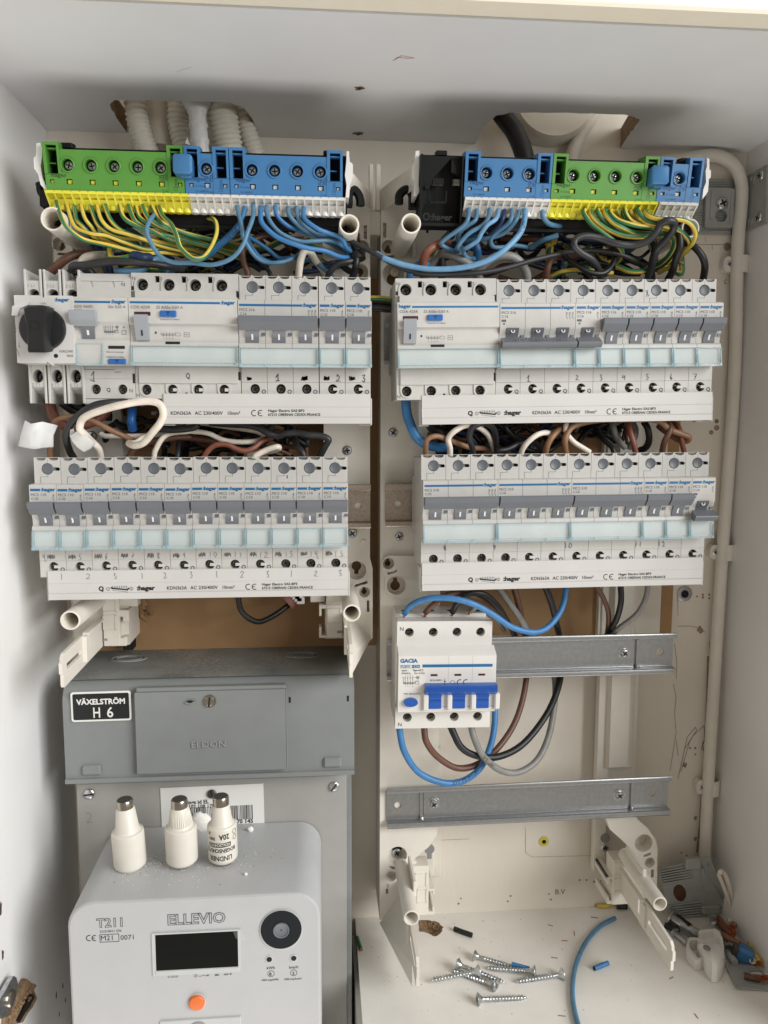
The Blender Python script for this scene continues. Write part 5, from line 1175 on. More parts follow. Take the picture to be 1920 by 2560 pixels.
# short link pieces between the two frames
c = P('s', 665, 700, YP+4)
mb = MB(); mb.box(c.x-4.8, c.x+4.8, YP+3, YP+9, c.z-8, c.z+10, .8); mb.box(c.x-8, c.x+8, YP+4, YP+8, c.z-5.5, c.z-2, .4); mb.box(c.x+.8, c.x+4.4, YP+1, YP+6, c.z+10, c.z+44, .6); mb.box(c.x-4.4, c.x-1.4, YP+1, YP+6, c.z+12, c.z+44, .6)
lk = mb.build('frame_link', M['cream'], org=c); tag(lk, 'cream plastic link piece joining the two frames at their top', 'link piece')

# ================================================================ distribution terminals
TILT = radians(11)
def tblock(name, row_o, x, w, body, inner, clampm, ncell, screws, label, marks, dz=0.0, toprec=True, embl=None, sym=None):
    p = row_o+Vector((x, 0, dz))
    t = thing(name, label, 'terminal block', p, 'coloured terminal blocks', (TILT, 0, 0))
    B = MB(); hs = [circ(sx, -9.2, 3.75, 22) for sx in screws]
    sq = [(4.2, 2.9)]+[(sx+.3, 4.0) for sx in screws]+[(w-3.0, 2.9)]
    for sx, s_ in sq: hs.append(rect(sx-s_/2, sx+s_/2, -20.4-s_/2-.4, -20.4+s_/2-.4))
    B.prism(rect(.15, w-.15, -27.6, 0) if not toprec else [(.15, -27.6), (w-.15, -27.6), (w-.15, -15.0), (w-10.4, -15.0), (w-10.4, 0), (10.4, 0), (10.4, -15), (.15, -15)], 0, 5, 'y', holes=hs)
    for x0, x1 in ((.15, 10.5), (w-10.5, w-.15)):   # end towers: open boxes
        B.prism(rect(x0, x1, -15, 6.2), -.6, 14, 'y', holes=[rect(x0+2.0, x1-1.6, -15.0+.1, 3.6)])
        B.box(x0+2, x1-1.6, 2, 13, .2, 1.6, .2); B.box(x0+2, x0+6.5, 4, 13, -8.5, -7.6, .2); B.box(x0, x1, 5, 14, -27, -15)
    B.box(10.4, w-10.4, 5, 14, -27.5, -.5)
    for sx in screws:
        B.lathe([(4.75, -.2), (4.75, .75), (4.4, 1.05), (3.9, .95), (3.7, .2)], (sx, 0, -9.2), (0, -1, 0), 24, caps=False)
    B.box(w-10.7, w-10.4, -.25, .4, -27, -1)
    B.build('housing', M[body], t)
    for sx in screws:
        mb = MB(); mb.mi = 0; mb.cyl((sx, 4.95, -9.2), (0, -1, 0), 3.7, .12, 16, mi=1); screw_head(mb, sx, 4.6, -9.3, 2.9, 0, 1, .5+sx, d=1.8); mb.build('screw', [M['screw'], M['dark']], t)
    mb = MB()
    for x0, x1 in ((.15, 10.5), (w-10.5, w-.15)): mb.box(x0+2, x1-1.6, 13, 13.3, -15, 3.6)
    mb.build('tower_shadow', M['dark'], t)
    mb = MB()
    for sx, s_ in sq: mb.box(sx-s_*.36, sx+s_*.36, 1.4+0, 5.2, -20.4-s_*.42-.4, -20.4+s_*.36-.4, .2)
    mb.build('release_tabs', M[clampm], t)
    # embossed writing
    mb = MB(); mb.fit('hager', 3.8, -.1, -17.3, 10.2, 3.0, 0, .02)
    if marks: mb.text('12mm', 0, 0, 0, 4.0, fr=((w-4.6, -.1, -26.4), (0, 0, 1), (-1, 0, 0)))
    mb.text('T 55', w-14.8, -.1, -26.9, 2.0)
    if embl: mb.text('4-16mm\u00b2', 6.6, -.1, -22.2, 2.2); mb.text('Ui 400V', 6.6, -.1, -26.4, 2.4)
    sxx = w-13.6
    mb.prism(rrect(sxx-2.5, sxx+2.5, -18.2, -12.9, .8), -.14, 0, 'y', holes=[rrect(sxx-2.2, sxx+2.2, -17.9, -13.2, .7)])
    if sym == 'N': mb.stroke([(sxx-1.2, 0, -17.2), (sxx-1.2, 0, -13.8), (sxx+1.2, 0, -17.2), (sxx+1.2, 0, -13.8)], .5)
    else:
        mb.prism(circ(sxx, -15.5, 1.9, 16), -.14, 0, 'y', holes=[circ(sxx, -15.5, 1.6, 16)]); mb.stroke([(sxx, 0, -13.8), (sxx, 0, -15.4)], .35); mb.stroke([(sxx-1.4, 0, -15.4), (sxx+1.4, 0, -15.4)], .35); mb.stroke([(sxx-.8, 0, -16.2), (sxx+.8, 0, -16.2)], .35)
    mb.build('embossed_marks', M[inner], t)
    # plug-in clamp strip, sloping back
    x0c, x1c = (w-ncell*5.4)/2+.9, (w-ncell*5.4)/2+.9+ncell*5.4
    mb = MB(); full = [(-.6, -27.7), (-1.2, -28.6), (-.4, -30.2), (6.0, -38.6), (7.4, -42.4), (11, -42.6), (13, -27.7)]
    back = [(3.2, -27.7), (2.4, -31), (8.0, -38.6), (10.0, -42.4), (12, -42.5), (13, -27.7)]
    mb.prism(back, x0c, x1c, 'x'); mb.prism([(-.6, -27.7), (-1.2, -28.6), (-.9, -30.0), (3.0, -31.2), (4, -27.7)], x0c, x1c, 'x')
    for k in range(ncell+1):
        xx = x0c+k*5.4; mb.prism(full, xx-.55, xx+.55, 'x')
        if k < ncell:
            mb.prism([(2.6, -34.0), (6.4, -38.4), (7.2, -37.6), (5.6, -34.2)], xx+.5, xx+4.9, 'x')
            a = Vector((xx+2.7, 6.8, -37.9)); mb.lathe([(2.9, 0), (2.9, 3.6), (2.5, 4.0), (2.1, 3.8), (1.9, .4)], a+Vector((0, 2.2, -.6)), (0, -.25, -1), 12)
    mb.build('clamp_strip', M[clampm], t)
    for ch in kids(t):
        for v in ch.data.vertices:
            z = v.co.z*1000
            if z > 0: z *= .68
            elif z < -27.6: z = -14-13.6*.78+(z+27.6)*.82
            elif z < -14: z = -14+(z+14)*.78
            v.co.z = z*.001
    return t, p, x0c
def bp(p, x, yz=( -.1, -.0)): return p
rowL = at(105, 378, -118)+Vector((0, 0, 0)); rowL.z = at(480, 384, -118).z
def colx(px, py=470): return at(px, py, -116).x
XA = [105, 458, 572, 857]
TB = {}
xg = [at(v, 365, -119).x for v in XA]; x0 = xg[0]; ro = Vector((0, -119, rowL.z))
gw = xg[1]-xg[0]; ratio = gw/95.0
def scr(view, L, x0, Y=-119): return [P(view, v, 715, Y).x-x0 for v in L]
TB['gL'] = tblock('earth_terminal_block', ro, xg[0], xg[1]-xg[0]-.2, 'green', 'greeni', 'yellow', 17, scr('A', [288, 388, 488, 590, 690], xg[0]), 'wide green earth terminal block with yellow clamps, far left of the left strip', True)
TB['bL'] = tblock('neutral_terminal_block', ro, xg[1], xg[2]-xg[1]-.2, 'blue', 'bluei', 'clampw', 5, scr('A', [889], xg[1]), 'small blue neutral terminal block beside the wide green block on the left strip, clamps empty', True, sym='N', embl=True)
TB['BL'] = tblock('neutral_terminal_block', ro, xg[2], xg[3]-xg[2], 'blue', 'bluei', 'clampw', 14, scr('A', [1087, 1185, 1284, 1383], xg[2]), 'wide blue neutral terminal block with four screws on the left terminal strip', True, sym='N', embl=True)
XB = [960+352*S, 960+732*S, 960+1195*S, 960+1385*S]
xh = [at(v, 385, -114).x for v in XB]; rr_ = Vector((0, -114, at(1400, 401, -114).z))
TB['BR'] = tblock('neutral_terminal_block', rr_, xh[0], xh[1]-xh[0]-.2, 'blue', 'bluei', 'clampw', 11, scr('B', [446, 538, 632], xh[0], -114), 'blue neutral terminal block with three screws next to the empty black carrier', True, sym='N', embl=True)
TB['gR'] = tblock('earth_terminal_block', rr_, xh[1], xh[2]-xh[1]-.2, 'green', 'greeni', 'yellow', 14, scr('B', [823, 915, 1006, 1100], xh[1], -114), 'green earth terminal block with yellow clamps in the middle of the right terminal strip', True, embl=True)
TB['bR'] = tblock('neutral_terminal_block', rr_, xh[2], xh[3]-xh[2], 'blue', 'bluei', 'clampw', 5, scr('B', [1283], xh[2], -114), 'small blue neutral terminal block at the right end of the right terminal strip, clamps empty', True, sym='N', embl=True)
for key, w, x, lb in (('L', 'A', 790, 'blue bridge plug joining the green and the small blue block on the left strip'), ('R', 'B', 1190, 'blue bridge plug joining the green and the small blue block on the right strip')):
    Yb = -119 if key == 'L' else -114; c = P(w, x, 710 if key == 'L' else 757, Yb-4); mb = MB(); mb.box(c.x-6.1, c.x+6.1, Yb-7, Yb+9, c.z-6.2, c.z+6.0, 1.3)
    mb.box(c.x-2.4, c.x+4.6, Yb-1, Yb+12, c.z-7.2, c.z+4, .5)
    tag(mb.build('bridge_plug', M['blue'], org=c, ang=50), lb, 'bridge plug', 'blue bridge plugs')
def carrier(ro, x0, x1, z, lbl, hooks, empty=None):
    t = thing('terminal_carrier', lbl, 'terminal carrier', (x0, ro.y, z), 'black terminal carriers', (TILT, 0, 0)); w = x1-x0
    mb = MB(); mb.box(0, w, 14.5, 20, -44, 2.0, .4); mb.box(0, w, 9, 14.6, .4, 2.2, .3); mb.box(0, w, 12.8, 20, -46, -43, .4)
    for x in (w*.07, w*.93): mb.box(x-2.4, x+5, 7, 16, 1.6, 5, .5)
    for k in range(12): mb.box(w*(k+.5)/12-.8, w*(k+.5)/12+.8, 15.5, 18, -48, -45.5)
    mb.build('backing_rail', M['black'], t)
    return t, w
cL, wL = carrier(ro, xg[0]-2, xg[3]+3.5, ro.z, 'black carrier rail behind the blocks of the left terminal strip', 1)
cR, wR = carrier(rr_, P('B', 158, 690, -114).x, xh[3]+3, rr_.z, 'black carrier rail of the right terminal strip, empty at its left end', 1)
# empty bay of the right carrier
mb = MB(); x0, x1 = 0.0, xh[0]-P('B', 158, 690, -114).x
mb.prism(rect(x0, x1-1, -42, 1), 5, 8, 'y', holes=[rect(9.5, 17, -17, -13), rect(24, 29, -17, -13), rect(22, 31, -9, 0.2)]); mb.box(x0, x0+1.6, -2, 14, -42, 1.4, .3); mb.box(x1-2, x1-1, 0, 14, -42, 1, .2)
mb.box(x0, x1-1, 4, 16, -44, -41.5, .3); mb.box(7, 19.5, 4, 5, -29, -27.8); mb.box(7, 8, 4, 5, -29, -21); mb.box(18.6, 19.5, 4, 5, -29, -21); mb.box(x0+4, x0+7, 3, 5, -20, -18)
mb.build('empty_bay', M['black'], cR)
mb = MB(); mb.text('\u25cb:hager', 3, 4.86, -40, 6.2, 0, .03); mb.build('embossed_marks', M['knob'], cR)
mb = MB(); mb.box(9.5, 17, 8.5, 9, -17, -13); mb.box(24, 29, 8.5, 9, -17, -13); mb.build('pale_gap', M['cream'], cR)
# white end caps with black hooks
def endcap(w, pts, Y, parent, label, flip, nm='end_cap'):
    mb = MB(); Q = [P(w, x, y, Y) for x, y in pts]; mb.prism([(p.x, p.z) for p in Q], Y-1.2, Y+16, 'y'); c = Q[0]
    o = mb.build(nm, M['capw'], org=c); tag(o, label, 'end cap', 'white end caps of the terminal strips'); return o
endcap('A', [(160, 622), (176, 620), (184, 640), (184, 680), (178, 720), (186, 770), (208, 822), (200, 824), (178, 800), (168, 755), (150, 730), (148, 685), (158, 675)], -112, None, 'white end cap at the left end of the left terminal strip', 0)
endcap('A', [(1497, 655), (1508, 657), (1510, 700), (1524, 712), (1524, 766), (1512, 800), (1508, 855), (1493, 855), (1497, 800), (1490, 760), (1496, 700)], -112, None, 'white end cap at the right end of the left terminal strip', 1)
endcap('B', [(136, 655), (152, 653), (152, 700), (148, 800), (152, 830), (140, 850), (128, 848), (130, 790), (122, 770), (122, 715), (132, 700)], -106, None, 'white end cap at the empty left end of the right terminal strip', 0)
endcap('B', [(1392, 684), (1402, 690), (1402, 735), (1409, 738), (1408, 770), (1400, 775), (1396, 830), (1382, 850), (1372, 862), (1376, 820), (1388, 790), (1386, 740), (1392, 720)], -106, None, 'white end cap at the right end of the right terminal strip', 1)
def hook(w, pts, Y, rad, label):
    mb = MB(); Q = [P(w, x, y, Y) for x, y in pts]; path = catmull(Q, 4)
    for a, b in zip(path[:-1], path[1:]):
        pass
    mb.tube(path, rad, 6); mb.box(Q[0].x-3, Q[0].x+3, Y-3, Y+8, Q[0].z-7, Q[0].z+4, .5); tag(mb.build('latch_hook', M['black'], org=Q[0]), label, 'latch hook', 'black latch hooks')
hook('s', [(215, 190), (300, 100), (350, 130), (395, 200), (420, 290), (420, 380)], -92, 3.0, 'black latch hook below the right end cap of the left terminal strip')
hook('s', [(1340, 230), (1250, 100), (1160, 120), (1095, 200), (1090, 290), (1085, 350)], -88, 3.0, 'black latch hook below the left end cap of the right terminal strip')
hook('A', [(195, 850), (175, 830), (170, 800), (166, 790)], -92, 2.4, 'small black latch hook below the far left end cap')

# ================================================================ grey meter housing
xe0, xe1 = -190.5, 24.2
t = thing('meter_housing', 'grey painted steel meter housing standing in the lower left of the cabinet', 'metal housing', ((xe0+xe1)/2, -88, ZF)); oE = Vector(((xe0+xe1)/2, -88, ZF))
mb = MB(); zt0 = -190.5; rr = 15
arc_ = [(-88+rr-rr*cos(a), zt0-rr+rr*sin(a)) for a in [pi/2*i/7 for i in range(8)]]
prof = [(-4, -265)]+[(-88, -265)]+arc_+[(-4, zt0+1.5)]
mb.prism(prof, xe0, xe1, 'x'); mb.prism([(-90.0, -265.8), (-87.4, -265.8), (-87.4, -262), (-90, -262.6)], xe0, xe1, 'x')
body = mb.build('hood', M['eldon'], t, oE, ang=25)
mb = MB(); mb.prism([(-72, zt0+.12), (-4, zt0+1.62), (-4, zt0+1.9), (-78, zt0+.3)], xe0+1, xe1-1, 'x'); mb.build('dusty_top', M['eldontop'], t, oE)
mb = MB(); mb.box(xe0+5, xe1-1.5, -68, -4, ZF-250, -264.8, .5); mb.build('lower_case', M['eldon'], t, oE)
px0, px1 = at(190, 1960, -72).x, at(866, 1945, -72).x
mb = MB(); mb.box(px0, px1, -72, -68.2, ZF-248, at(500, 1950, -72).z, .5); pl_ = mb.build('mounting_plate', M['plate'], t, oE)
for x, y in ((386, 595), (1443, 563), (917, 592)):
    c = P('G', x, y, -72); mb = MB(); screw_head(mb, c.x, -72.4 if x != 917 else -73.4, c.z, 4.0 if x != 917 else 3.6, 0, 1, .9 if x == 1443 else (.1 if x == 386 else 1.8), slot=True, d=1.6); mb.build('screw', [M['screw'] if x != 917 else M['nickeld'], M['dark']], t, oE)
c = P('G', 368, 722, -72.1); mb = MB(); mb.text('2', c.x, -72.15, c.z, 12.5, 0, -.01); mb.build('stamped_figure', M['cup'], t, oE)
# knock-outs on the hood top
for w, x, y, rx, ry, lb in (('q', 1060, 980, 15, 10, 0), ('r', 420, 930, 15.5, 10, 0)):
    c = PZ(w, x, y, zt0+1.4); mb = MB()
    for k, rr2 in enumerate((rx, rx*.72)):
        ri = []; n = 28
        for q_, hgt in ((1.0, 0), (.95, .9), (.86, .9), (.81, 0)):
            for i in range(n):
                a = 2*pi*i/n; ri.append((c.x+rr2*q_*cos(a), min(c.y+rr2*.62*q_*sin(a), -9), c.z+hgt))
        fs = [(j*n+i, j*n+(i+1) % n, (j+1)*n+(i+1) % n, (j+1)*n+i) for j in range(3) for i in range(n)]; mb.add(ri, fs)
    mb.build('knock_out', M['eldontop'], t, oE)
# raised service cover
a = P('G', 580, 160, -93); b = P('G', 1237, 490, -93)
mb = MB(); mb.prism(rrect(a.x, b.x, b.z, a.z, .8), -92.5, -88, 'y'); mb.box(a.x+1, b.x+.3, -91.8, -86.4, a.z-.3, a.z+3.0, .6); mb.box(b.x, b.x+.9, -91.6, -88, b.z+.5, a.z, .3); mb.box(a.x+.2, b.x-.2, -91.4, -88, b.z-1.0, b.z, .4)
cv = mb.build('service_cover', M['eldon'], t, oE)
mb = MB(); c = P('G', 822, 398, -92.7); mb.text('ELDON', c.x, -92.85, c.z, 6.8, 0, .02, 1.15); mb.build('embossed_name_shade', M['disc'], cv, oE)  # flat dark letters, the shade of the embossing put into colour
mb = MB(); mb.text('ELDON', c.x+.45, -92.95, c.z+.35, 6.8, 0, .0, 1.15); mb.build('name_highlight', M['plate'], cv, oE)  # pale offset letters, painted as light catching the embossed edges
mb = MB(); c = P('G', 905, 195, -92.7); mb.lathe([(5.0, 0), (5.0, .3), (4.4, .3)], (c.x, -92.5, c.z), (0, -1, 0), 24); screw_head(mb, c.x, -92.7, c.z, 4.1, 0, 1, 1.45, slot=True, d=2.2); mb.build('cover_screw', [M['nickel'], M['dark']], cv, oE)
mb = MB(); c = P('G', 822, 190, -92.6); mb.prism([(c.x+4.2*cos(a_), c.z-1+2.0*sin(a_)) for a_ in [pi+pi*i/10 for i in range(11)]], -93.6, -92.4, 'y', mi=0); mb.prism([(c.x-2.8, c.z-.6), (c.x-1, c.z-1.9), (c.x+1, c.z-1.9), (c.x+2.8, c.z-.6), (c.x, c.z+.2)], -93.8, -93.5, 'y', mi=1); mb.build('seal_eye', [M['eldon'], M['dark']], cv, oE)
mb = MB()
for x, y in ((1252, 190), (1503, 184)): c = P('G', x, y, -88.2); mb.box(c.x-.8, c.x+.8, -88.15, -88, c.z-2.2, c.z+2.2)
mb.build('slot', M['dark'], t, oE)
for x, y in ((392, 497), (1436, 463)):
    c = P('G', x, y, -90.5); mb = MB(); mb.box(c.x-7, c.x+7, -90.4, -87, c.z-4, c.z+3.8, 1.4); mb.build('pressed_tab', M['eldon'], t, oE)
mb = MB(); c = PZ('q', 0, 0, zt0); a = P('E', 905, 925, -14); b = P('E', 985, 938, -14); mb.box(a.x, b.x, -12, -8.2, a.z-3, a.z+.5); mb.build('top_notch', M['dark'], t, oE)
# nameplate
a = P('G', 304, 157, -89.2); b = P('G', 569, 278, -89.2); cx, cz = (a.x+b.x)/2, (a.z+b.z)/2; hw, hh = (b.x-a.x)/2, (a.z-b.z)/2
tn = thing('nameplate', 'black and white enamel nameplate reading V\u00c4XELSTR\u00d6M H 6', 'sign', (cx, -88.3, cz-hh), None, (0, -.006, 0))
mb = MB(); mb.prism(rrect(-hw, hw, 0, 2*hh, 2), -.9, 0, 'y'); mb.build('rim', M['signw'], tn)
mb = MB(); mb.prism(rrect(-hw+1.4, hw-1.4, 1.4, 2*hh-1.4, 1.2), -1.0, -.85, 'y'); mb.build('enamel_field', M['sign'], tn)
mb = MB(); mb.fit('V\u00c4XELSTR\u00d6M', -17.4, -1.1, hh*1.16, 34.8, 4.0, 0, .035); mb.fit('H', -6.3, -1.1, hh*.26, 5.4, 7.8, 0, .012); mb.fit('6', 3.7, -1.1, hh*.26, 4.9, 7.8, 0, .012)
mb.build('lettering', M['signw'], tn)
# barcode sticker
a = P('G', 695, 571, -72.6); b = P('G', 1141, 561, -72.6); zb = P('G', 900, 800, -72.6).z
ts = thing('barcode_sticker', 'white sticker with a barcode and number on the plate behind the fuses', 'sticker', (a.x, -72.35, zb), None, (0, -.012, 0)); sw = b.x-a.x; sh = a.z-zb
mb = MB(); mb.box(0, sw, -.3, 0, 0, sh); mb.build('paper', M['paperw'], ts)
def sp(x, y): p = P('G', x, y, -72.8); return p.x-a.x, p.z-zb
mb = MB(); x_, z_ = sp(812, 642); mb.text('ings id EL', x_, -.42, z_, 4.3, 0, .03); x_, z_ = sp(815, 660); mb.text('102 108 170', x_, -.42, z_, 4.0, 0, .02); x_, z_ = sp(1024, 727); mb.text('70 145', x_, -.42, z_, 4.6, 0, .03)
rn = random.Random(11); xx, z1 = sp(748, 660); xe, z2 = sp(1090, 708)
while xx < xe:
    wbar = rn.choice([.35, .5, .8]); mb.box(xx, xx+wbar, -.42, -.3, z2, z1); xx += wbar+rn.choice([.4, .5, .9])
mb.build('printing', M['blackprint'], ts)

# ================================================================ electricity meter
mx0, mx1 = at(168, 2330, -166).x, at(802, 2330, -166).x; mzt = -311.5
t = thing('electricity_meter', 'light grey electricity meter with dark display and orange button', 'meter', ((mx0+mx1)/2, -166, ZF-96)); oM = Vector(((mx0+mx1)/2, -166, ZF-96))
def mo(ins, rad, dx=0): return rrect(mx0+ins+dx, mx1-ins, ZF-96, mzt-ins, rad, 9)
# round only the two upper corners
def mtop(ins, rad, zt_=None):
    z1 = (zt_ if zt_ is not None else mzt)-ins; x0_, x1_ = mx0+ins, mx1-ins; n = 10
    return [(x0_, ZF-96), (x1_, ZF-96)]+[(x1_-rad+rad*cos(a), z1-rad+rad*sin(a)) for a in [pi/2*i/n for i in range(n+1)]]+[(x0_+rad+rad*cos(a), z1-rad+rad*sin(a)) for a in [pi/2+pi/2*i/n for i in range(n+1)]]
mb = MB(); L = [(mtop(1.8, 16.5), -166), (mtop(.6, 17.4), -165.4), (mtop(0, 18), -163.6), (mtop(-.2, 18), -120), (mtop(-.4, 18), -73)]
vs = [(p[0], yy, p[1]) for o_, yy in L for p in o_]; n = len(L[0][0]); fs = [tuple(range(n))]
for j in range(len(L)-1): fs += [(j*n+i, j*n+(i+1) % n, (j+1)*n+(i+1) % n, (j+1)*n+i) for i in range(n)]
mb.add(vs, fs); mb.build('case', M['meter'], t, oM, ang=28)
YF2 = -166.12
def mp(x, y): p = P('G', x, y, YF2); return p.x, p.z
a = mp(655, 1198); b = mp(1042, 1362); c = mp(670, 1196); d = mp(1030, 1340)
mb = MB(); mb.prism(rect(a[0], b[0], b[1], a[1]), -166.7, -165, 'y', holes=[rect(c[0], d[0], d[1], c[1]-1.2)]); mb.box(a[0]+1.6, b[0]-1.6, -167, -166, b[1]+1, d[1]-.2, .3); fr_ = mb.build('display_bezel', M['metertop'], t, oM)
mb = MB(); mb.box(c[0], d[0], -166.35, -165.9, d[1], c[1]-1.2); sc = mb.build('display', M['lcd'], t, oM)
mb = MB(); z = d[1]+2; mb.text('1.8.0', c[0]+3, -166.45, c[1]-10, 4.6, 0); mb.text('012647.362 kWh', c[0]+5, -166.45, c[1]-18.5, 5.6, 0, .01); mb.build('digits', M['lcdseg'], sc, oM)
q = [mp(x, y) for x, y in [(1008, 1187), (1040, 1184), (1062, 1212), (1058, 1225), (1020, 1216)]]
mb = MB(); mb.prism(q, -167.3, -167.1, 'y'); mb.build('film_tab', M['glass'], sc, oM)
cx, cz = mp(1215, 1180)
mb = MB(); mb.lathe([(27.2*1.0*0+14.6, 0), (14.6, .5), (13.9, .7)], (cx, -166, cz-.4), (0, -1, 0), 40); mb.build('port_bezel', M['meter'], t, oM)
mb = MB(); mb.lathe([(13.8, .3), (13.6, 1.0), (5.6, 1.1)], (cx, -166, cz), (0, -1, 0), 40); ob = mb.build('optical_port', M['lens'], t, oM)
mb = MB(); mb.lathe([(5.4, 1.0), (5.4, 1.8), (4.9, 2.0), (4.6, 1.4), (3.5, 1.2), (.5, 1.1)], (cx, -166, cz), (0, -1, 0), 28); mb.build('port_ring', M['lever'], ob, oM)
for x, y in ((1163, 1310), (1269, 1305)):
    c_ = mp(x, y); mb = MB(); mb.lathe([(2.6, 0), (2.5, .4), (1.9, .4)], (c_[0], -166, c_[1]), (0, -1, 0), 20, mi=0); mb.lathe([(1.9, .42), (1.6, .5)], (c_[0], -166, c_[1]), (0, -1, 0), 16, mi=1); mb.build('pulse_led', [M['metertop'], M['dark']], t, oM)
c_ = mp(851, 1494); mb = MB(); mb.lathe([(5.9, 0), (5.9, .4), (5.5, .5)], (c_[0], -166, c_[1]), (0, -1, 0), 30, mi=1); mb.lathe([(5.4, .3), (5.3, 1.6), (4.6, 2.2), (2, 2.4)], (c_[0], -166, c_[1]), (0, -1, 0), 30, mi=0); mb.build('button', [M['orange'], M['metertop']], t, oM)
a = mp(690, 1576); b = mp(1042, 1620); mb = MB(); mb.box(a[0], b[0], -166.9, -165, b[1]-10, a[1], .4); mb.build('lower_panel', M['metertop'], t, oM)
c_ = mp(857, 1612); mb = MB(); mb.lathe([(6.2, 0), (6.2, 1.3), (5.2, 1.5)], (c_[0], -166, c_[1]), (0, -1, 0), 26); mb.build('sealing_plug', M['cup'], t, oM)
mb = MB(); yy = YF2-.02
def mt(s_, x, y, sz, **k): p = mp(x, y); mb.text(s_, p[0], yy, p[1], sz, **k)
mt('21/210411 CN', 431, 1196, 2.3, bold=.01); mt('0071', 520, 1227, 4.8); mt('M21', 434, 1230, 5.0); mt('L1 L2 L3', 725, 1390, 1.9, bold=.02)
mt('MID', 928, 1382, 1.7, bold=.02); mt('P1', 894, 1384, 1.7, bold=.02); mt('NW \u03a8', 967, 1380, 1.8, bold=.02); mt('kWh', 1152, 1354, 2.8, bold=.01); mt('kvarh', 1249, 1351, 2.8, bold=.01)
mt('1000 imp/kWh', 1128, 1405, 1.95, bold=.01); mt('1000 imp/kvarh', 1225, 1401, 1.95, bold=.01); mt('B', 1163, 1381, 3.0, bold=.02); mt('2', 1263, 1377, 3.0, bold=.02)
for x, y in ((1171, 1373), (1269, 1369)):
    c_ = mp(x, y); mb.prism(circ(c_[0], c_[1], 2.3, 20), yy, -166, 'y', holes=[circ(c_[0], c_[1], 2.05, 20)])
a = mp(430, 1204); b = mp(515, 1234); mb.prism(rect(a[0], b[0], b[1], a[1]), yy, -166, 'y', holes=[rect(a[0]+.3, b[0]-.3, b[1]+.3, a[1]-.3)])
for x in (386, 410):
    c_ = mp(x, 1219)
    for k in range(8):
        a0 = pi*.4+k*pi*1.2/8; mb.stroke([(c_[0]+1.9*cos(q_), -166, c_[1]+1.9*sin(q_)) for q_ in (a0, a0+pi*.15)], .5)
c_ = mp(410, 1219); mb.stroke([(c_[0]-1.8, -166, c_[1]), (c_[0]-.2, -166, c_[1])], .5)
c_ = mp(845, 1381); mb.stroke([(c_[0]+1*cos(a_), -166, c_[1]+1*sin(a_)) for a_ in [.9*pi+1.9*pi*i/10 - .3 for i in range(10)]], .22); mb.stroke([(c_[0], -166, c_[1]+1.3), (c_[0], -166, c_[1])], .25)
a = mp(858, 1384); mb.stroke([(a[0], -166, a[1]), (a[0]+2, -166, a[1]), (a[0]+3, -166, a[1]+.6), (a[0]+5, -166, a[1]), (a[0]+6.5, -166, a[1]+.8)], .25)
mb.build('front_print', M['blackprint'], t, oM)
mb = MB()
def outlined(s_, x, y, sz, bold=.03, sx=1.0):
    p = mp(x, y); mb.text(s_, p[0], yy, p[1], sz, 0, bold, sx); mb.text(s_, p[0], yy-.06, p[1], sz, 1, bold-.055, sx)
outlined('T211', 418, 1173, 8.6, .04); outlined('ELLEVIO', 722, 1162, 10.2, .04, 1.03)
mb.build('outlined_lettering', [M['greyprint'], M['meter']], t, oM)
# dust and crumbs on the meter top
rn = random.Random(21); mb = MB(); ztm = mzt+.45
for k in range(560):
    cxx, cyy, sx_, sy_ = rn.choice([(-128, -122, 12, 6), (-120, -130, 20, 9), (-100, -118, 18, 7), (-60, -115, 26, 14), (-135, -135, 10, 8), (-90, -135, 30, 12)])
    x = cxx+rn.gauss(0, sx_); y = cyy+rn.gauss(0, sy_); r_ = rn.choice([.12, .18, .25, .36])
    if not (mx0+20 < x < mx1-18 and -162 < y < -80): continue
    mb.lathe([(r_, 0), (r_*.6, r_*.8)], (x, y, ztm-.25), (0, 0, 1), 5, rn.choice([0, 0, 0, 0, 1]))
od = mb.build('plaster_dust', [M['chip'], M['wood']], org=(-100, -120, ztm), sm=False); tag(od, 'scatter of pale plaster dust on top of the electricity meter', 'dust'); od['kind'] = 'stuff'
def crumb(c, r, lb, seed, m='chip', sq=(1, .6, 1), nm='plaster_crumb', cat='crumb'):
    rn = random.Random(seed); mb = MB(); n = 10; vs = []
    for j in range(7):
        ph = pi*j/6
        for i in range(n):
            q = r*rn.uniform(.82, 1.1); a = 2*pi*i/n; vs.append((c[0]+q*sin(ph)*cos(a)*sq[0], c[1]+q*sin(ph)*sin(a)*sq[1], c[2]+q*cos(ph)*sq[2]))
    fs = [(j*n+i, j*n+(i+1) % n, (j+1)*n+(i+1) % n, (j+1)*n+i) for j in range(6) for i in range(n)]
    mb.add(vs, fs); return tag(mb.build(nm, M[m], org=(c[0], c[1], c[2]-r), ang=80), lb, cat)
p = P('G', 868, 722, -80); crumb((p.x, -80, p.z+.5), 9.0, 'big white plaster crumb leaning between the middle and right fuse', 4, sq=(1.05, .45, .95))
p = PZ('G', 1082, 758, ztm); crumb((p.x, p.y, ztm+1.6), 2.4, 'small plaster crumb on the meter top right of the fuses', 6); p = PZ('G', 1062, 946, ztm); crumb((p.x, p.y, ztm+.6), 1.3, 'tiny plaster crumb on the meter top near its front edge', 8)
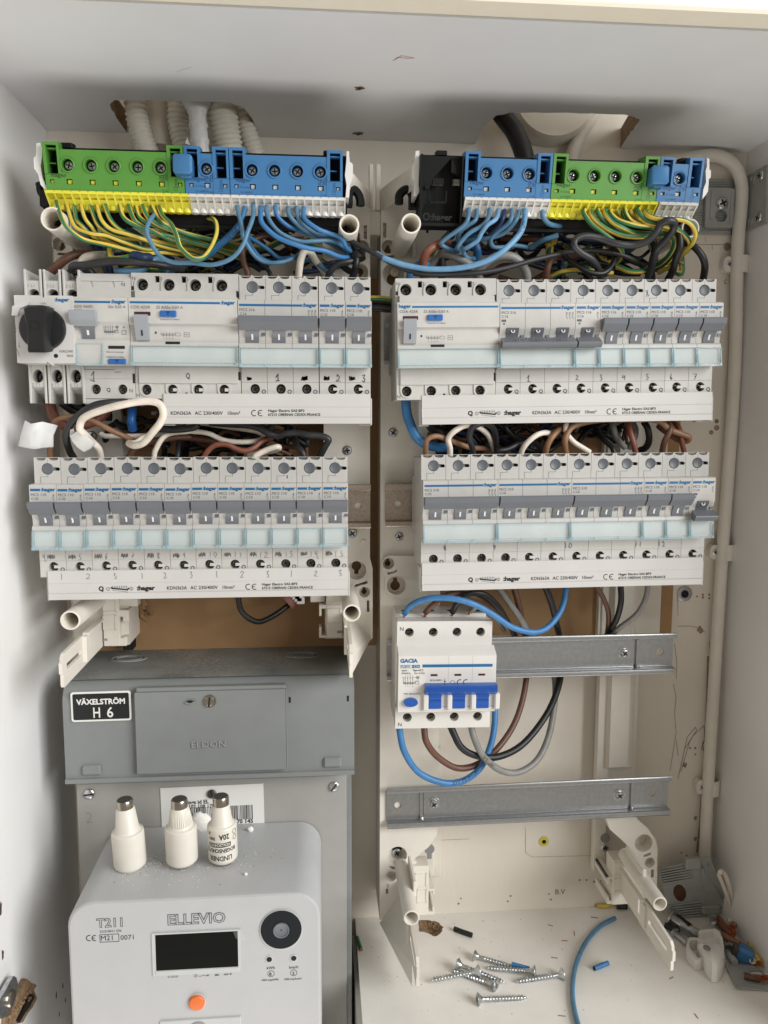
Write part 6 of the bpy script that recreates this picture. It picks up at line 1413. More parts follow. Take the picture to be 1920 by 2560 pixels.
# fuses
def fuse(cx, cy, label, lettered=False, scale=1.0, lean=(0, 0), H_=49.0, R_=11.2, ribs=False, foot=True):
    t = thing('fuse', label, 'fuse', (cx, cy, ztm), 'porcelain fuses on the meter', (lean[0], lean[1], 0)); z0 = 2.6 if foot else 0
    mb = MB(); mb.lathe([(6.2, 0), (6.4, .4), (6.4, z0+1.5)], (0, 0, 0), (0, 0, 1), 28); mb.build('contact_foot', M['nickel'], t)
    pr = [(R_*.82, z0), (R_*.96, z0+1.6), (R_, z0+3), (R_, z0+25.5), (R_*.97, z0+26.6), (R_*.9, z0+27.2), (R_*.82, z0+27.3), (R_*.72, z0+29), (R_*.58, H_-7.6), (R_*.5, H_-6.0), (5.0, H_-5.2)]
    mb = MB(); mb.lathe(pr, (0, 0, 0), (0, 0, 1), 40)
    if ribs:
        for i in range(40):
            a = 2*pi*i/40; e = Vector((cos(a), sin(a), 0)); s_ = Vector((-sin(a), cos(a), 0)); b0 = e*R_*.74+Vector((0, 0, z0+28.4)); b1 = e*R_*.585+Vector((0, 0, H_-8.5))
            mb.add([b0-s_*.35, b0+s_*.35, b1+s_*.3, b1-s_*.3, b0+e*.3, b1+e*.3], [(0, 4, 5, 3), (4, 1, 2, 5)])
    mb.build('porcelain_body', M['porcelain'], t, ang=35)
    mb = MB(); mb.lathe([(5.7, H_-6.6), (5.7, H_-1.2), (5.3, H_-.5), (4.9, H_-.4)], (0, 0, 0), (0, 0, 1), 30, 0); mb.lathe([(4.9, H_-.42), (4.8, H_-.1), (3.6, H_), (.5, H_-.05)], (0, 0, 0), (0, 0, 1), 30, 1); mb.build('contact_cap', [M['nickel'], M['nickeld']], t)
    if lettered:
        mb = MB(); R2 = R_+.08
        def wrap(s_, z, sz, a0, mi=0, bold=.02, sx=1.0):
            V, F_, wd = glyphs(s_, bold); vs = []
            for a, b in V:
                th = -(a-wd/2)*sz*sx/R2+a0    # upside-down lettering round the barrel
                vs.append((-R2*sin(-th)*-1*-1, -R2*cos(th), z-b*sz) if False else (R2*sin(th), -R2*cos(th), z-b*sz))
            mb.add(vs, F_, mi)
        wrap('LINDNER', z0+7.6, 5.0, -.05, sx=.82); wrap('BOGENSCHUTZ', z0+13.0, 3.9, -.05, sx=.82, bold=.03); wrap('20A', z0+23.5, 5.4, .25, bold=.03, sx=.8); wrap('500V', z0+21.5, 3.2, -.62, bold=.02, sx=.8); wrap('gL', z0+24.4, 3.0, -.85, sx=.8)
        n = 14; vs = [(R2*sin(-.9+1.6*i/n), -R2*cos(-.9+1.6*i/n), z) for z in (z0+14.2, z0+17.4) for i in range(n+1)]
        mb.add(vs, [(i, i+1, n+2+i, n+1+i) for i in range(n)], 0)
        R2 = R_+.16; wrap('VOLLSCHUTZ', z0+16.9, 2.9, -.1, 1, .03, .85)
        for a0, zc in ((1.05, z0+23.5), (1.05, z0+19.3)):
            for k in range(12):
                q0, q1 = 2*pi*k/12, 2*pi*(k+1)/12; pts = [((R_+.12)*sin(a0+1.7/R_*cos(q_)), -(R_+.12)*cos(a0+1.7/R_*cos(q_)), zc+1.7*sin(q_)) for q_ in (q0, q1)]
                mb.stroke(pts, .3, nrm=(sin(a0), -cos(a0), 0), th=.05)
        mb.build('printing', [M['blackprint'], M['porcelain']], t)
    return t
def fpos(x, y): p = PZ('m', x, y, ztm); return p.x, p.y
x, y = fpos(365, 845); fuse(x, y, 'blank porcelain fuse farthest left on the meter, top cap narrower', H_=50.5, foot=False, lean=(.03, -.045))
x, y = fpos(855, 835); fuse(x, y, 'blank porcelain fuse with finely ribbed shoulder, middle of the three on the meter', ribs=True, H_=50.0, R_=11.1, lean=(.02, -.02))
x, y = fpos(1240, 810); fuse(x, y, 'printed 20A 500V porcelain fuse standing upside down, right of the three on the meter', lettered=True, H_=50.2, R_=10.4, ribs=False, lean=(.01, -.02))
# ================================================================ steel brackets
def bracket_side(t, org, quad, holes, scr, m='zincd'):
    """thin plate lying on the right wall; quad, holes, scr in view j"""
    X = XR-1.2; mb = MB(); Q = [PX('j', x, y, X) for x, y in quad]
    hs = []
    for x, y, r in holes: c = PX('j', x, y, X); hs.append([(c.y+r*cos(2*pi*i/14), c.z+r*sin(2*pi*i/14)) for i in range(14)])
    mb.prism([(p.y, p.z) for p in Q], X-.8, X+.8, 'x', holes=hs); mb.build('side_flange', M[m], t, org)
    for x, y, r in scr:
        c = PX('j', x, y, X-1); mb = MB(); mb.lathe([(r, 0), (r*.9, .8), (r*.5, 1.4)], c, (-1, 0, 0), 16, 0)
        for k in (0, 1):
            a = .5+k*pi/2; e = Vector((0, cos(a), sin(a)))*r*.6; s_ = Vector((0, -sin(a), cos(a)))*r*.14; o = c+Vector((-1.5-.02*k, 0, 0)); mb.add([o-e-s_, o+e-s_, o+e+s_, o-e+s_], [(0, 1, 2, 3)], 1)
        mb.build('screw', [M['screw'], M['dark']], t, org)
a = P('j', 585, 500, -4); b = P('j', 1185, 1330, -4); org = Vector((b.x, -4, b.z))
t = thing('corner_bracket', 'dull grey ribbed steel bracket screwed into the upper right corner behind the conduit', 'bracket', org)
mb = MB(); mb.box(a.x, b.x, -3, -.8, b.z, a.z, .3); mb.box(b.x-4, XR-2, -3, -1.2, b.z, a.z)
for k in range(9): z = a.z-2-k*1.9; mb.box(a.x+.5, b.x-.3, -3.7, -2.9, z-.5, z+.5, .2)
for k in range(9): z = b.z+2+k*1.9; mb.box(a.x+.5, b.x-.3, -3.7, -2.9, z-.5, z+.5, .2)
for k in range(10): z = b.z+22+k*2.0; mb.box(a.x+.5, P('j', 735, 700, -3).x, -3.6, -2.9, z-.4, z+.4, .2)
mb.build('ribbed_plate', M['zincd'], t, org)
p = P('j', 745, 650, -7); q = P('j', 1140, 1245, -7); c = P('j', 962, 1065, -7); mb = MB(); mb.prism(rrect(p.x, q.x, q.z, p.z, 2), -7.5, -4, 'y', holes=[circ(c.x, c.z, 5.2, 24)]); 
l = P('j', 830, 900, -7); mb.prism(rrect(l.x-1.6, l.x+1.6, l.z-12, l.z+12, 1.5), -8.2, -7.4, 'y'); l = P('j', 1112, 920, -7); mb.prism(rrect(l.x-1, l.x+1, l.z-14, l.z+10, .9), -8.2, -7.4, 'y'); mb.build('slide_plate', M['zincd'], t, org)
c = P('j', 980, 880, -8); mb = MB(); screw_head(mb, c.x, -7.5, c.z, 5.0, 0, 1, .5, d=2.6); mb.build('screw', [M['screw'], M['dark']], t, org)
bracket_side(t, org, [(1330, 490), (1655, 300), (1640, 1165), (1280, 1320)], [(1447, 535, 3.6), (1411, 1148, 3.6)], [(1548, 470, 4.2), (1520, 1090, 4.2)])
class QM:
    """unit square -> bent quad in space, with a thickness normal"""
    def __init__(s, bl, br, tr, tl): s.c = [Vector(q) for q in (bl, br, tr, tl)]; s.n = (s.c[1]-s.c[0]).cross(s.c[3]-s.c[0]).normalized()
    def p(s, u, v, h=0): a = s.c[0].lerp(s.c[1], u); b = s.c[3].lerp(s.c[2], u); return a.lerp(b, v)+s.n*h
    def solid(s, mb, outline, h0, h1, holes=(), mi=None):
        m2 = MB(); m2.prism(outline, h0, h1, 'z', holes=holes); mb.add([s.p(q.x, q.y, q.z) for q in m2.v], m2.f, mi)
# bracket lying in the lower right corner
fl_ = ZF+.6
bl = PZ('k', 262, 1010, fl_); br = PZ('k', 800, 960, fl_); tl = P('k', 75, 290, -16); tr = P('k', 640, 175, -26); fr = PZ('k', 1140, 905, fl_+3); ft = P('k', 822, 122, -46)
bl.y = min(bl.y, -20)
t = thing('corner_bracket', 'loose grey ribbed steel bracket with a round hole leaning in the lower right corner', 'bracket', bl)
qa = QM(bl, br, tr, tl); mb = MB(); cir = [(.40+.165*cos(2*pi*i/24), .47+.165*sin(2*pi*i/24)) for i in range(24)]
qa.solid(mb, rect(0, 1, 0, 1), -.8, .8, holes=[cir])
for k in range(6):
    qa.solid(mb, rect(.03, .80, .70+k*.047, .722+k*.047), .4, 2.4); qa.solid(mb, rect(.03, .88, .03+k*.047, .052+k*.047), .4, 2.4)
mb.build('ribbed_plate', M['zincd'], t, bl)
mb = MB(); qa.solid(mb, [(.40+.2*cos(2*pi*i/20), .47+.2*sin(2*pi*i/20)) for i in range(20)], -3.5, -3.0); mb.build('knock_out', M['wbrown'], t, bl)  # added disc that fills the open hole with dark brown, no knock-out
qb = QM(br, fr, ft, tr); mb = MB(); hs = [[(u+.11*cos(2*pi*i/14), v+.05*sin(2*pi*i/14)) for i in range(14)] for u, v in ((.3, .88), (.72, .88), (.3, .14), (.72, .14))]
qb.solid(mb, rect(.0, 1, .0, 1), -.8, .8, holes=hs); mb.build('side_flange', M['zincd'], t, bl)
mb = MB(); c = P('k', 585, 205, -30); mb.box(c.x-7, c.x+7, c.y-2, c.y+3, c.z-6, c.z+4, .8); mb.build('bent_lug', M['zincd'], t, bl); mb = MB(); c = PZ('k', 835, 880, fl_+8); mb.box(c.x-8, c.x+8, c.y-2, c.y+2, c.z-3, c.z+4, .5); mb.build('bent_lug', M['zincd'], t, bl)
# flat keyhole plate on the floor
Q = [PZ('k', x, y, ZF+1.2) for x, y in [(1200, 2010), (1700, 2040), (1560, 1660), (1035, 1650)]]; qa = QM(*Q)
t = thing('keyhole_plate', 'flat grey steel plate with a slotted hole at the floor edge on the right', 'plate', Q[0])
mb = MB(); sl = [(.42, .50), (.62, .46), (.66, .60), (.95, .56), (.93, .74), (.66, .72), (.60, .66), (.42, .63), (.38, .57)]
qa.solid(mb, [(.04, 0), (1, 0), (1, .96), (.97, 1), (.03, 1), (0, .95), (0, .05)], -.7, .7, holes=[sl]); qa.solid(mb, rect(.06, .95, .10, .14), .6, 1.5); qa.solid(mb, rect(.1, .8, .86, .90), .6, 1.5); mb.build('plate', M['zincd'], t, Q[0])
# ================================================================ loose screws
def woodscrew_mesh(L=40.0):
    mb = MB(); n = 14; step = .36; k = int(L/step); vs = []
    for j in range(k+1):
        x = j*step
        for i in range(n):
            th = 2*pi*i/n
            if x < 4.2: r = 4.0*(1-x/4.2)**1.3+1.75 if x > .5 else 4.1
            else:
                core = 1.45 if x < L-5 else 1.45*max(.12, (L-x)/5); r = core
                if x > 8: f_ = ((x/2.4)-th/(2*pi)) % 1; r = core+(max(0, 1-abs(f_-.5)*5))*.95*(1 if x < L-4 else max(.1, (L-x)/4))
                else: r = 1.65
            vs.append((x, r*cos(th), r*sin(th)))
    fs = [(j*n+i, (j+1)*n+i, (j+1)*n+(i+1) % n, j*n+(i+1) % n) for j in range(k) for i in range(n)]+[tuple(range(n)), tuple(k*n+i for i in range(n))]
    mb.add(vs, fs); mb.add([(-.06, a, b) for a, b in ((-.4, -2.2), (.4, -2.2), (.4, 2.2), (-.4, 2.2))]+[(-.08, a, b) for a, b in ((-2.2, -.4), (-2.2, .4), (2.2, .4), (2.2, -.4))], [(0, 1, 2, 3), (4, 5, 6, 7)], 1)
    return mb.mesh('wood_screw', [M['screw'], M['dark']], ang=50)
wsm = woodscrew_mesh(); base = None
for i, (h, tp, dz, lb) in enumerate([((388, 1293), (590, 1352), 0, 'wood screw farthest back in the pile, its head at the left'), ((655, 1362), (437, 1345), 2.0, 'wood screw with its head right of the pile, touching the blue wire bit'),
        ((315, 1330), (527, 1412), 2.2, 'wood screw lying under the crossed ones, head at the upper left of the pile'), ((414, 1360), (193, 1403), 4.4, 'wood screw crossing on top of the pile, tip pointing left'),
        ((487, 1425), (283, 1353), 0, 'wood screw whose head faces the viewer at the front of the pile'), ((775, 1374), (557, 1408), 0, 'single wood screw lying alone right of the pile'), ((402, 1483), (624, 1475), 0, 'single wood screw lying alone in front of the pile, head at the left')]):
    a = PZ('H', *h, ZF+3.6+dz); b = PZ('H', *tp, ZF+1.0+dz*.6); d = (b-a).normalized()
    o = bpy.data.objects.new('wood_screw', wsm); COL.objects.link(o)
    rx = d; ry = Vector((0, 0, 1)).cross(rx).normalized(); rz = rx.cross(ry); mt_ = Matrix((rx, ry, rz)).transposed().to_4x4(); mt_.translation = Vector(W(a)); sc_ = (b-a).length/40.0
    o.matrix_world = mt_ @ Matrix.Scale(sc_, 4); tag(o, lb, 'screw', 'loose zinc wood screws on the cabinet floor')
# ================================================================ cut wire pieces and small things on the floor
def ftube(w, pts, r, m, name, label, cat, z=None, n=10, cop=True, group=None):
    z = ZF+r if z is None else z; path = catmull([PZ(w, x, y, z) for x, y in pts], 8); mb = MB(); mb.tube(path, r, n)
    for e, d in ((path[0], path[0]-path[1]), (path[-1], path[-1]-path[-2])):
        mb.lathe([(r*.9, 0), (r*.55, .15), (r*.5, .2)], e, d, 10, 1)
    o = mb.build(name, [M[m], M['copper'] if cop else M['dark']], org=path[0]); tag(o, label, cat); return o
ftube('H', [(998, 1132), (930, 1170), (870, 1240), (830, 1330), (815, 1420), (818, 1500), (838, 1590), (870, 1680)], 1.9, 'wteal', 'wire', 'long curved piece of blue wire lying on the cabinet floor', 'wire offcut')
ftube('H', [(908, 1350), (968, 1326)], 1.9, 'wblue', 'wire', 'short straight bit of blue wire on the floor right of the curved blue wire', 'wire offcut', cop=False)
ftube('H', [(552, 1330), (628, 1350)], 1.6, 'wblue', 'wire', 'thin blue wire bit lying across the screw pile', 'wire offcut', z=ZF+5)
ftube('H', [(303, 1178), (340, 1192), (380, 1206)], 2.1, 'wblack', 'wire', 'short bit of black wire insulation on the floor near the ragged hole', 'wire offcut', cop=False)
ftube('H', [(918, 1078), (950, 1080), (980, 1076)], 1.8, 'gy_y', 'wire', 'short yellow wire end by the wall beside the right frame foot', 'wire offcut')
ftube('H', [(1005, 1082), (1050, 1082)], 2.4, 'wblack', 'wire', 'black wire bit tucked behind the foot of the right frame', 'wire offcut')
ftube('G', [(1542, 1215), (1552, 1245), (1560, 1270)], 1.6, 'gy_g', 'wire', 'green and yellow wire bit at the left edge of the cabinet floor', 'wire offcut', z=ZF+1)
mb = MB(); 
for x0, y0, x1, y1 in [(708, 1160, 730, 1167), (822, 1188, 823, 1208), (768, 1229, 792, 1230), (893, 1128, 925, 1131), (722, 1302, 750, 1305), (752, 1553, 785, 1556), (1342, 1545, 1358, 1566), (1235, 1395, 1250, 1386)]:
    mb.tube([PZ('H', x0, y0, ZF+.3), PZ('H', x1, y1, ZF+.3)], .28, 5)
o = mb.build('copper_strands', M['copper'], org=PZ('H', 800, 1200, ZF)); tag(o, 'loose thin copper strands scattered on the cabinet floor', 'copper strands'); o['kind'] = 'stuff'
mb = MB(); rn = random.Random(31)
for k in range(150):
    x = rn.uniform(sx0+5, XR-5); y = rn.uniform(-185, -5); r_ = rn.choice([.15, .2, .3, .45]); mb.lathe([(r_, 0), (r_*.6, .25)], (x, y, ZF), (0, 0, 1), 5, rn.choice([0, 1]))
o = mb.build('grit', [M['rust'], M['wood']], org=(150, -90, ZF)); tag(o, 'grit and crumbs scattered over the cabinet floor', 'grit'); o['kind'] = 'stuff'
# lower right corner pile (view k)
ftube('k', [(185, 1105), (390, 1185)], 2.6, 'wblack', 'wire', 'stub of black wire left of the pile in the lower right corner', 'wire offcut', z=ZF+4)
ftube('k', [(355, 985), (550, 1130)], 2.8, 'wblack', 'wire', 'stub of black wire lying on the thick grey bolt', 'wire offcut', z=ZF+9)
ftube('k', [(935, 1010), (1040, 1130), (1150, 1240)], 3.6, 'wrust', 'wire', 'thick red-brown wire end in the lower right corner pile', 'wire offcut', z=ZF+8)
ftube('k', [(1010, 1240), (1120, 1300), (1260, 1370)], 2.4, 'wtan', 'wire', 'brown wire end running into the blue plug in the corner pile', 'wire offcut', z=ZF+9)
ftube('k', [(1220, 1160), (1300, 1170), (1380, 1280), (1440, 1450), (1530, 1650)], 2.9, 'gy_y', 'wire', 'yellow and green wire end lying along the right wall', 'wire offcut', z=ZF+5)
ftube('k', [(1320, 1830), (1450, 1860), (1540, 1870)], 2.6, 'wbrown', 'wire', 'brown wire end lying on the slotted steel plate', 'wire offcut', z=ZF+4)
path = catmull([PZ('k', x, y, z) for x, y, z in [(970, 350, ZF+60), (1010, 340, ZF+58), (1080, 480, ZF+48), (1190, 880, ZF+14), (1200, 960, ZF+10), (1160, 1010, ZF+8), (1080, 1050, ZF+6)]], 6)
mb = MB(); mb.tube(path, 2.0, 8); path2 = catmull([PZ('k', x, y, z) for x, y, z in [(955, 380, ZF+58), (1040, 600, ZF+40), (1120, 850, ZF+18), (1150, 960, ZF+10), (1100, 1030, ZF+6)]], 6); mb.tube(path2, 1.6, 8)
tag(mb.build('white_cable', M['wwhite'], org=path[-1]), 'flat white cable looped behind the loose bracket in the corner', 'cable')
mb = MB(); rn = random.Random(5)
for k in range(26):
    a = PZ('k', 1120+rn.uniform(-30, 60), 1100+rn.uniform(-60, 60), ZF+10+rn.uniform(0, 6)); b = PZ('k', 1180+rn.uniform(-60, 40), 1230+rn.uniform(-120, 40), ZF+6+rn.uniform(0, 8)); mb.tube(catmull([a, a.lerp(b, .5)+Vector((rn.uniform(-2, 2), 0, rn.uniform(-1, 2))), b], 3), .3, 4)
o = mb.build('copper_strands', M['copper'], org=PZ('k', 1160, 1180, ZF)); tag(o, 'tuft of bare copper strands in the corner pile above the blue plug', 'copper strands')
mb = MB()
for k in range(22):
    a = PZ('k', 1505+rn.uniform(-5, 10), 1850+rn.uniform(-25, 35), ZF+4+rn.uniform(0, 3)); b = PZ('k', 1680, 1860+rn.uniform(-40, 50), ZF+4+rn.uniform(0, 4)); mb.tube(catmull([a, a.lerp(b, .5)+Vector((0, rn.uniform(-1.5, 1.5), rn.uniform(-1, 1))), b], 3), .35, 4)
o = mb.build('copper_strands', M['copper'], org=PZ('k', 1600, 1860, ZF)); tag(o, 'bare copper strand bundle on the slotted plate at the right edge', 'copper strands')
def bolt(w, a_, b_, r, name, lb, zz, m='zinc', hr=1.8, thread=True):
    a = PZ(w, *a_, zz[0]); b = PZ(w, *b_, zz[1]); L = (b-a).length; t = thing(name, lb, 'screw', (a.x, a.y, a.z)); mb = MB(); mb.lathe([(r*hr, 0), (r*hr, 1.4), (r*1.1, 2.2)], (0, 0, 0), b-a, 18); mb.build('head', M['screw'], t)
    mb = MB(); k = int(L/.8); pr = [(r*(1 if (i % 2 or not thread or i < k*.3) else .86), 2+i*(L-2)/k) for i in range(k+1)]; mb.lathe(pr, (0, 0, 0), b-a, 14); mb.build('shank', M[m], t); return t
bolt('k', (300, 1010), (730, 1290), 4.6, 'bolt', 'thick dull steel bolt lying left of the white clip in the corner pile', (ZF+7, ZF+6), 'zinc', 1.7)
bolt('k', (325, 1215), (500, 1370), 2.4, 'machine_screw', 'thin machine screw in front of the thick bolt', (ZF+3, ZF+3), 'zinc')
bolt('k', (1090, 1430), (920, 1080), 2.2, 'machine_screw', 'long thin steel screw lying right of the white clip', (ZF+5, ZF+5), 'zinc', 1.5, False)
bolt('k', (860, 960), (880, 1060), 3.2, 'machine_screw', 'screw dangling from the lug of the loose bracket', (ZF+14, ZF+8), 'zinc', 1.1)
bolt('k', (1090, 1500), (1190, 1640), 3.0, 'machine_screw', 'coarse threaded screw end beside the blue plug', (ZF+4, ZF+4), 'zincd', 1.0)
c = PZ('k', 1290, 1480, ZF+9); t = thing('blue_plug', 'blue bridge plug lying in the lower right corner pile', 'bridge plug', (c.x, c.y, ZF), None, (0, .3, -.5))
mb = MB(); mb.box(-6.2, 6.2, -6, 6, 1, 14, 2.2); mb.build('cap', M['blue'], t, ang=50); mb = MB(); mb.box(-10, -5.6, -4.4, 4.4, 3, 11.5, .6); mb.build('contact_pins', M['nickeld'], t)
for k, (x, y) in enumerate(((1425, 1605), (1462, 1578))): c = PZ('k', x, y, ZF+6); mb = MB(); mb.ring(c, (0, -1, .4), 2.6, 1.7, 2, 16); tag(mb.build('wire_ferrule', M['wwhite'], org=c), ('left', 'right')[k]+' of the two tiny rings beside the blue plug', 'ferrule')
# white saddle clip in the pile
c = PZ('k', 840, 1560, ZF); t = thing('plastic_clip', 'white plastic screw clip lying on its side in the corner pile', 'clip', (c.x, c.y, ZF)); cX = c
def kp(x, y, z): p = PZ('k', x, y, ZF+z); return p
mb = MB(); o_ = [kp(x, y, 9) for x, y in [(520, 1290), (560, 1275), (680, 1280), (745, 1310), (775, 1380), (740, 1480), (745, 1580), (690, 1605), (620, 1600), (545, 1520), (485, 1440), (490, 1370)]]
i_ = [kp(x, y, 9) for x, y in [(560, 1320), (640, 1310), (690, 1370), (710, 1470), (720, 1560), (660, 1570), (590, 1500), (535, 1420), (530, 1350)]]
mb.prism([(p.x, p.y) for p in o_], ZF+.2, ZF+9, 'z', holes=[[(p.x, p.y) for p in i_]]); mb.build('saddle', M['capw'], t, cX)
mb = MB(); Q = [kp(x, y, 12) for x, y in [(650, 1390), (760, 1385), (940, 1380), (1030, 1450), (1042, 1560), (1000, 1680), (930, 1735), (860, 1725), (790, 1640), (740, 1540), (690, 1460)]]
n = len(Q); ctr = sum(Q, Vector())/n; low = [Vector((p.x, p.y, ZF+.3)) for p in Q]; mid = [ctr.lerp(p, .82)+Vector((0, 0, 3.5)) for p in Q]; top = [ctr.lerp(p, .4)+Vector((0, 0, 5.5)) for p in Q]
vs = low+Q+mid+top; fs = [(j*n+i, j*n+(i+1) % n, (j+1)*n+(i+1) % n, (j+1)*n+i) for j in range(3) for i in range(n)]+[tuple(3*n+i for i in range(n))]; mb.add(vs, fs)
Q = [kp(x, y, 14) for x, y in [(665, 1200), (690, 1175), (900, 1150), (960, 1180), (1010, 1290), (1030, 1420), (1030, 1560), (990, 1540), (990, 1420), (965, 1300), (920, 1215), (880, 1190), (700, 1215), (680, 1225)]]
mb.prism([(p_.x, p_.y) for p_ in Q], ZF+1, ZF+14, 'z'); Q = [kp(x, y, 7) for x, y in [(690, 1210), (880, 1185), (965, 1300), (990, 1430), (750, 1400)]]; mb.prism([(p_.x, p_.y) for p_ in Q], ZF+.8, ZF+8, 'z'); mb.build('body', M['capw'], t, cX, ang=34)
mb = MB(); c = kp(783, 1428, 18.6); mb.lathe([(3.0, 0), (2.4, .4), (2.2, -.8)], c, (0, -.2, 1), 18, caps=False); mb.lathe([(2.3, -.2), (.4, -.3)], c, (0, -.2, 1), 14); mb.build('screw_eye', M['cup'], t, cX)
# ================================================================ left cabinet wall: torn-out hinge and chipped laminate
Xw = XL+.1
def lx(x, y, X=None): return PX('l', x, y, XL+.15 if X is None else X)
c = PX('l', 100, 1900, XL+6); t = thing('hinge_plate', 'shiny steel hinge plate torn off the left wall with chipboard still on it', 'hinge', (XL, c.y, c.z)); oh = Vector((XL, c.y, c.z))
mb = MB()
def slab(pts, X0, X1, name, m, jit=0, seed=1, hole=None):
    rn = random.Random(seed); Q = [PX('l', x, y, (X0+X1)/2) for x, y in pts]; mb = MB()
    mb.prism([(p.y+rn.uniform(-jit, jit), p.z+rn.uniform(-jit, jit)) for p in Q], X0, X1, 'x'); mb.build(name, M[m], t, oh)
slab([(-60, 1900), (20, 1790), (110, 1620), (160, 1548), (195, 1570), (215, 1640), (218, 1730), (190, 1830), (120, 1990), (60, 2110), (-60, 2150)], XL+3, XL+6, 'plate', 'screw')
slab([(60, 2140), (110, 2010), (170, 1880), (230, 1760), (330, 1590), (400, 1640), (440, 1650), (470, 1700), (430, 1760), (480, 1850), (420, 1960), (350, 2060), (280, 2200), (60, 2250)], XL+.3, XL+4, 'chipboard_lump', 'wood', .8, 2)
mb = MB(); rn = random.Random(9)
for k in range(60):
    c = PX('l', 110+rn.uniform(0, 330), 0, XL+4.2); x = rn.uniform(0, 1); y = rn.uniform(0, 1); px_ = 120+x*330-y*60; py_ = 2150-x*420+y*80+rn.uniform(-60, 60)
    c = PX('l', px_, py_, XL+4.0); r_ = rn.uniform(.5, 1.8); mb.lathe([(r_, 0), (r_*.5, r_*.9)], c, (1, rn.uniform(-.6, .6), rn.uniform(-.6, .6)), 5)
mb.build('splinters', M['wood'], t, oh, ang=5)
mb = MB(); c = PX('l', 150, 1860, XL+6); mb.lathe([(5.6, 0), (5.2, 1.4), (3, 2.0)], c, (1, 0, 0), 20); mb.build('hinge_screw', M['nickel'], t, oh)
slab([(360, 1860), (430, 1810), (470, 1850), (400, 1980), (330, 2080), (250, 2200), (230, 2160), (310, 2010)], XL+4, XL+5.2, 'torn_edge', 'black', .7, 5)
for x, y, r_ in ((8, 620, 2.8), (40, 1255, 2.0), (780, 1820, 1.6), (870, 1680, 1.4), (905, 1880, 1.2), (820, 2080, 1.2)):
    c = lx(x, y); blot('chip', c, r_, M['chipmark'], lw, x, (XL, 0, ZF), 'x', 2.0)
# ================================================================ white tape flags and tags
Q = [P('e', x, y, Y) for x, y, Y in [(85, 342, -112), (140, 375, -122), (250, 355, -118), (385, 388, -108), (345, 480, -112), (345, 590, -108), (235, 600, -110), (160, 612, -118), (20, 585, -106), (50, 460, -110)]]
m1 = P('e', 152, 460, -124); m2 = P('e', 160, 560, -123); m3 = P('e', 280, 470, -113)
mb = MB(); vs = Q+[m1, m2, m3]; fs = [(0, 1, 10), (0, 10, 9), (9, 10, 11), (9, 11, 8), (8, 11, 7), (10, 1, 2), (10, 2, 12), (11, 10, 12), (12, 2, 3), (12, 3, 4), (11, 12, 6), (11, 6, 7), (12, 4, 5), (12, 5, 6)]
n = len(vs); mb.add(vs+[v+Vector((.3, .8, -.3)) for v in vs], fs+[tuple(n+i for i in reversed(f)) for f in fs]); tag(mb.build('tape_flag', M['tape'], org=Q[5], ang=140), 'crumpled flag of white tape stuck on a brown wire beside the left wall', 'tape')
Q = [P('e', x, y, Y) for x, y, Y in [(505, 490, -114), (560, 455, -120), (625, 430, -122), (660, 485, -122), (742, 555, -116), (700, 610, -112), (640, 640, -112), (580, 600, -116), (530, 540, -117)]]
ctr = P('e', 615, 540, -120); mb = MB(); n = len(Q); vs = Q+[ctr]; fs = [(i, (i+1) % n, n) for i in range(n)]; k = len(vs); mb.add(vs+[v+Vector((0, 3, 0)) for v in vs], fs+[tuple(k+i for i in reversed(f)) for f in fs]+[(i, (i+1) % n, k+(i+1) % n, k+i) for i in range(n)]); tag(mb.build('tape_flag', M['tape'], org=Q[6], ang=60), 'folded white tape tag wrapped round an ivory wire', 'tape')
mb = MB(); Q = [P('e', x, y, -112) for x, y in [(515, 430), (545, 420), (552, 450), (510, 490)]]; mb.prism([(p.x, p.z) for p in Q], -113, -112, 'y'); tag(mb.build('tape_end', M['tape'], org=Q[0]), 'small curl of white tape just above the folded tag', 'tape')

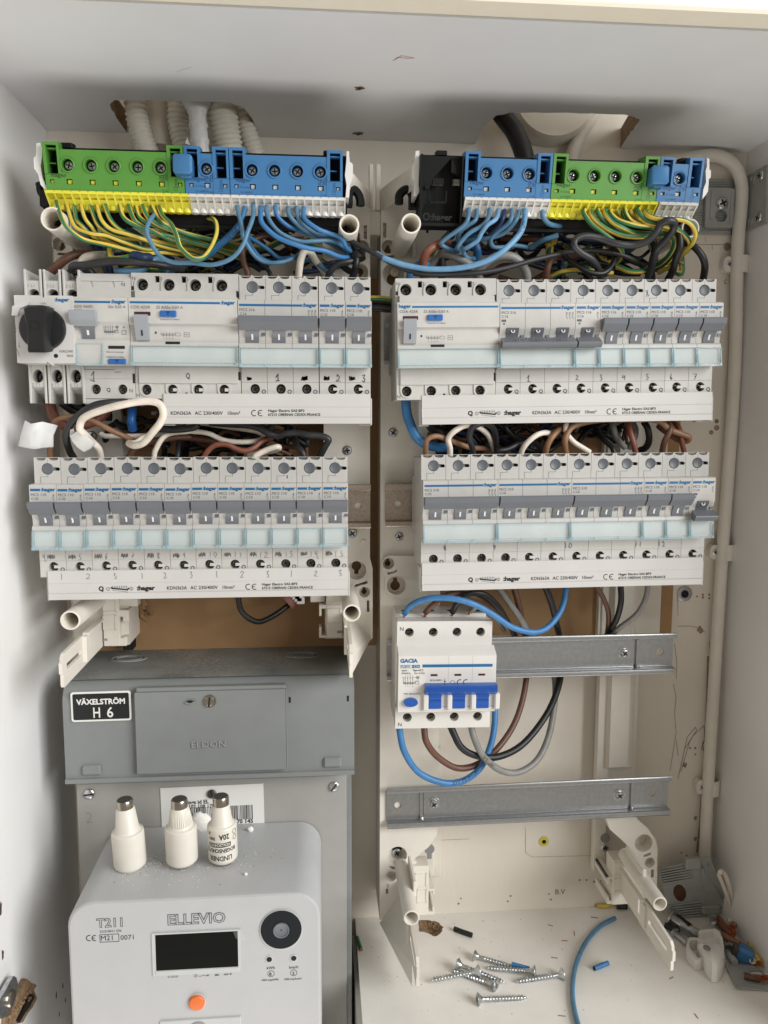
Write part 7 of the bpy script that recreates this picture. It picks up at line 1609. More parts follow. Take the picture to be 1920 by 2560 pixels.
# ================================================================ wires
ORD = ['first', 'second', 'third', 'fourth', 'fifth', 'sixth', 'seventh', 'eighth', 'ninth', 'tenth', 'eleventh', 'twelfth', 'thirteenth', 'fourteenth', 'fifteenth']
GYK = 0
def wire(w, pts, r, m, label=None, group=None, ferr=False, prt=None, n=10, sub=7):
    """pts: (x, y, Y) in a view of the photograph with the wire's distance from the wall"""
    q = [P(w, x, y, Y) if not isinstance(x, str) else P(x, *y, Y) for x, y, Y in pts]
    path = catmull(q, sub); mb = MB(); r *= .85
    if len(path) > 12:
        ph = [(q[0].x*1.7+k*2.1) % 6.28 for k in range(3)]; nn = len(path)-1
        for i, pt in enumerate(path):
            e = min(1, i/6, (nn-i)/6); s_ = i*.17
            path[i] = pt+Vector((sin(s_*.9+ph[0])+.5*sin(s_*2.3+ph[1]), .8*sin(s_*1.1+ph[2]), sin(s_*.7+ph[1])+.5*sin(s_*1.9+ph[0])))*(.42*e)
    if m == 'gy':
        L = sum((path[i+1]-path[i]).length for i in range(len(path)-1)); mb.tube(path, r, 12, split=.5, twist=L/70.0*(1 if int(q[0].x) % 2 else -1)+.0)
        global GYK
        GYK += 1; k = GYK
        mts = [M['gy_y'], M['gy_g']] if k % 2 else [M['gy_g'], M['gy_y']]
    else: mb.tube(path, r, n); mts = [M[m]]
    o = mb.build('wire', mts, org=path[0], ang=60)
    if label: tag(o, label, 'wire', group)
    if ferr:
        d = path[-1]-path[-2]; m2 = MB(); m2.tube([path[-1]-d.normalized()*.5, path[-1]+d.normalized()*3.5], r*.6, 8); m2.build('bare_end', M['copper'], o, path[0])
    if prt:
        s_, fr0, sz, mt2 = prt; V, F_, wd = glyphs(s_, .02); i0 = int(fr0*(len(path)-1)); acc = 0; vs = []
        cum = [0]
        for i in range(i0, len(path)-1): cum.append(cum[-1]+(path[i+1]-path[i]).length)
        for a, b in V:
            x = a*sz; j = 0
            while j < len(cum)-2 and cum[j+1] < x: j += 1
            tt = (x-cum[j])/max(1e-6, cum[j+1]-cum[j]); p_ = path[i0+j].lerp(path[min(i0+j+1, len(path)-1)], tt); dr = (path[min(i0+j+1, len(path)-1)]-path[i0+j]).normalized()
            vw = Vector((0, CAM_Y, 0))-p_; vw = (vw-dr*vw.dot(dr)).normalized(); up = vw.cross(dr); th = (b*sz-sz*.35)/r; vs.append(p_+(vw*cos(th)+up*sin(th))*(r+.06))
        m2 = MB(); m2.add(vs, F_); m2.build('printing', M[mt2], o, path[0])
    return o
def cx(v): return (v*S-80)/.2652
GYL = 'green and yellow wires leaving the left yellow clamps'
endsL = [[(300, 50, -124), (375, 155, -122), (500, 232, -116), (700, 278, -114), (900, 320, -110), (1080, 350, -104), (1250, 345, -92), (1500, 372, -70)],
 [(370, 40, -112), (440, 120, -114), (560, 165, -114), (700, 185, -112), (850, 250, -110), (1000, 300, -106), (1120, 312, -100), (1250, 300, -90), (1500, 330, -70)],
 [(425, 30, -108), (480, 100, -108), (570, 190, -104), (700, 235, -98), (900, 300, -88), (1200, 350, -70)],
 [(500, 30, -110), (560, 110, -108), (640, 190, -104), (760, 240, -100), (950, 320, -90), (1200, 330, -75)],
 [(600, 40, -110), (680, 130, -110), (800, 195, -108), (1000, 225, -104), (1200, 260, -96), (1500, 330, -80), (1700, 370, -66)],
 [(660, 40, -112), (740, 130, -112), (880, 170, -112), (1040, 215, -108), (1180, 262, -100), (1400, 320, -88), (1700, 400, -66)],
 [(730, 30, -110), (820, 120, -110), (960, 180, -108), (1120, 215, -104), (1300, 262, -94), (1600, 350, -76), (1800, 390, -60)],
 [(870, 20, -112), (960, 90, -112), (1080, 140, -110), (1300, 190, -104), (1500, 232, -96), (1750, 310, -84), (2000, 420, -60)],
 [(950, 20, -112), (1040, 90, -110), (1180, 160, -108), (1360, 240, -98), (1600, 300, -84), (1900, 380, -60)],
 [(1020, 10, -110), (1120, 80, -110), (1280, 130, -106), (1480, 180, -98), (1660, 220, -88), (1900, 300, -66)],
 [(1090, 10, -112), (1160, 70, -112), (1300, 130, -108), (1480, 200, -98), (1650, 262, -88), (1900, 350, -64)],
 [(1180, 10, -112), (1280, 90, -110), (1440, 160, -104), (1620, 210, -96), (1800, 260, -80), (2000, 320, -60)],
 [(1240, 0, -114), (1310, 80, -122), (1360, 190, -128), (1400, 310, -130), (1500, 390, -130), (1600, 395, -128), ('b', (120, 410), -124), ('b', (175, 330), -120), ('b', (205, 230), -114), ('b', (200, 130), -106), ('b', (165, 92), -100), ('b', (100, 110), -88), ('b', (0, 190), -64)]]
for i, (x0, L) in enumerate(zip([245, 285, 318, 350, 385, 418, 450, 515, 550, 583, 613, 648, 680], endsL)):
    pts = [(cx(x0), -160, -99), (cx(x0)+4, -117, -106 if i else -114)]+L
    wire('a', pts, 1.75, 'gy', 'green and yellow wire from the %s filled clamp of the left yellow strip' % ORD[i] if i < 12 else 'green and yellow wire looping far forward from the last filled left yellow clamp', GYL)
def cb(v): return (v*S-480)/.2893
BLL = 'blue wires leaving the wide left blue block'
eb = [(1023, 'wteal', [(400, 60, -112), (425, 160, -114), (450, 260, -112), (540, 400, -108), (650, 470, -106), (760, 475, -106), (880, 430, -100), (960, 370, -84)]),
 (1057, 'wblue', [(450, 50, -112), (425, 150, -110), (450, 220, -100), (560, 300, -92), (660, 370, -88), (760, 430, -84), (900, 430, -74)]),
 (1093, 'wteal', [(525, 60, -116), (480, 190, -122), (440, 320, -124), (340, 430, -124), (180, 490, -122), (0, 480, -120), (-170, 470, -120), (-300, 400, -122), (-380, 250, -122), (-370, 130, -118), (-300, 40, -108), (-180, 20, -92)]),
 (1125, 'wblue', [(590, 50, -116), (620, 140, -118), (720, 240, -118), (860, 310, -118), (1000, 355, -116), (1150, 370, -112), (1280, 420, -104), (1400, 435, -92)]),
 (1158, 'wteal', [(650, 50, -114), (690, 150, -116), (780, 230, -116), (920, 285, -114), (1060, 280, -112), (1200, 280, -108), (1300, 330, -100), (1360, 390, -90)]),
 (1190, 'wblue', [(715, 20, -112), (750, 80, -112), (830, 150, -110), (930, 190, -106), (1040, 240, -100), (1200, 320, -92), (1350, 400, -80)]),
 (1250, 'wteal', [(840, 50, -112), (880, 120, -112), (970, 200, -110), (1080, 260, -106), (1200, 300, -100), (1330, 380, -84)]),
 (1283, 'wteal', [(900, 40, -112), (930, 110, -112), (1010, 180, -110), (1110, 235, -108), (1220, 262, -104), (1300, 320, -98), (1380, 400, -86)]),
 (1315, 'wblue', [(965, 40, -114), (990, 110, -116), (1080, 180, -116), (1180, 225, -114), (1280, 262, -112), (1340, 340, -106), (1400, 400, -92)])]
for i, (x0, m_, L) in enumerate(eb):
    wire('b', [(cb(x0), -80, -99), (cb(x0), -38, -106)]+L, 1.75 if i not in (3,) else 1.95, m_, '%s wire from the %s filled clamp of the wide left blue block' % ({'wteal': 'dusty blue', 'wblue': 'bright blue'}[m_], ORD[i]), BLL)
wire('b', [(-180, 540, -70), (-20, 460, -84), (130, 400, -92), (230, 330, -96), (330, 240, -98), (420, 140, -96), (500, 40, -84)], 2.9, 'wblue', 'thick blue wire with white printing crossing behind the looped yellow wire', 'x', prt=('N V K', .62, 4.0, 'wnavy'))
wire('b', [(470, 250, -102), (520, 340, -104), (600, 440, -104), (700, 480, -104)], 1.7, 'wblue', 'short bright blue wire bending down between the two strips left', None)
wire('b', [(960, 440, -80), (1050, 470, -86), (1130, 520, -90), (1200, 590, -86), (1260, 650, -78)], 1.9, 'wteal', 'dusty blue wire running down behind the right end of the upper left breakers', None)
# thin branches above the upper left devices
wire('a', [(130, 620, -80), (180, 520, -84), (270, 430, -88), (380, 375, -86), (480, 360, -80), (620, 372, -64)], 3.6, 'wbrown', 'thick brown wire arching into the top of the rotary switch')
wire('a', [(440, 520, -86), (480, 430, -90), (540, 385, -90), (640, 365, -84), (740, 372, -70)], 3.4, 'wwhite', 'ivory wire arching behind the black one above the two-module breaker')
wire('a', [(300, 640, -74), (340, 560, -84), (400, 520, -92), (500, 505, -98), (560, 530, -98), (600, 600, -92)], 3.2, 'wblackg', 'thick black wire bent over the top of the two-module breaker')
wire('a', [(370, 505, -104), (390, 480, -108), (470, 462, -110), (620, 440, -112), (760, 425, -112), (900, 425, -112), (1040, 445, -110), (1250, 478, -104), (1420, 495, -90)], 2.9, 'wblackg', 'faded black wire stretched across above the two-module breaker')
wire('a', [(790, 515, -104), (850, 530, -106), (950, 520, -106), (1050, 490, -104), (1120, 430, -100), (1180, 400, -96), (1230, 440, -90), (1260, 520, -80)], 2.7, 'wteal', 'pale blue wire with a hairpin bend above the residual current switch')
wire('a', [(730, 310, -98), (725, 360, -104), (750, 405, -106), (820, 410, -108), (900, 395, -108), (960, 375, -108)], 2.3, 'gy', 'green and yellow wire curling up to a flattened blue joint')
wire('a', [(950, 378, -108), (1010, 382, -109), (1060, 390, -108), (1110, 400, -104)], 4.2, 'wnavy', 'dark blue crimped joint on the curled green and yellow wire')
wire('a', [(560, 60, -70), (580, 180, -62), (630, 310, -60), (700, 430, -60), (730, 560, -60)], 4.2, 'wnavy', 'thick navy cable going down behind the left earth wires')
wire('a', [(880, 0, -76), (850, 60, -72), (800, 90, -66)], 4.6, 'wnavy', 'short piece of navy cable right of the thick navy cable')
# wires at the end of row 1 left
wire('b', [(470, 640, -94), (478, 560, -96), (450, 470, -98), (450, 370, -98), (500, 300, -92), (580, 260, -88), (680, 240, -84), (780, 270, -76), (850, 350, -62)], 2.5, 'wbrown', 'brown wire arching into the first breaker right of the residual current switch')
wire('b', [(700, 640, -92), (660, 540, -92), (600, 470, -90), (570, 420, -84), (560, 360, -70)], 1.8, 'wblack', 'thin black wire running into the second breaker top of the upper left row')
wire('b', [(920, 640, -96), (920, 560, -100), (930, 460, -104), (960, 395, -104), (1000, 370, -102), (1040, 400, -98), (1080, 480, -88), (1150, 560, -78)], 2.9, 'wwhite', 'ivory hairpin wire entering the upper left breaker row')
wire('b', [(1160, 640, -92), (1190, 550, -98), (1250, 490, -100), (1330, 470, -100), (1400, 455, -98)], 2.6, 'wblackg', 'faded black wire bending into the fourth small breaker of the upper left row')
wire('b', [(1370, 640, -92), (1400, 560, -96), (1410, 480, -100), (1420, 380, -98), (1390, 300, -90)], 2.8, 'wblack', 'thick black wire dropping into the last upper left breaker')
wire('b', [(1300, 500, -80), (1360, 540, -82), (1420, 580, -84), (1450, 650, -80)], 2.8, 'wblack', 'black wire looped beside the last upper left breaker')
# two long wires from left to right
wire('s', [(-60, 780, -92), (100, 900, -98), (280, 1010, -102), (480, 1110, -104), (700, 1230, -106), (960, 1370, -106), (1200, 1460, -106), (1500, 1540, -106), ('c', (280, 540), -106), ('c', (450, 555), -108), ('c', (650, 555), -108), ('c', (900, 540), -108), ('c', (1150, 490), -106), ('c', (1400, 420), -104), ('c', (1659, 350), -102), ('d', (60, 385), -100), ('d', (300, 372), -100), ('d', (520, 388), -98), ('d', (700, 450), -94), ('d', (800, 530), -88), ('d', (850, 620), -80)], 2.1, 'wblackg', 'long faded black wire sagging from the left strip across to the right breakers')
wire('c', [(1325, -80, -100), (1325, 0, -108), (1290, 130, -114), (1210, 250, -116), (1080, 360, -116), (900, 450, -114), (700, 500, -112), (450, 505, -110), (200, 465, -108), (0, 400, -106), ('s', (860, 1290), -102), ('s', (700, 1200), -98)], 2.35, 'wblue2', 'long pale blue wire sweeping in a wide arc above the upper right row', prt=('N-LAUT  NV 1', .10, 3.4, 'wnavy'))
# right strip blue wires
br = [(368, 'wteal', [(800, 10, -108), (760, 80, -108), (660, 160, -106), (560, 230, -104), (545, 262, -102), (640, 320, -98), (740, 370, -90), (850, 400, -76)]),
 (400, 'wteal', [(860, 20, -106), (800, 80, -106), (720, 150, -104), (700, 220, -98), (720, 280, -84)]),
 (460, 'wteal', [(985, 20, -108), (920, 90, -110), (820, 150, -110), (740, 220, -108), (695, 300, -104), (710, 340, -92)]),
 (495, 'wblue2', [(1060, 20, -112), (980, 90, -114), (920, 160, -112), (880, 240, -110), (800, 290, -108), (750, 320, -104), (780, 390, -92), (850, 405, -76)]),
 (523, 'wnavy', [(1130, 20, -106), (1090, 90, -104), (1020, 160, -100), (985, 210, -98), (1000, 262, -92)]),
 (552, 'wteal', [(1195, 20, -108), (1140, 90, -106), (1060, 160, -102), (1010, 220, -100), (1040, 290, -98), (1120, 300, -94), (1230, 280, -88), (1370, 300, -80)]),
 (585, 'wteal', [(1260, 20, -108), (1200, 110, -106), (1100, 180, -102), (960, 220, -98), (780, 232, -88)])]
for i, (x0, m_, L) in enumerate(br):
    X0 = (960+x0*S-960)/.2652; wire('c', [(X0, -140, -96), (X0, -95, -100)]+L, 1.85, m_, '%s wire from the %s filled clamp of the three-screw blue block' % ({'wteal': 'dusty blue', 'wblue2': 'pale blue', 'wnavy': 'navy blue'}[m_], ORD[i]), 'blue wires leaving the right blue block')
wire('c', [(1490, -60, -102), (1500, 0, -104), (1560, 70, -100), (1650, 100, -92), (1760, 95, -78)], 2.1, 'wteal', 'dusty blue wire from the last clamp of the three-screw blue block')
wire('c', [(1380, 300, -82), (1440, 270, -86), (1520, 230, -92), (1640, 180, -96)], 2.3, 'wteal', 'pale ended blue wire stub pointing up under the right strip')
wire('c', [(870, -50, -70), (840, 80, -74), (850, 200, -78), (880, 320, -78), (870, 400, -72)], 3.6, 'wblue', 'thick blue cable going down behind the dusty blue wires')
wire('c', [(385, 640, -88), (375, 520, -92), (380, 420, -96), (430, 320, -98), (520, 268, -94), (600, 250, -80)], 3.6, 'wrust', 'thick red-brown wire arching into the upper right residual current switch')
wire('c', [(235, 640, -90), (260, 520, -92), (330, 460, -90), (480, 460, -80)], 3.4, 'wblue', 'thick blue wire entering the first terminal of the upper right row')
wire('c', [(450, 400, -76), (520, 270, -74), (640, 130, -70), (760, 60, -64)], 3.0, 'gy', 'green and yellow wire slanting up behind the red-brown wire')
wire('c', [(440, 470, -84), (520, 400, -88), (560, 360, -92), (660, 380, -94), (780, 440, -94), (860, 500, -90), (900, 600, -84)], 3.8, 'wgrey', 'thick grey wire looping down above the upper right switch')
wire('c', [(880, 520, -92), (960, 440, -96), (1080, 390, -98), (1200, 390, -98), (1290, 450, -96), (1340, 540, -92), (1345, 640, -86)], 3.8, 'wgrey', 'second thick grey wire arching into the upper right row')
wire('c', [(540, 640, -84), (545, 500, -88), (545, 340, -90), (560, 240, -84), (640, 180, -70)], 3.2, 'wblack', 'black wire standing up left of the grey wires')
wire('c', [(1540, 640, -82), (1530, 540, -90), (1560, 440, -92), (1640, 390, -88), (1800, 370, -80)], 3.0, 'wbrown', 'brown wire hooking down into the upper right row')
wire('c', [(700, 70, -66), (900, 60, -72), (1200, 70, -76), (1500, 100, -78), (1750, 110, -76)], 4.0, 'wnavy', 'thick navy cable lying across under the right strip')
wire('c', [(1100, 200, -68), (1300, 210, -72), (1500, 220, -72)], 3.0, 'wbrown', 'brown cable crossing behind the right blue wires')
# right green-yellow
gr_ = [(865, [(270, 40, -108), (350, 140, -110), (450, 220, -110), (540, 290, -108), (600, 370, -100), (590, 440, -90), (540, 480, -78)]),
 (893, [(340, 50, -108), (400, 130, -108), (500, 200, -108), (640, 250, -108), (800, 250, -108), (940, 230, -106), (1020, 250, -104), (1050, 330, -98), (1000, 420, -90), (880, 500, -80)]),
 (922, [(400, 50, -106), (450, 120, -106), (540, 180, -104), (660, 215, -100), (800, 220, -92)]),
 (952, [(455, 40, -108), (530, 120, -110), (620, 170, -110), (720, 210, -106), (880, 230, -96)]),
 (980, [(510, 40, -108), (580, 110, -110), (700, 150, -112), (860, 180, -112), (980, 205, -110), (1050, 250, -106), (1050, 340, -100), (960, 460, -88), (820, 530, -76)]),
 (1010, [(580, 50, -104), (620, 100, -102), (760, 150, -98), (940, 170, -96)]),
 (1038, [(630, 40, -108), (680, 100, -108), (760, 140, -108), (900, 165, -106), (1040, 200, -104), (1110, 260, -96), (1080, 360, -88), (1000, 470, -76)]),
 (1068, [(690, 40, -106), (740, 90, -104), (820, 130, -100), (960, 150, -94)]),
 (1098, [(745, 40, -110), (800, 95, -112), (900, 130, -114), (1010, 140, -114), (1110, 190, -112), (1180, 280, -108), (1170, 370, -100), (1090, 425, -90)]),
 (1130, [(810, 40, -112), (880, 85, -116), (980, 100, -118), (1100, 105, -118), (1190, 140, -118), (1245, 220, -116), (1220, 300, -110), (1160, 360, -100), (1100, 440, -88), (1000, 520, -78), (920, 560, -70)])]
for i, (x0, L) in enumerate(gr_):
    X0 = (960+x0*S-1380)/.2893; wire('d', [(X0, -60, -96), (X0+5, 0, -102)]+L, 1.95, 'gy', 'green and yellow wire from the %s filled clamp of the right yellow strip' % ORD[i], 'green and yellow wires leaving the right yellow clamps')
wire('d', [(430, 640, -86), (400, 540, -98), (340, 440, -106), (250, 380, -110), (195, 320, -112), (210, 270, -112), (290, 250, -112), (420, 270, -112), (560, 310, -114), (700, 325, -114), (820, 285, -116), (890, 220, -118), (940, 140, -120), (1000, 108, -122), (1050, 130, -120), (1050, 190, -116), (990, 270, -112), (920, 350, -108), (880, 430, -102), (840, 540, -94), (820, 640, -86)], 3.0, 'wblackg', 'faded black wire making a long S bend in front of the right earth wires')
wire('d', [(1070, 175, -108), (1095, 230, -110), (1100, 330, -110), (1080, 430, -106), (1050, 530, -100), (1000, 620, -92)], 3.0, 'wblack', 'black wire dropping straight behind the S-bent wire')
wire('d', [(1110, 300, -96), (1180, 310, -102), (1250, 360, -106), (1300, 440, -106), (1318, 530, -102), (1300, 640, -94)], 3.0, 'wblack', 'black wire bowing out to the last breaker of the upper right row')
wire('d', [(100, 410, -92), (200, 480, -98), (320, 560, -100), (420, 570, -100), (500, 520, -98), (540, 430, -94), (530, 330, -86)], 2.4, 'wblack', 'thin black loop hanging low above the upper right breakers')
wire('d', [(0, 590, -84), (100, 550, -90), (220, 530, -92), (360, 540, -90), (520, 560, -84)], 2.2, 'gy', 'lowest green and yellow wire above the upper right breakers')
wire('d', [(560, 500, -86), (660, 550, -90), (780, 540, -92), (850, 500, -90), (900, 440, -84)], 2.2, 'gy', 'green and yellow wire curling low right above the upper right breakers')
wire('d', [(860, 250, -90), (890, 330, -92), (880, 420, -92), (860, 520, -90), (870, 640, -84)], 2.8, 'wblack', 'black wire hidden behind the right earth loop')
# wires crossing the gap between the upper rows
for k, (y, m_, Y) in enumerate(((1985, 'gy', -78), (2040, 'wbrown', -74), (2085, 'wblack', -72), (2130, 'wblackg', -76), (2170, 'wblack', -70))):
    wire('s', [(480, y-20, Y), (620, y, Y-2), (800, y+4, Y-2), (1000, y+10, Y)], 2.2, m_, 'wire crossing the gap between the two upper rows, %s from the top' % ORD[k], 'wires crossing behind the two upper rows')
# ---- between the left rows (view e, g)
wire('e', [(300, 20, -86), (310, 120, -88), (330, 240, -88), (380, 330, -88), (460, 390, -88), (600, 400, -84), (740, 350, -80), (860, 240, -76), (920, 130, -72)], 4.4, 'wrust', 'thick red-brown printed cable under the rotary switch', None, prt=('X-L72X9H', .12, 4.6, 'wbrown'))
for k, L in enumerate([[(350, 60, -82), (400, 140, -84), (500, 230, -82), (640, 290, -76), (900, 310, -66)], [(480, 60, -82), (530, 140, -84), (620, 220, -82), (760, 280, -72)], [(620, 70, -80), (680, 140, -82), (780, 190, -78), (900, 210, -66)]]):
    wire('e', L, 3.8, 'wblack', 'thick black cable bending right under the rotary switch, %s from the left' % ORD[k], 'thick black cables under the rotary switch')
wire('e', [(545, 700, -96), (500, 620, -102), (478, 520, -108), (510, 400, -112), (600, 290, -116), (740, 210, -118), (900, 180, -116), (1060, 165, -110), (1200, 185, -100)], 3.0, 'wblackg', 'black wire running beside the ivory loop below the upper left row')
wire('e', [(800, 700, -98), (780, 610, -104), (720, 545, -110), (650, 480, -118), (600, 430, -122), (620, 340, -126), (700, 280, -130), (850, 230, -132), (1000, 195, -134), (1150, 165, -134), (1270, 168, -134), (1360, 210, -134), (1390, 290, -134), (1350, 390, -132), (1280, 470, -128), (1190, 550, -122), (1110, 578, -116), (1065, 560, -108)], 2.9, 'wwhite', 'ivory wire making a big loop over the end of the upper left busbar cover')
wire('e', [(1065, 560, -108), (1130, 545, -104), (1200, 510, -96), (1280, 480, -84)], 2.4, 'wwhite', 'short ivory wire tail behind the big loop')
wire('e', [(320, 700, -98), (322, 600, -100), (330, 480, -100), (360, 370, -102), (440, 320, -104), (560, 308, -106), (700, 350, -106), (850, 420, -104), (1000, 485, -100), (1120, 540, -92), (1200, 560, -80)], 2.3, 'wtan', 'tan brown wire crossing diagonally behind the tape tag')
wire('e', [(1300, 700, -96), (1310, 620, -98), (1360, 530, -98), (1450, 470, -96), (1600, 450, -92), ('g', (250, 215), -90), ('g', (420, 235), -90), ('g', (560, 285), -90), ('g', (720, 305), -90), ('g', (860, 295), -88), ('g', (945, 255), -84), ('g', (870, 215), -80), ('g', (650, 180), -78), ('g', (420, 145), -76), ('g', (330, 140), -72)], 2.2, 'wwhite', 'long ivory wire folded back on itself between the two left rows')
wire('e', [(800, 470, -84), (860, 492, -86), (1000, 500, -86), (1200, 490, -86), (1500, 455, -80), (1659, 380, -74)], 2.2, 'wwhite', 'thin ivory wire low behind the tan wire between the two left rows')
wire('e', [(1050, 700, -88), (1120, 620, -90), (1250, 560, -90), (1450, 510, -88), (1650, 500, -84)], 2.4, 'wbrown', 'brown wire rising right behind the ivory loop')
wire('g', [(390, 460, -96), (420, 400, -98), (500, 345, -98), (600, 335, -98), (680, 370, -98), (760, 390, -98), (850, 350, -96), (930, 290, -92), (1010, 265, -84)], 2.3, 'wrust', 'red-brown wire waving up out of the lower left breakers')
wire('g', [(0, 190, -100), (150, 200, -102), (260, 190, -102), (320, 160, -102), (330, 125, -96)], 2.9, 'wblack', 'black wire hooked just under the upper left busbar cover')
wire('g', [(450, 130, -86), (640, 145, -92), (800, 165, -96), (900, 190, -98), (980, 235, -100), (1060, 250, -100), (1140, 222, -102), (1240, 220, -102), (1330, 240, -104), (1440, 250, -104), (1510, 290, -104), (1490, 350, -102), (1440, 440, -98)], 2.8, 'wblackg', 'long black wire bending down into the last breaker of the lower left row')
wire('g', [(1195, 180, -80), (1210, 260, -88), (1240, 340, -94), (1280, 400, -98), (1300, 460, -98)], 2.6, 'wblackg', 'black wire slanting into the second to last lower left breaker')
wire('g', [(1010, 200, -84), (1000, 160, -84), (1050, 120, -80)], 2.6, 'wblackg', 'grey-black wire arch tucked under the upper left busbar', None)
wire('g', [(845, 460, -98), (870, 420, -98), (950, 375, -98), (1060, 350, -98), (1070, 365, -92), (980, 395, -84), (800, 420, -76)], 2.5, 'wwhite', 'short ivory wire rising out of the middle of the lower left row')
wire('g', [(155, 455, -96), (165, 400, -94), (175, 330, -88), (180, 250, -76)], 2.2, 'wblack', 'thin black wire straight down into the lower left row')
wire('g', [(625, 455, -96), (630, 420, -92), (700, 390, -84)], 2.2, 'wblack', 'short black wire end with a copper tip in the lower left row')
wire('g', [(700, 120, -74), (850, 150, -76), (950, 190, -80), (960, 230, -76)], 3.0, 'wbrown', 'brown wire bending behind the black ones under the upper left busbar')
wire('g', [(100, 300, -76), (200, 260, -78), (400, 290, -78), (540, 330, -72)], 2.6, 'wbrown', 'dark brown wire crossing low behind the ivory fold')
wire('e', [(1085, 120, -66), (1095, 220, -84), (1095, 340, -90), (1100, 430, -86)], 3.8, 'btn', 'short bright blue insulated joint behind the ivory loop')
mb = MB(); a = P('g', 160, 125, -96); b = P('g', 210, 175, -96); mb.box(a.x, b.x, -98, -96, b.z-1, a.z+2, .3); tag(mb.build('cable_marker', M['cup'], org=a), 'small pale marker tag under the cut-off busbar cover', 'marker tag')
mb = MB(); mb.tube([P('g', 40, 112, -104), P('g', 135, 128, -104)], .8, 6); tag(mb.build('bare_strip', M['screw'], org=P('g', 40, 112, -104)), 'bare metal strip end sticking out behind the ivory loop', 'metal strip')
# ---- between the right rows (view h, i)
wire('h', [(395, 460, -94), (395, 380, -98), (410, 300, -100), (470, 265, -100), (560, 280, -98), (700, 330, -92), (850, 370, -84), (1020, 385, -70)], 2.4, 'wtan', 'brown wire hooking into the first breaker of the lower right row', ferr=False)
wire('h', [(622, 460, -94), (625, 380, -98), (612, 300, -100), (650, 230, -102), (730, 180, -102), (820, 165, -102), (900, 175, -98), (970, 230, -92), (1010, 310, -84), (1040, 390, -74)], 2.5, 'wwhite', 'ivory wire arching into the second module of the lower right row')
wire('h', [(848, 460, -94), (835, 380, -98), (815, 290, -102), (830, 200, -104), (890, 155, -104), (960, 150, -102), (1030, 200, -96), (1060, 290, -88), (1060, 400, -76)], 2.6, 'wblackg', 'black wire arching beside the ivory one over the lower right row')
wire('h', [(1065, 460, -94), (1070, 410, -98), (1150, 385, -98), (1260, 340, -96), (1360, 310, -90), (1440, 330, -84), (1480, 400, -78)], 2.6, 'wblack', 'black wire lying flat before entering the fourth module of the lower right row')
wire('h', [(1285, 455, -96), (1310, 390, -100), (1370, 320, -102), (1440, 255, -102), (1520, 235, -98), (1600, 255, -88)], 2.4, 'wwhite', 'ivory wire rising right from the fifth module of the lower right row')
wire('h', [(205, -120, -88), (210, 0, -90), (230, 120, -90), (290, 250, -90), (380, 330, -88), (500, 365, -80), (600, 370, -68)], 4.2, 'wblue', 'thick blue cable curving down left of the lower right row')
wire('h', [(430, 110, -74), (460, 180, -76), (530, 240, -74), (540, 420, -66)], 5.5, 'wblack', 'thick black sheath behind the left end of the upper right busbar')
wire('i', [(10, 450, -94), (30, 370, -98), (80, 270, -98), (140, 200, -94), (260, 170, -84)], 2.7, 'wtan', 'brown wire leaning right out of the sixth module of the lower right row')
wire('i', [(210, 450, -94), (195, 360, -98), (200, 270, -100), (270, 180, -98), (400, 130, -96), (560, 110, -96), (760, 115, -96), (1000, 110, -96), (1100, 130, -98), (1180, 200, -98), (1280, 230, -98), (1360, 270, -98), (1350, 310, -96), (1260, 300, -92), (1160, 240, -86), (1080, 170, -78)], 2.7, 'wtan', 'long brown wire running under the upper right busbar and looping at its right end')
wire('i', [(235, 100, -92), (210, 170, -96), (220, 250, -98), (270, 320, -98), (350, 370, -98), (430, 415, -96)], 2.3, 'wwhite', 'ivory wire curving down to the seventh module of the lower right row', ferr=True)
wire('i', [(640, 110, -80), (660, 200, -84), (700, 310, -84), (760, 370, -80)], 2.8, 'wgrey', 'grey wire curving behind the rust coloured one')
wire('i', [(870, 450, -94), (850, 340, -96), (820, 240, -94), (780, 130, -88)], 2.6, 'wrust', 'rust coloured wire dropping straight into the ninth module of the lower right row')
wire('i', [(940, 130, -84), (975, 200, -86), (985, 290, -86), (960, 370, -82), (900, 400, -74)], 3.0, 'wblack', 'black wire bow behind the lower right row, right of the rust coloured wire')
wire('i', [(830, 130, -76), (865, 200, -78), (850, 300, -78), (800, 380, -74)], 2.8, 'wgrey', 'grey wire bow just behind the rust coloured wire')
wire('i', [(1110, 440, -94), (1130, 340, -98), (1170, 240, -100), (1185, 160, -98), (1130, 110, -90)], 2.6, 'wbrown', 'mauve brown wire dropping into the tenth module of the lower right row')
wire('i', [(1325, 430, -94), (1305, 330, -96), (1290, 240, -96), (1240, 160, -92), (1150, 105, -84)], 2.3, 'wrust', 'red-brown wire dropping into the second to last lower right breaker')
wire('i', [(660, 450, -92), (640, 370, -90), (560, 290, -84), (500, 200, -74)], 2.4, 'wblack', 'black wire end with a copper tip behind the eighth lower right module')
wire('h', [(1150, 110, -76), (1150, 200, -78), (1250, 290, -74), (1400, 330, -66)], 2.4, 'wblack', 'thin black wire crossing the dark gap between the right rows')
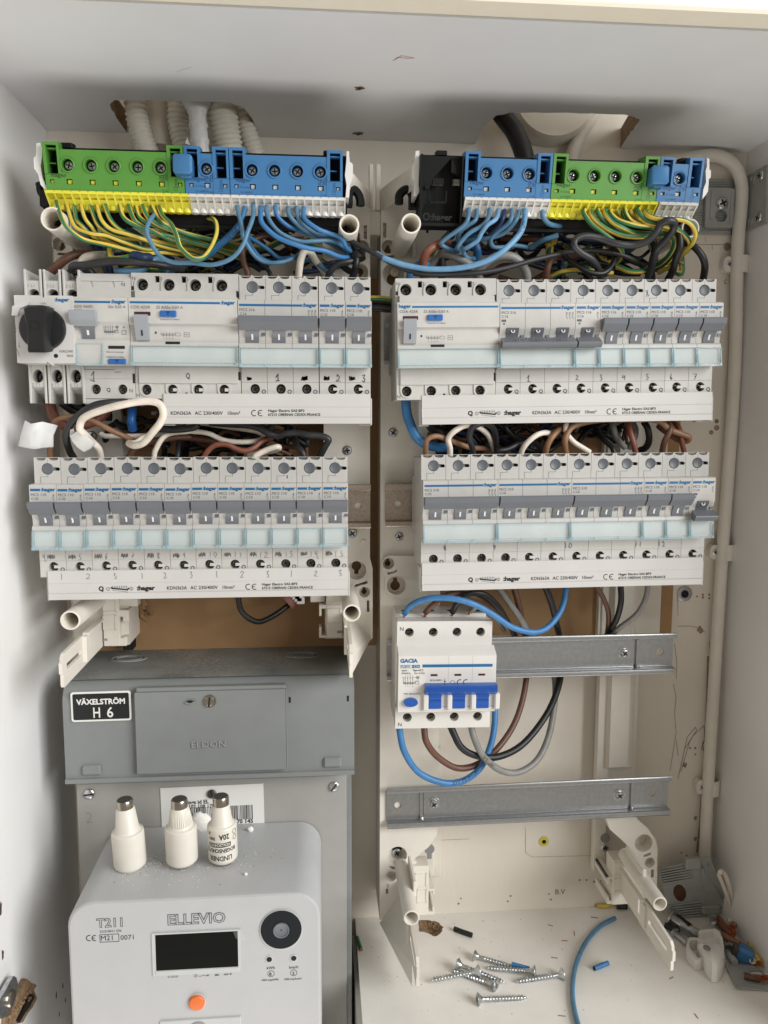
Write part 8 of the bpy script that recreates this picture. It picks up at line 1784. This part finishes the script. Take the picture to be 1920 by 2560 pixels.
# ---- below the lower right row and round the four-pole breaker (view F, p, H)
wire('F', [(88, 752, -86), (120, 715, -92), (190, 685, -98), (280, 682, -102), (380, 705, -102), (470, 750, -98), (560, 810, -94), (640, 832, -90), (700, 815, -86), (750, 760, -80), (780, 690, -74), (790, 610, -68)], 2.7, 'wblue', 'blue wire from the top left terminal of the four-pole breaker, sagging right', None)
wire('F', [(178, 748, -86), (210, 710, -90), (260, 672, -90), (340, 662, -88), (430, 690, -82), (500, 750, -62), (545, 815, -36), (600, 940, -24)], 2.6, 'wbrown', 'brown wire from the second top terminal of the four-pole breaker')
wire('F', [(295, 745, -86), (320, 705, -92), (370, 665, -94), (430, 665, -92), (490, 715, -82), (530, 775, -60), (560, 825, -36), (590, 900, -24)], 2.7, 'wblack', 'black wire from the third top terminal of the four-pole breaker')
wire('F', [(372, 745, -84), (395, 728, -84), (420, 728, -80), (470, 760, -60), (520, 825, -36)], 1.9, 'wgrey', 'short grey wire at the fourth top terminal of the four-pole breaker')
for k, (x, y, dx) in enumerate(((88, 755, 4), (180, 752, 4), (292, 748, -3), (372, 742, 6))):
    mb = MB(); rn = random.Random(k)
    for i in range(9): a = P('F', x+rn.uniform(-3, 3), y-8+rn.uniform(-4, 4), -86); b = P('F', x-dx+rn.uniform(-5, 5), y+12, -80); mb.tube([a, b], .32, 4)
    tag(mb.build('copper_strands', M['copper'], org=P('F', x, y, -84)), 'copper strands bared at the %s top terminal of the four-pole breaker' % ORD[k], 'copper strands', 'bared copper at the four-pole breaker')
wire('F', [(480, 620, -60), (530, 690, -56), (590, 770, -52), (640, 860, -40), (700, 960, -24)], 3.2, 'wgrey', 'grey wire slanting down below the lower right busbar')
wire('F', [(555, 620, -50), (580, 700, -50), (600, 800, -46), (612, 900, -34), ('H', (618, 60), -32), ('H', (600, 180), -44), ('H', (560, 300), -56), ('H', (490, 400), -66), ('H', (400, 470), -74), ('H', (310, 485), -80), ('H', (230, 440), -84), ('H', (185, 370), -86), ('H', (172, 300), -84)], 3.0, 'wbrown', 'brown wire passing behind the rail and hooking up into the four-pole breaker')
wire('F', [(690, 620, -54), (720, 690, -52), (745, 780, -48), (765, 880, -34), ('H', (765, 60), -30), ('H', (745, 160), -42), ('H', (690, 270), -56), ('H', (600, 380), -68), ('H', (500, 432), -78), ('H', (410, 430), -84), ('H', (330, 390), -88), ('H', (285, 300), -86)], 3.2, 'wblack', 'thick black wire passing behind the rail and hooking up into the four-pole breaker')
wire('H', [(700, -40, -28), (735, 80, -30), (740, 200, -44), (715, 340, -58), (660, 450, -70), (580, 505, -78), (500, 495, -84), (430, 430, -88), (390, 350, -88), (375, 290, -86)], 3.1, 'wgrey', 'grey wire hooking up into the fourth lower terminal of the four-pole breaker', None, prt=('H07V2-K', .72, 3.4, 'wblackg'))
wire('H', [(475, 150, -60), (480, 260, -66), (465, 380, -72), (420, 480, -78), (340, 540, -82), (250, 550, -86), (150, 505, -88), (90, 410, -90), (68, 310, -88), (66, 270, -86)], 3.0, 'wblue', 'blue wire looping from the bottom left terminal under the four-pole breaker', None, prt=('H07V-K 2,5 HAR', .36, 3.6, 'wnavy'))
wire('F', [(910, 620, -50), (950, 690, -50), (970, 760, -48), (965, 860, -40)], 2.5, 'wbrown', 'brown wire coming down behind the middle rail, left of the pair at right')
wire('F', [(1022, 620, -58), (1022, 700, -58), (1000, 780, -52), (960, 850, -40)], 2.9, 'wblack', 'black wire bending left down to the middle rail')
wire('F', [(1140, 610, -60), (1130, 680, -60), (1090, 750, -58), (1020, 810, -50), (960, 860, -40)], 2.6, 'wgrey', 'grey wire bowing outermost down to the middle rail')
wire('E', [(1030, 620, -60), (1030, 680, -62), (1050, 750, -60), (1110, 785, -54), (1180, 760, -44), (1250, 710, -34)], 2.6, 'wblack', 'black wire hanging in a loop below the lower left busbar')
mb = MB(); a, b = P('E', 1215, 690, -32), P('E', 1300, 660, -30); mb.tube([P('E', 1235, 700, -34), P('E', 1270, 670, -32), P('E', 1310, 640, -30)], 8.0, 12); w_ = mb.build('wrapped_joint', M['pinkwrap'], org=a); tag(w_, 'pinkish clear wrap round a white connector below the lower left busbar', 'wrapped connector')
mb = MB(); p, q = P('E', 1262, 655, -40), P('E', 1300, 690, -36)
for k in range(5): c = p.lerp(q, k/4); mb.box(c.x-3.4, c.x+3.0, -42, -34, c.z-2.4, c.z+3.2, .5)
mb.build('connector', M['capw'], w_, a)
# ---- dark tangle deep behind (single cores nothing tells apart)
rn = random.Random(77)
CN = {'gy': 'green and yellow', 'wblack': 'black', 'wnavy': 'navy', 'wbrown': 'brown'}
def tangle(w, x0, x1, y0, y1, n, cols, Y0, Y1, lb, grp, r=(1.6, 3.2), sag=60):
    for k in range(n):
        xa = rn.uniform(x0, x1); L = rn.uniform(.25, .7)*(x1-x0)*rn.choice([-1, 1]); y = rn.uniform(y0, y1); Y = rn.uniform(Y0, Y1); pts = []
        for i in range(6):
            xx = min(max(xa+L*i/5, x0-20), x1+20); pts.append((xx, min(max(y+rn.uniform(-sag, sag)+sag*.6*sin(i*1.3+k), y0-20), y1+20), Y+rn.uniform(-4, 4)))
        wire(w, pts, rn.uniform(*r), cols[k % len(cols)], CN[cols[k % len(cols)]]+' '+lb, grp+', '+CN[cols[k % len(cols)]], n=8, sub=5)
tangle('a', 700, 1659, 160, 560, 22, ['gy', 'wblack', 'wnavy', 'gy', 'wblack'], -62, -32, 'wire in the dark tangle behind the left earth wires', 'dark tangle under the left strip')
tangle('b', 0, 1400, 60, 560, 30, ['wblack', 'wnavy', 'gy', 'wblack', 'wnavy', 'wbrown'], -70, -24, 'wire in the dark tangle behind the left blue wires', 'dark tangle under the left blue block')
tangle('c', 500, 1659, 60, 600, 28, ['wblack', 'wnavy', 'wblack', 'wnavy', 'wbrown'], -72, -24, 'wire in the dark tangle behind the right blue wires', 'dark tangle under the right blue block')
tangle('d', 0, 1100, 60, 600, 34, ['wblack', 'gy', 'wblack', 'wnavy', 'gy'], -78, -24, 'wire in the dark tangle behind the right earth wires', 'dark tangle under the right green block')
tangle('g', 20, 1300, 120, 440, 20, ['wblack', 'wbrown', 'wblack', 'wblack'], -66, -20, 'wire in the dark gap between the two left rows', 'dark tangle between the left rows')
tangle('e', 860, 1659, 330, 680, 8, ['wblack', 'wbrown', 'wblack'], -60, -20, 'wire in the dark gap below the cut-off busbar', 'dark tangle below the cut-off busbar')
tangle('h', 450, 1659, 130, 420, 24, ['wblack', 'wblack', 'wbrown', 'wnavy'], -66, -20, 'wire in the dark gap between the right rows', 'dark tangle between the right rows')
tangle('i', 0, 760, 130, 420, 12, ['wblack', 'wblack', 'wbrown', 'wnavy'], -66, -20, 'wire in the dark gap right between the right rows', 'dark tangle between the right rows, right half')
# vertical feeders filling the dark cavity behind the breaker rows
for w, xs_, y0, y1, lb in (('h', [520, 600, 690, 780, 880, 1120, 1250], 120, 480, 'black feeder wire upright behind the lower right row'), ('g', [60, 240, 420, 700, 900, 1150], 110, 470, 'black feeder wire upright behind the lower left row')):
    for k, x in enumerate(xs_): wire(w, [(x, y0, -34), (x+rn.uniform(-20, 20), (y0+y1)/2, -40), (x+rn.uniform(-30, 30), y1, -36)], rn.uniform(2.4, 4.2), 'wblack', lb, lb.replace('wire', 'wires'))
# ties
mb = MB(); mb.lathe([(5.5, 0), (5.5, 5), (4.4, 5.4)], P('b', 1425, 390, -96), (.2, -.2, -1), 14); tag(mb.build('cable_tie', M['wblack'], org=P('b', 1425, 390, -96)), 'black tie round the wires at the right end of the left strip', 'cable tie')
for o in bpy.data.objects:
    if o.get('group') == 'x': del o['group']
for pre in (t0, t0s, t0off):
    if pre['label'] == 'x': bpy.data.objects.remove(pre)
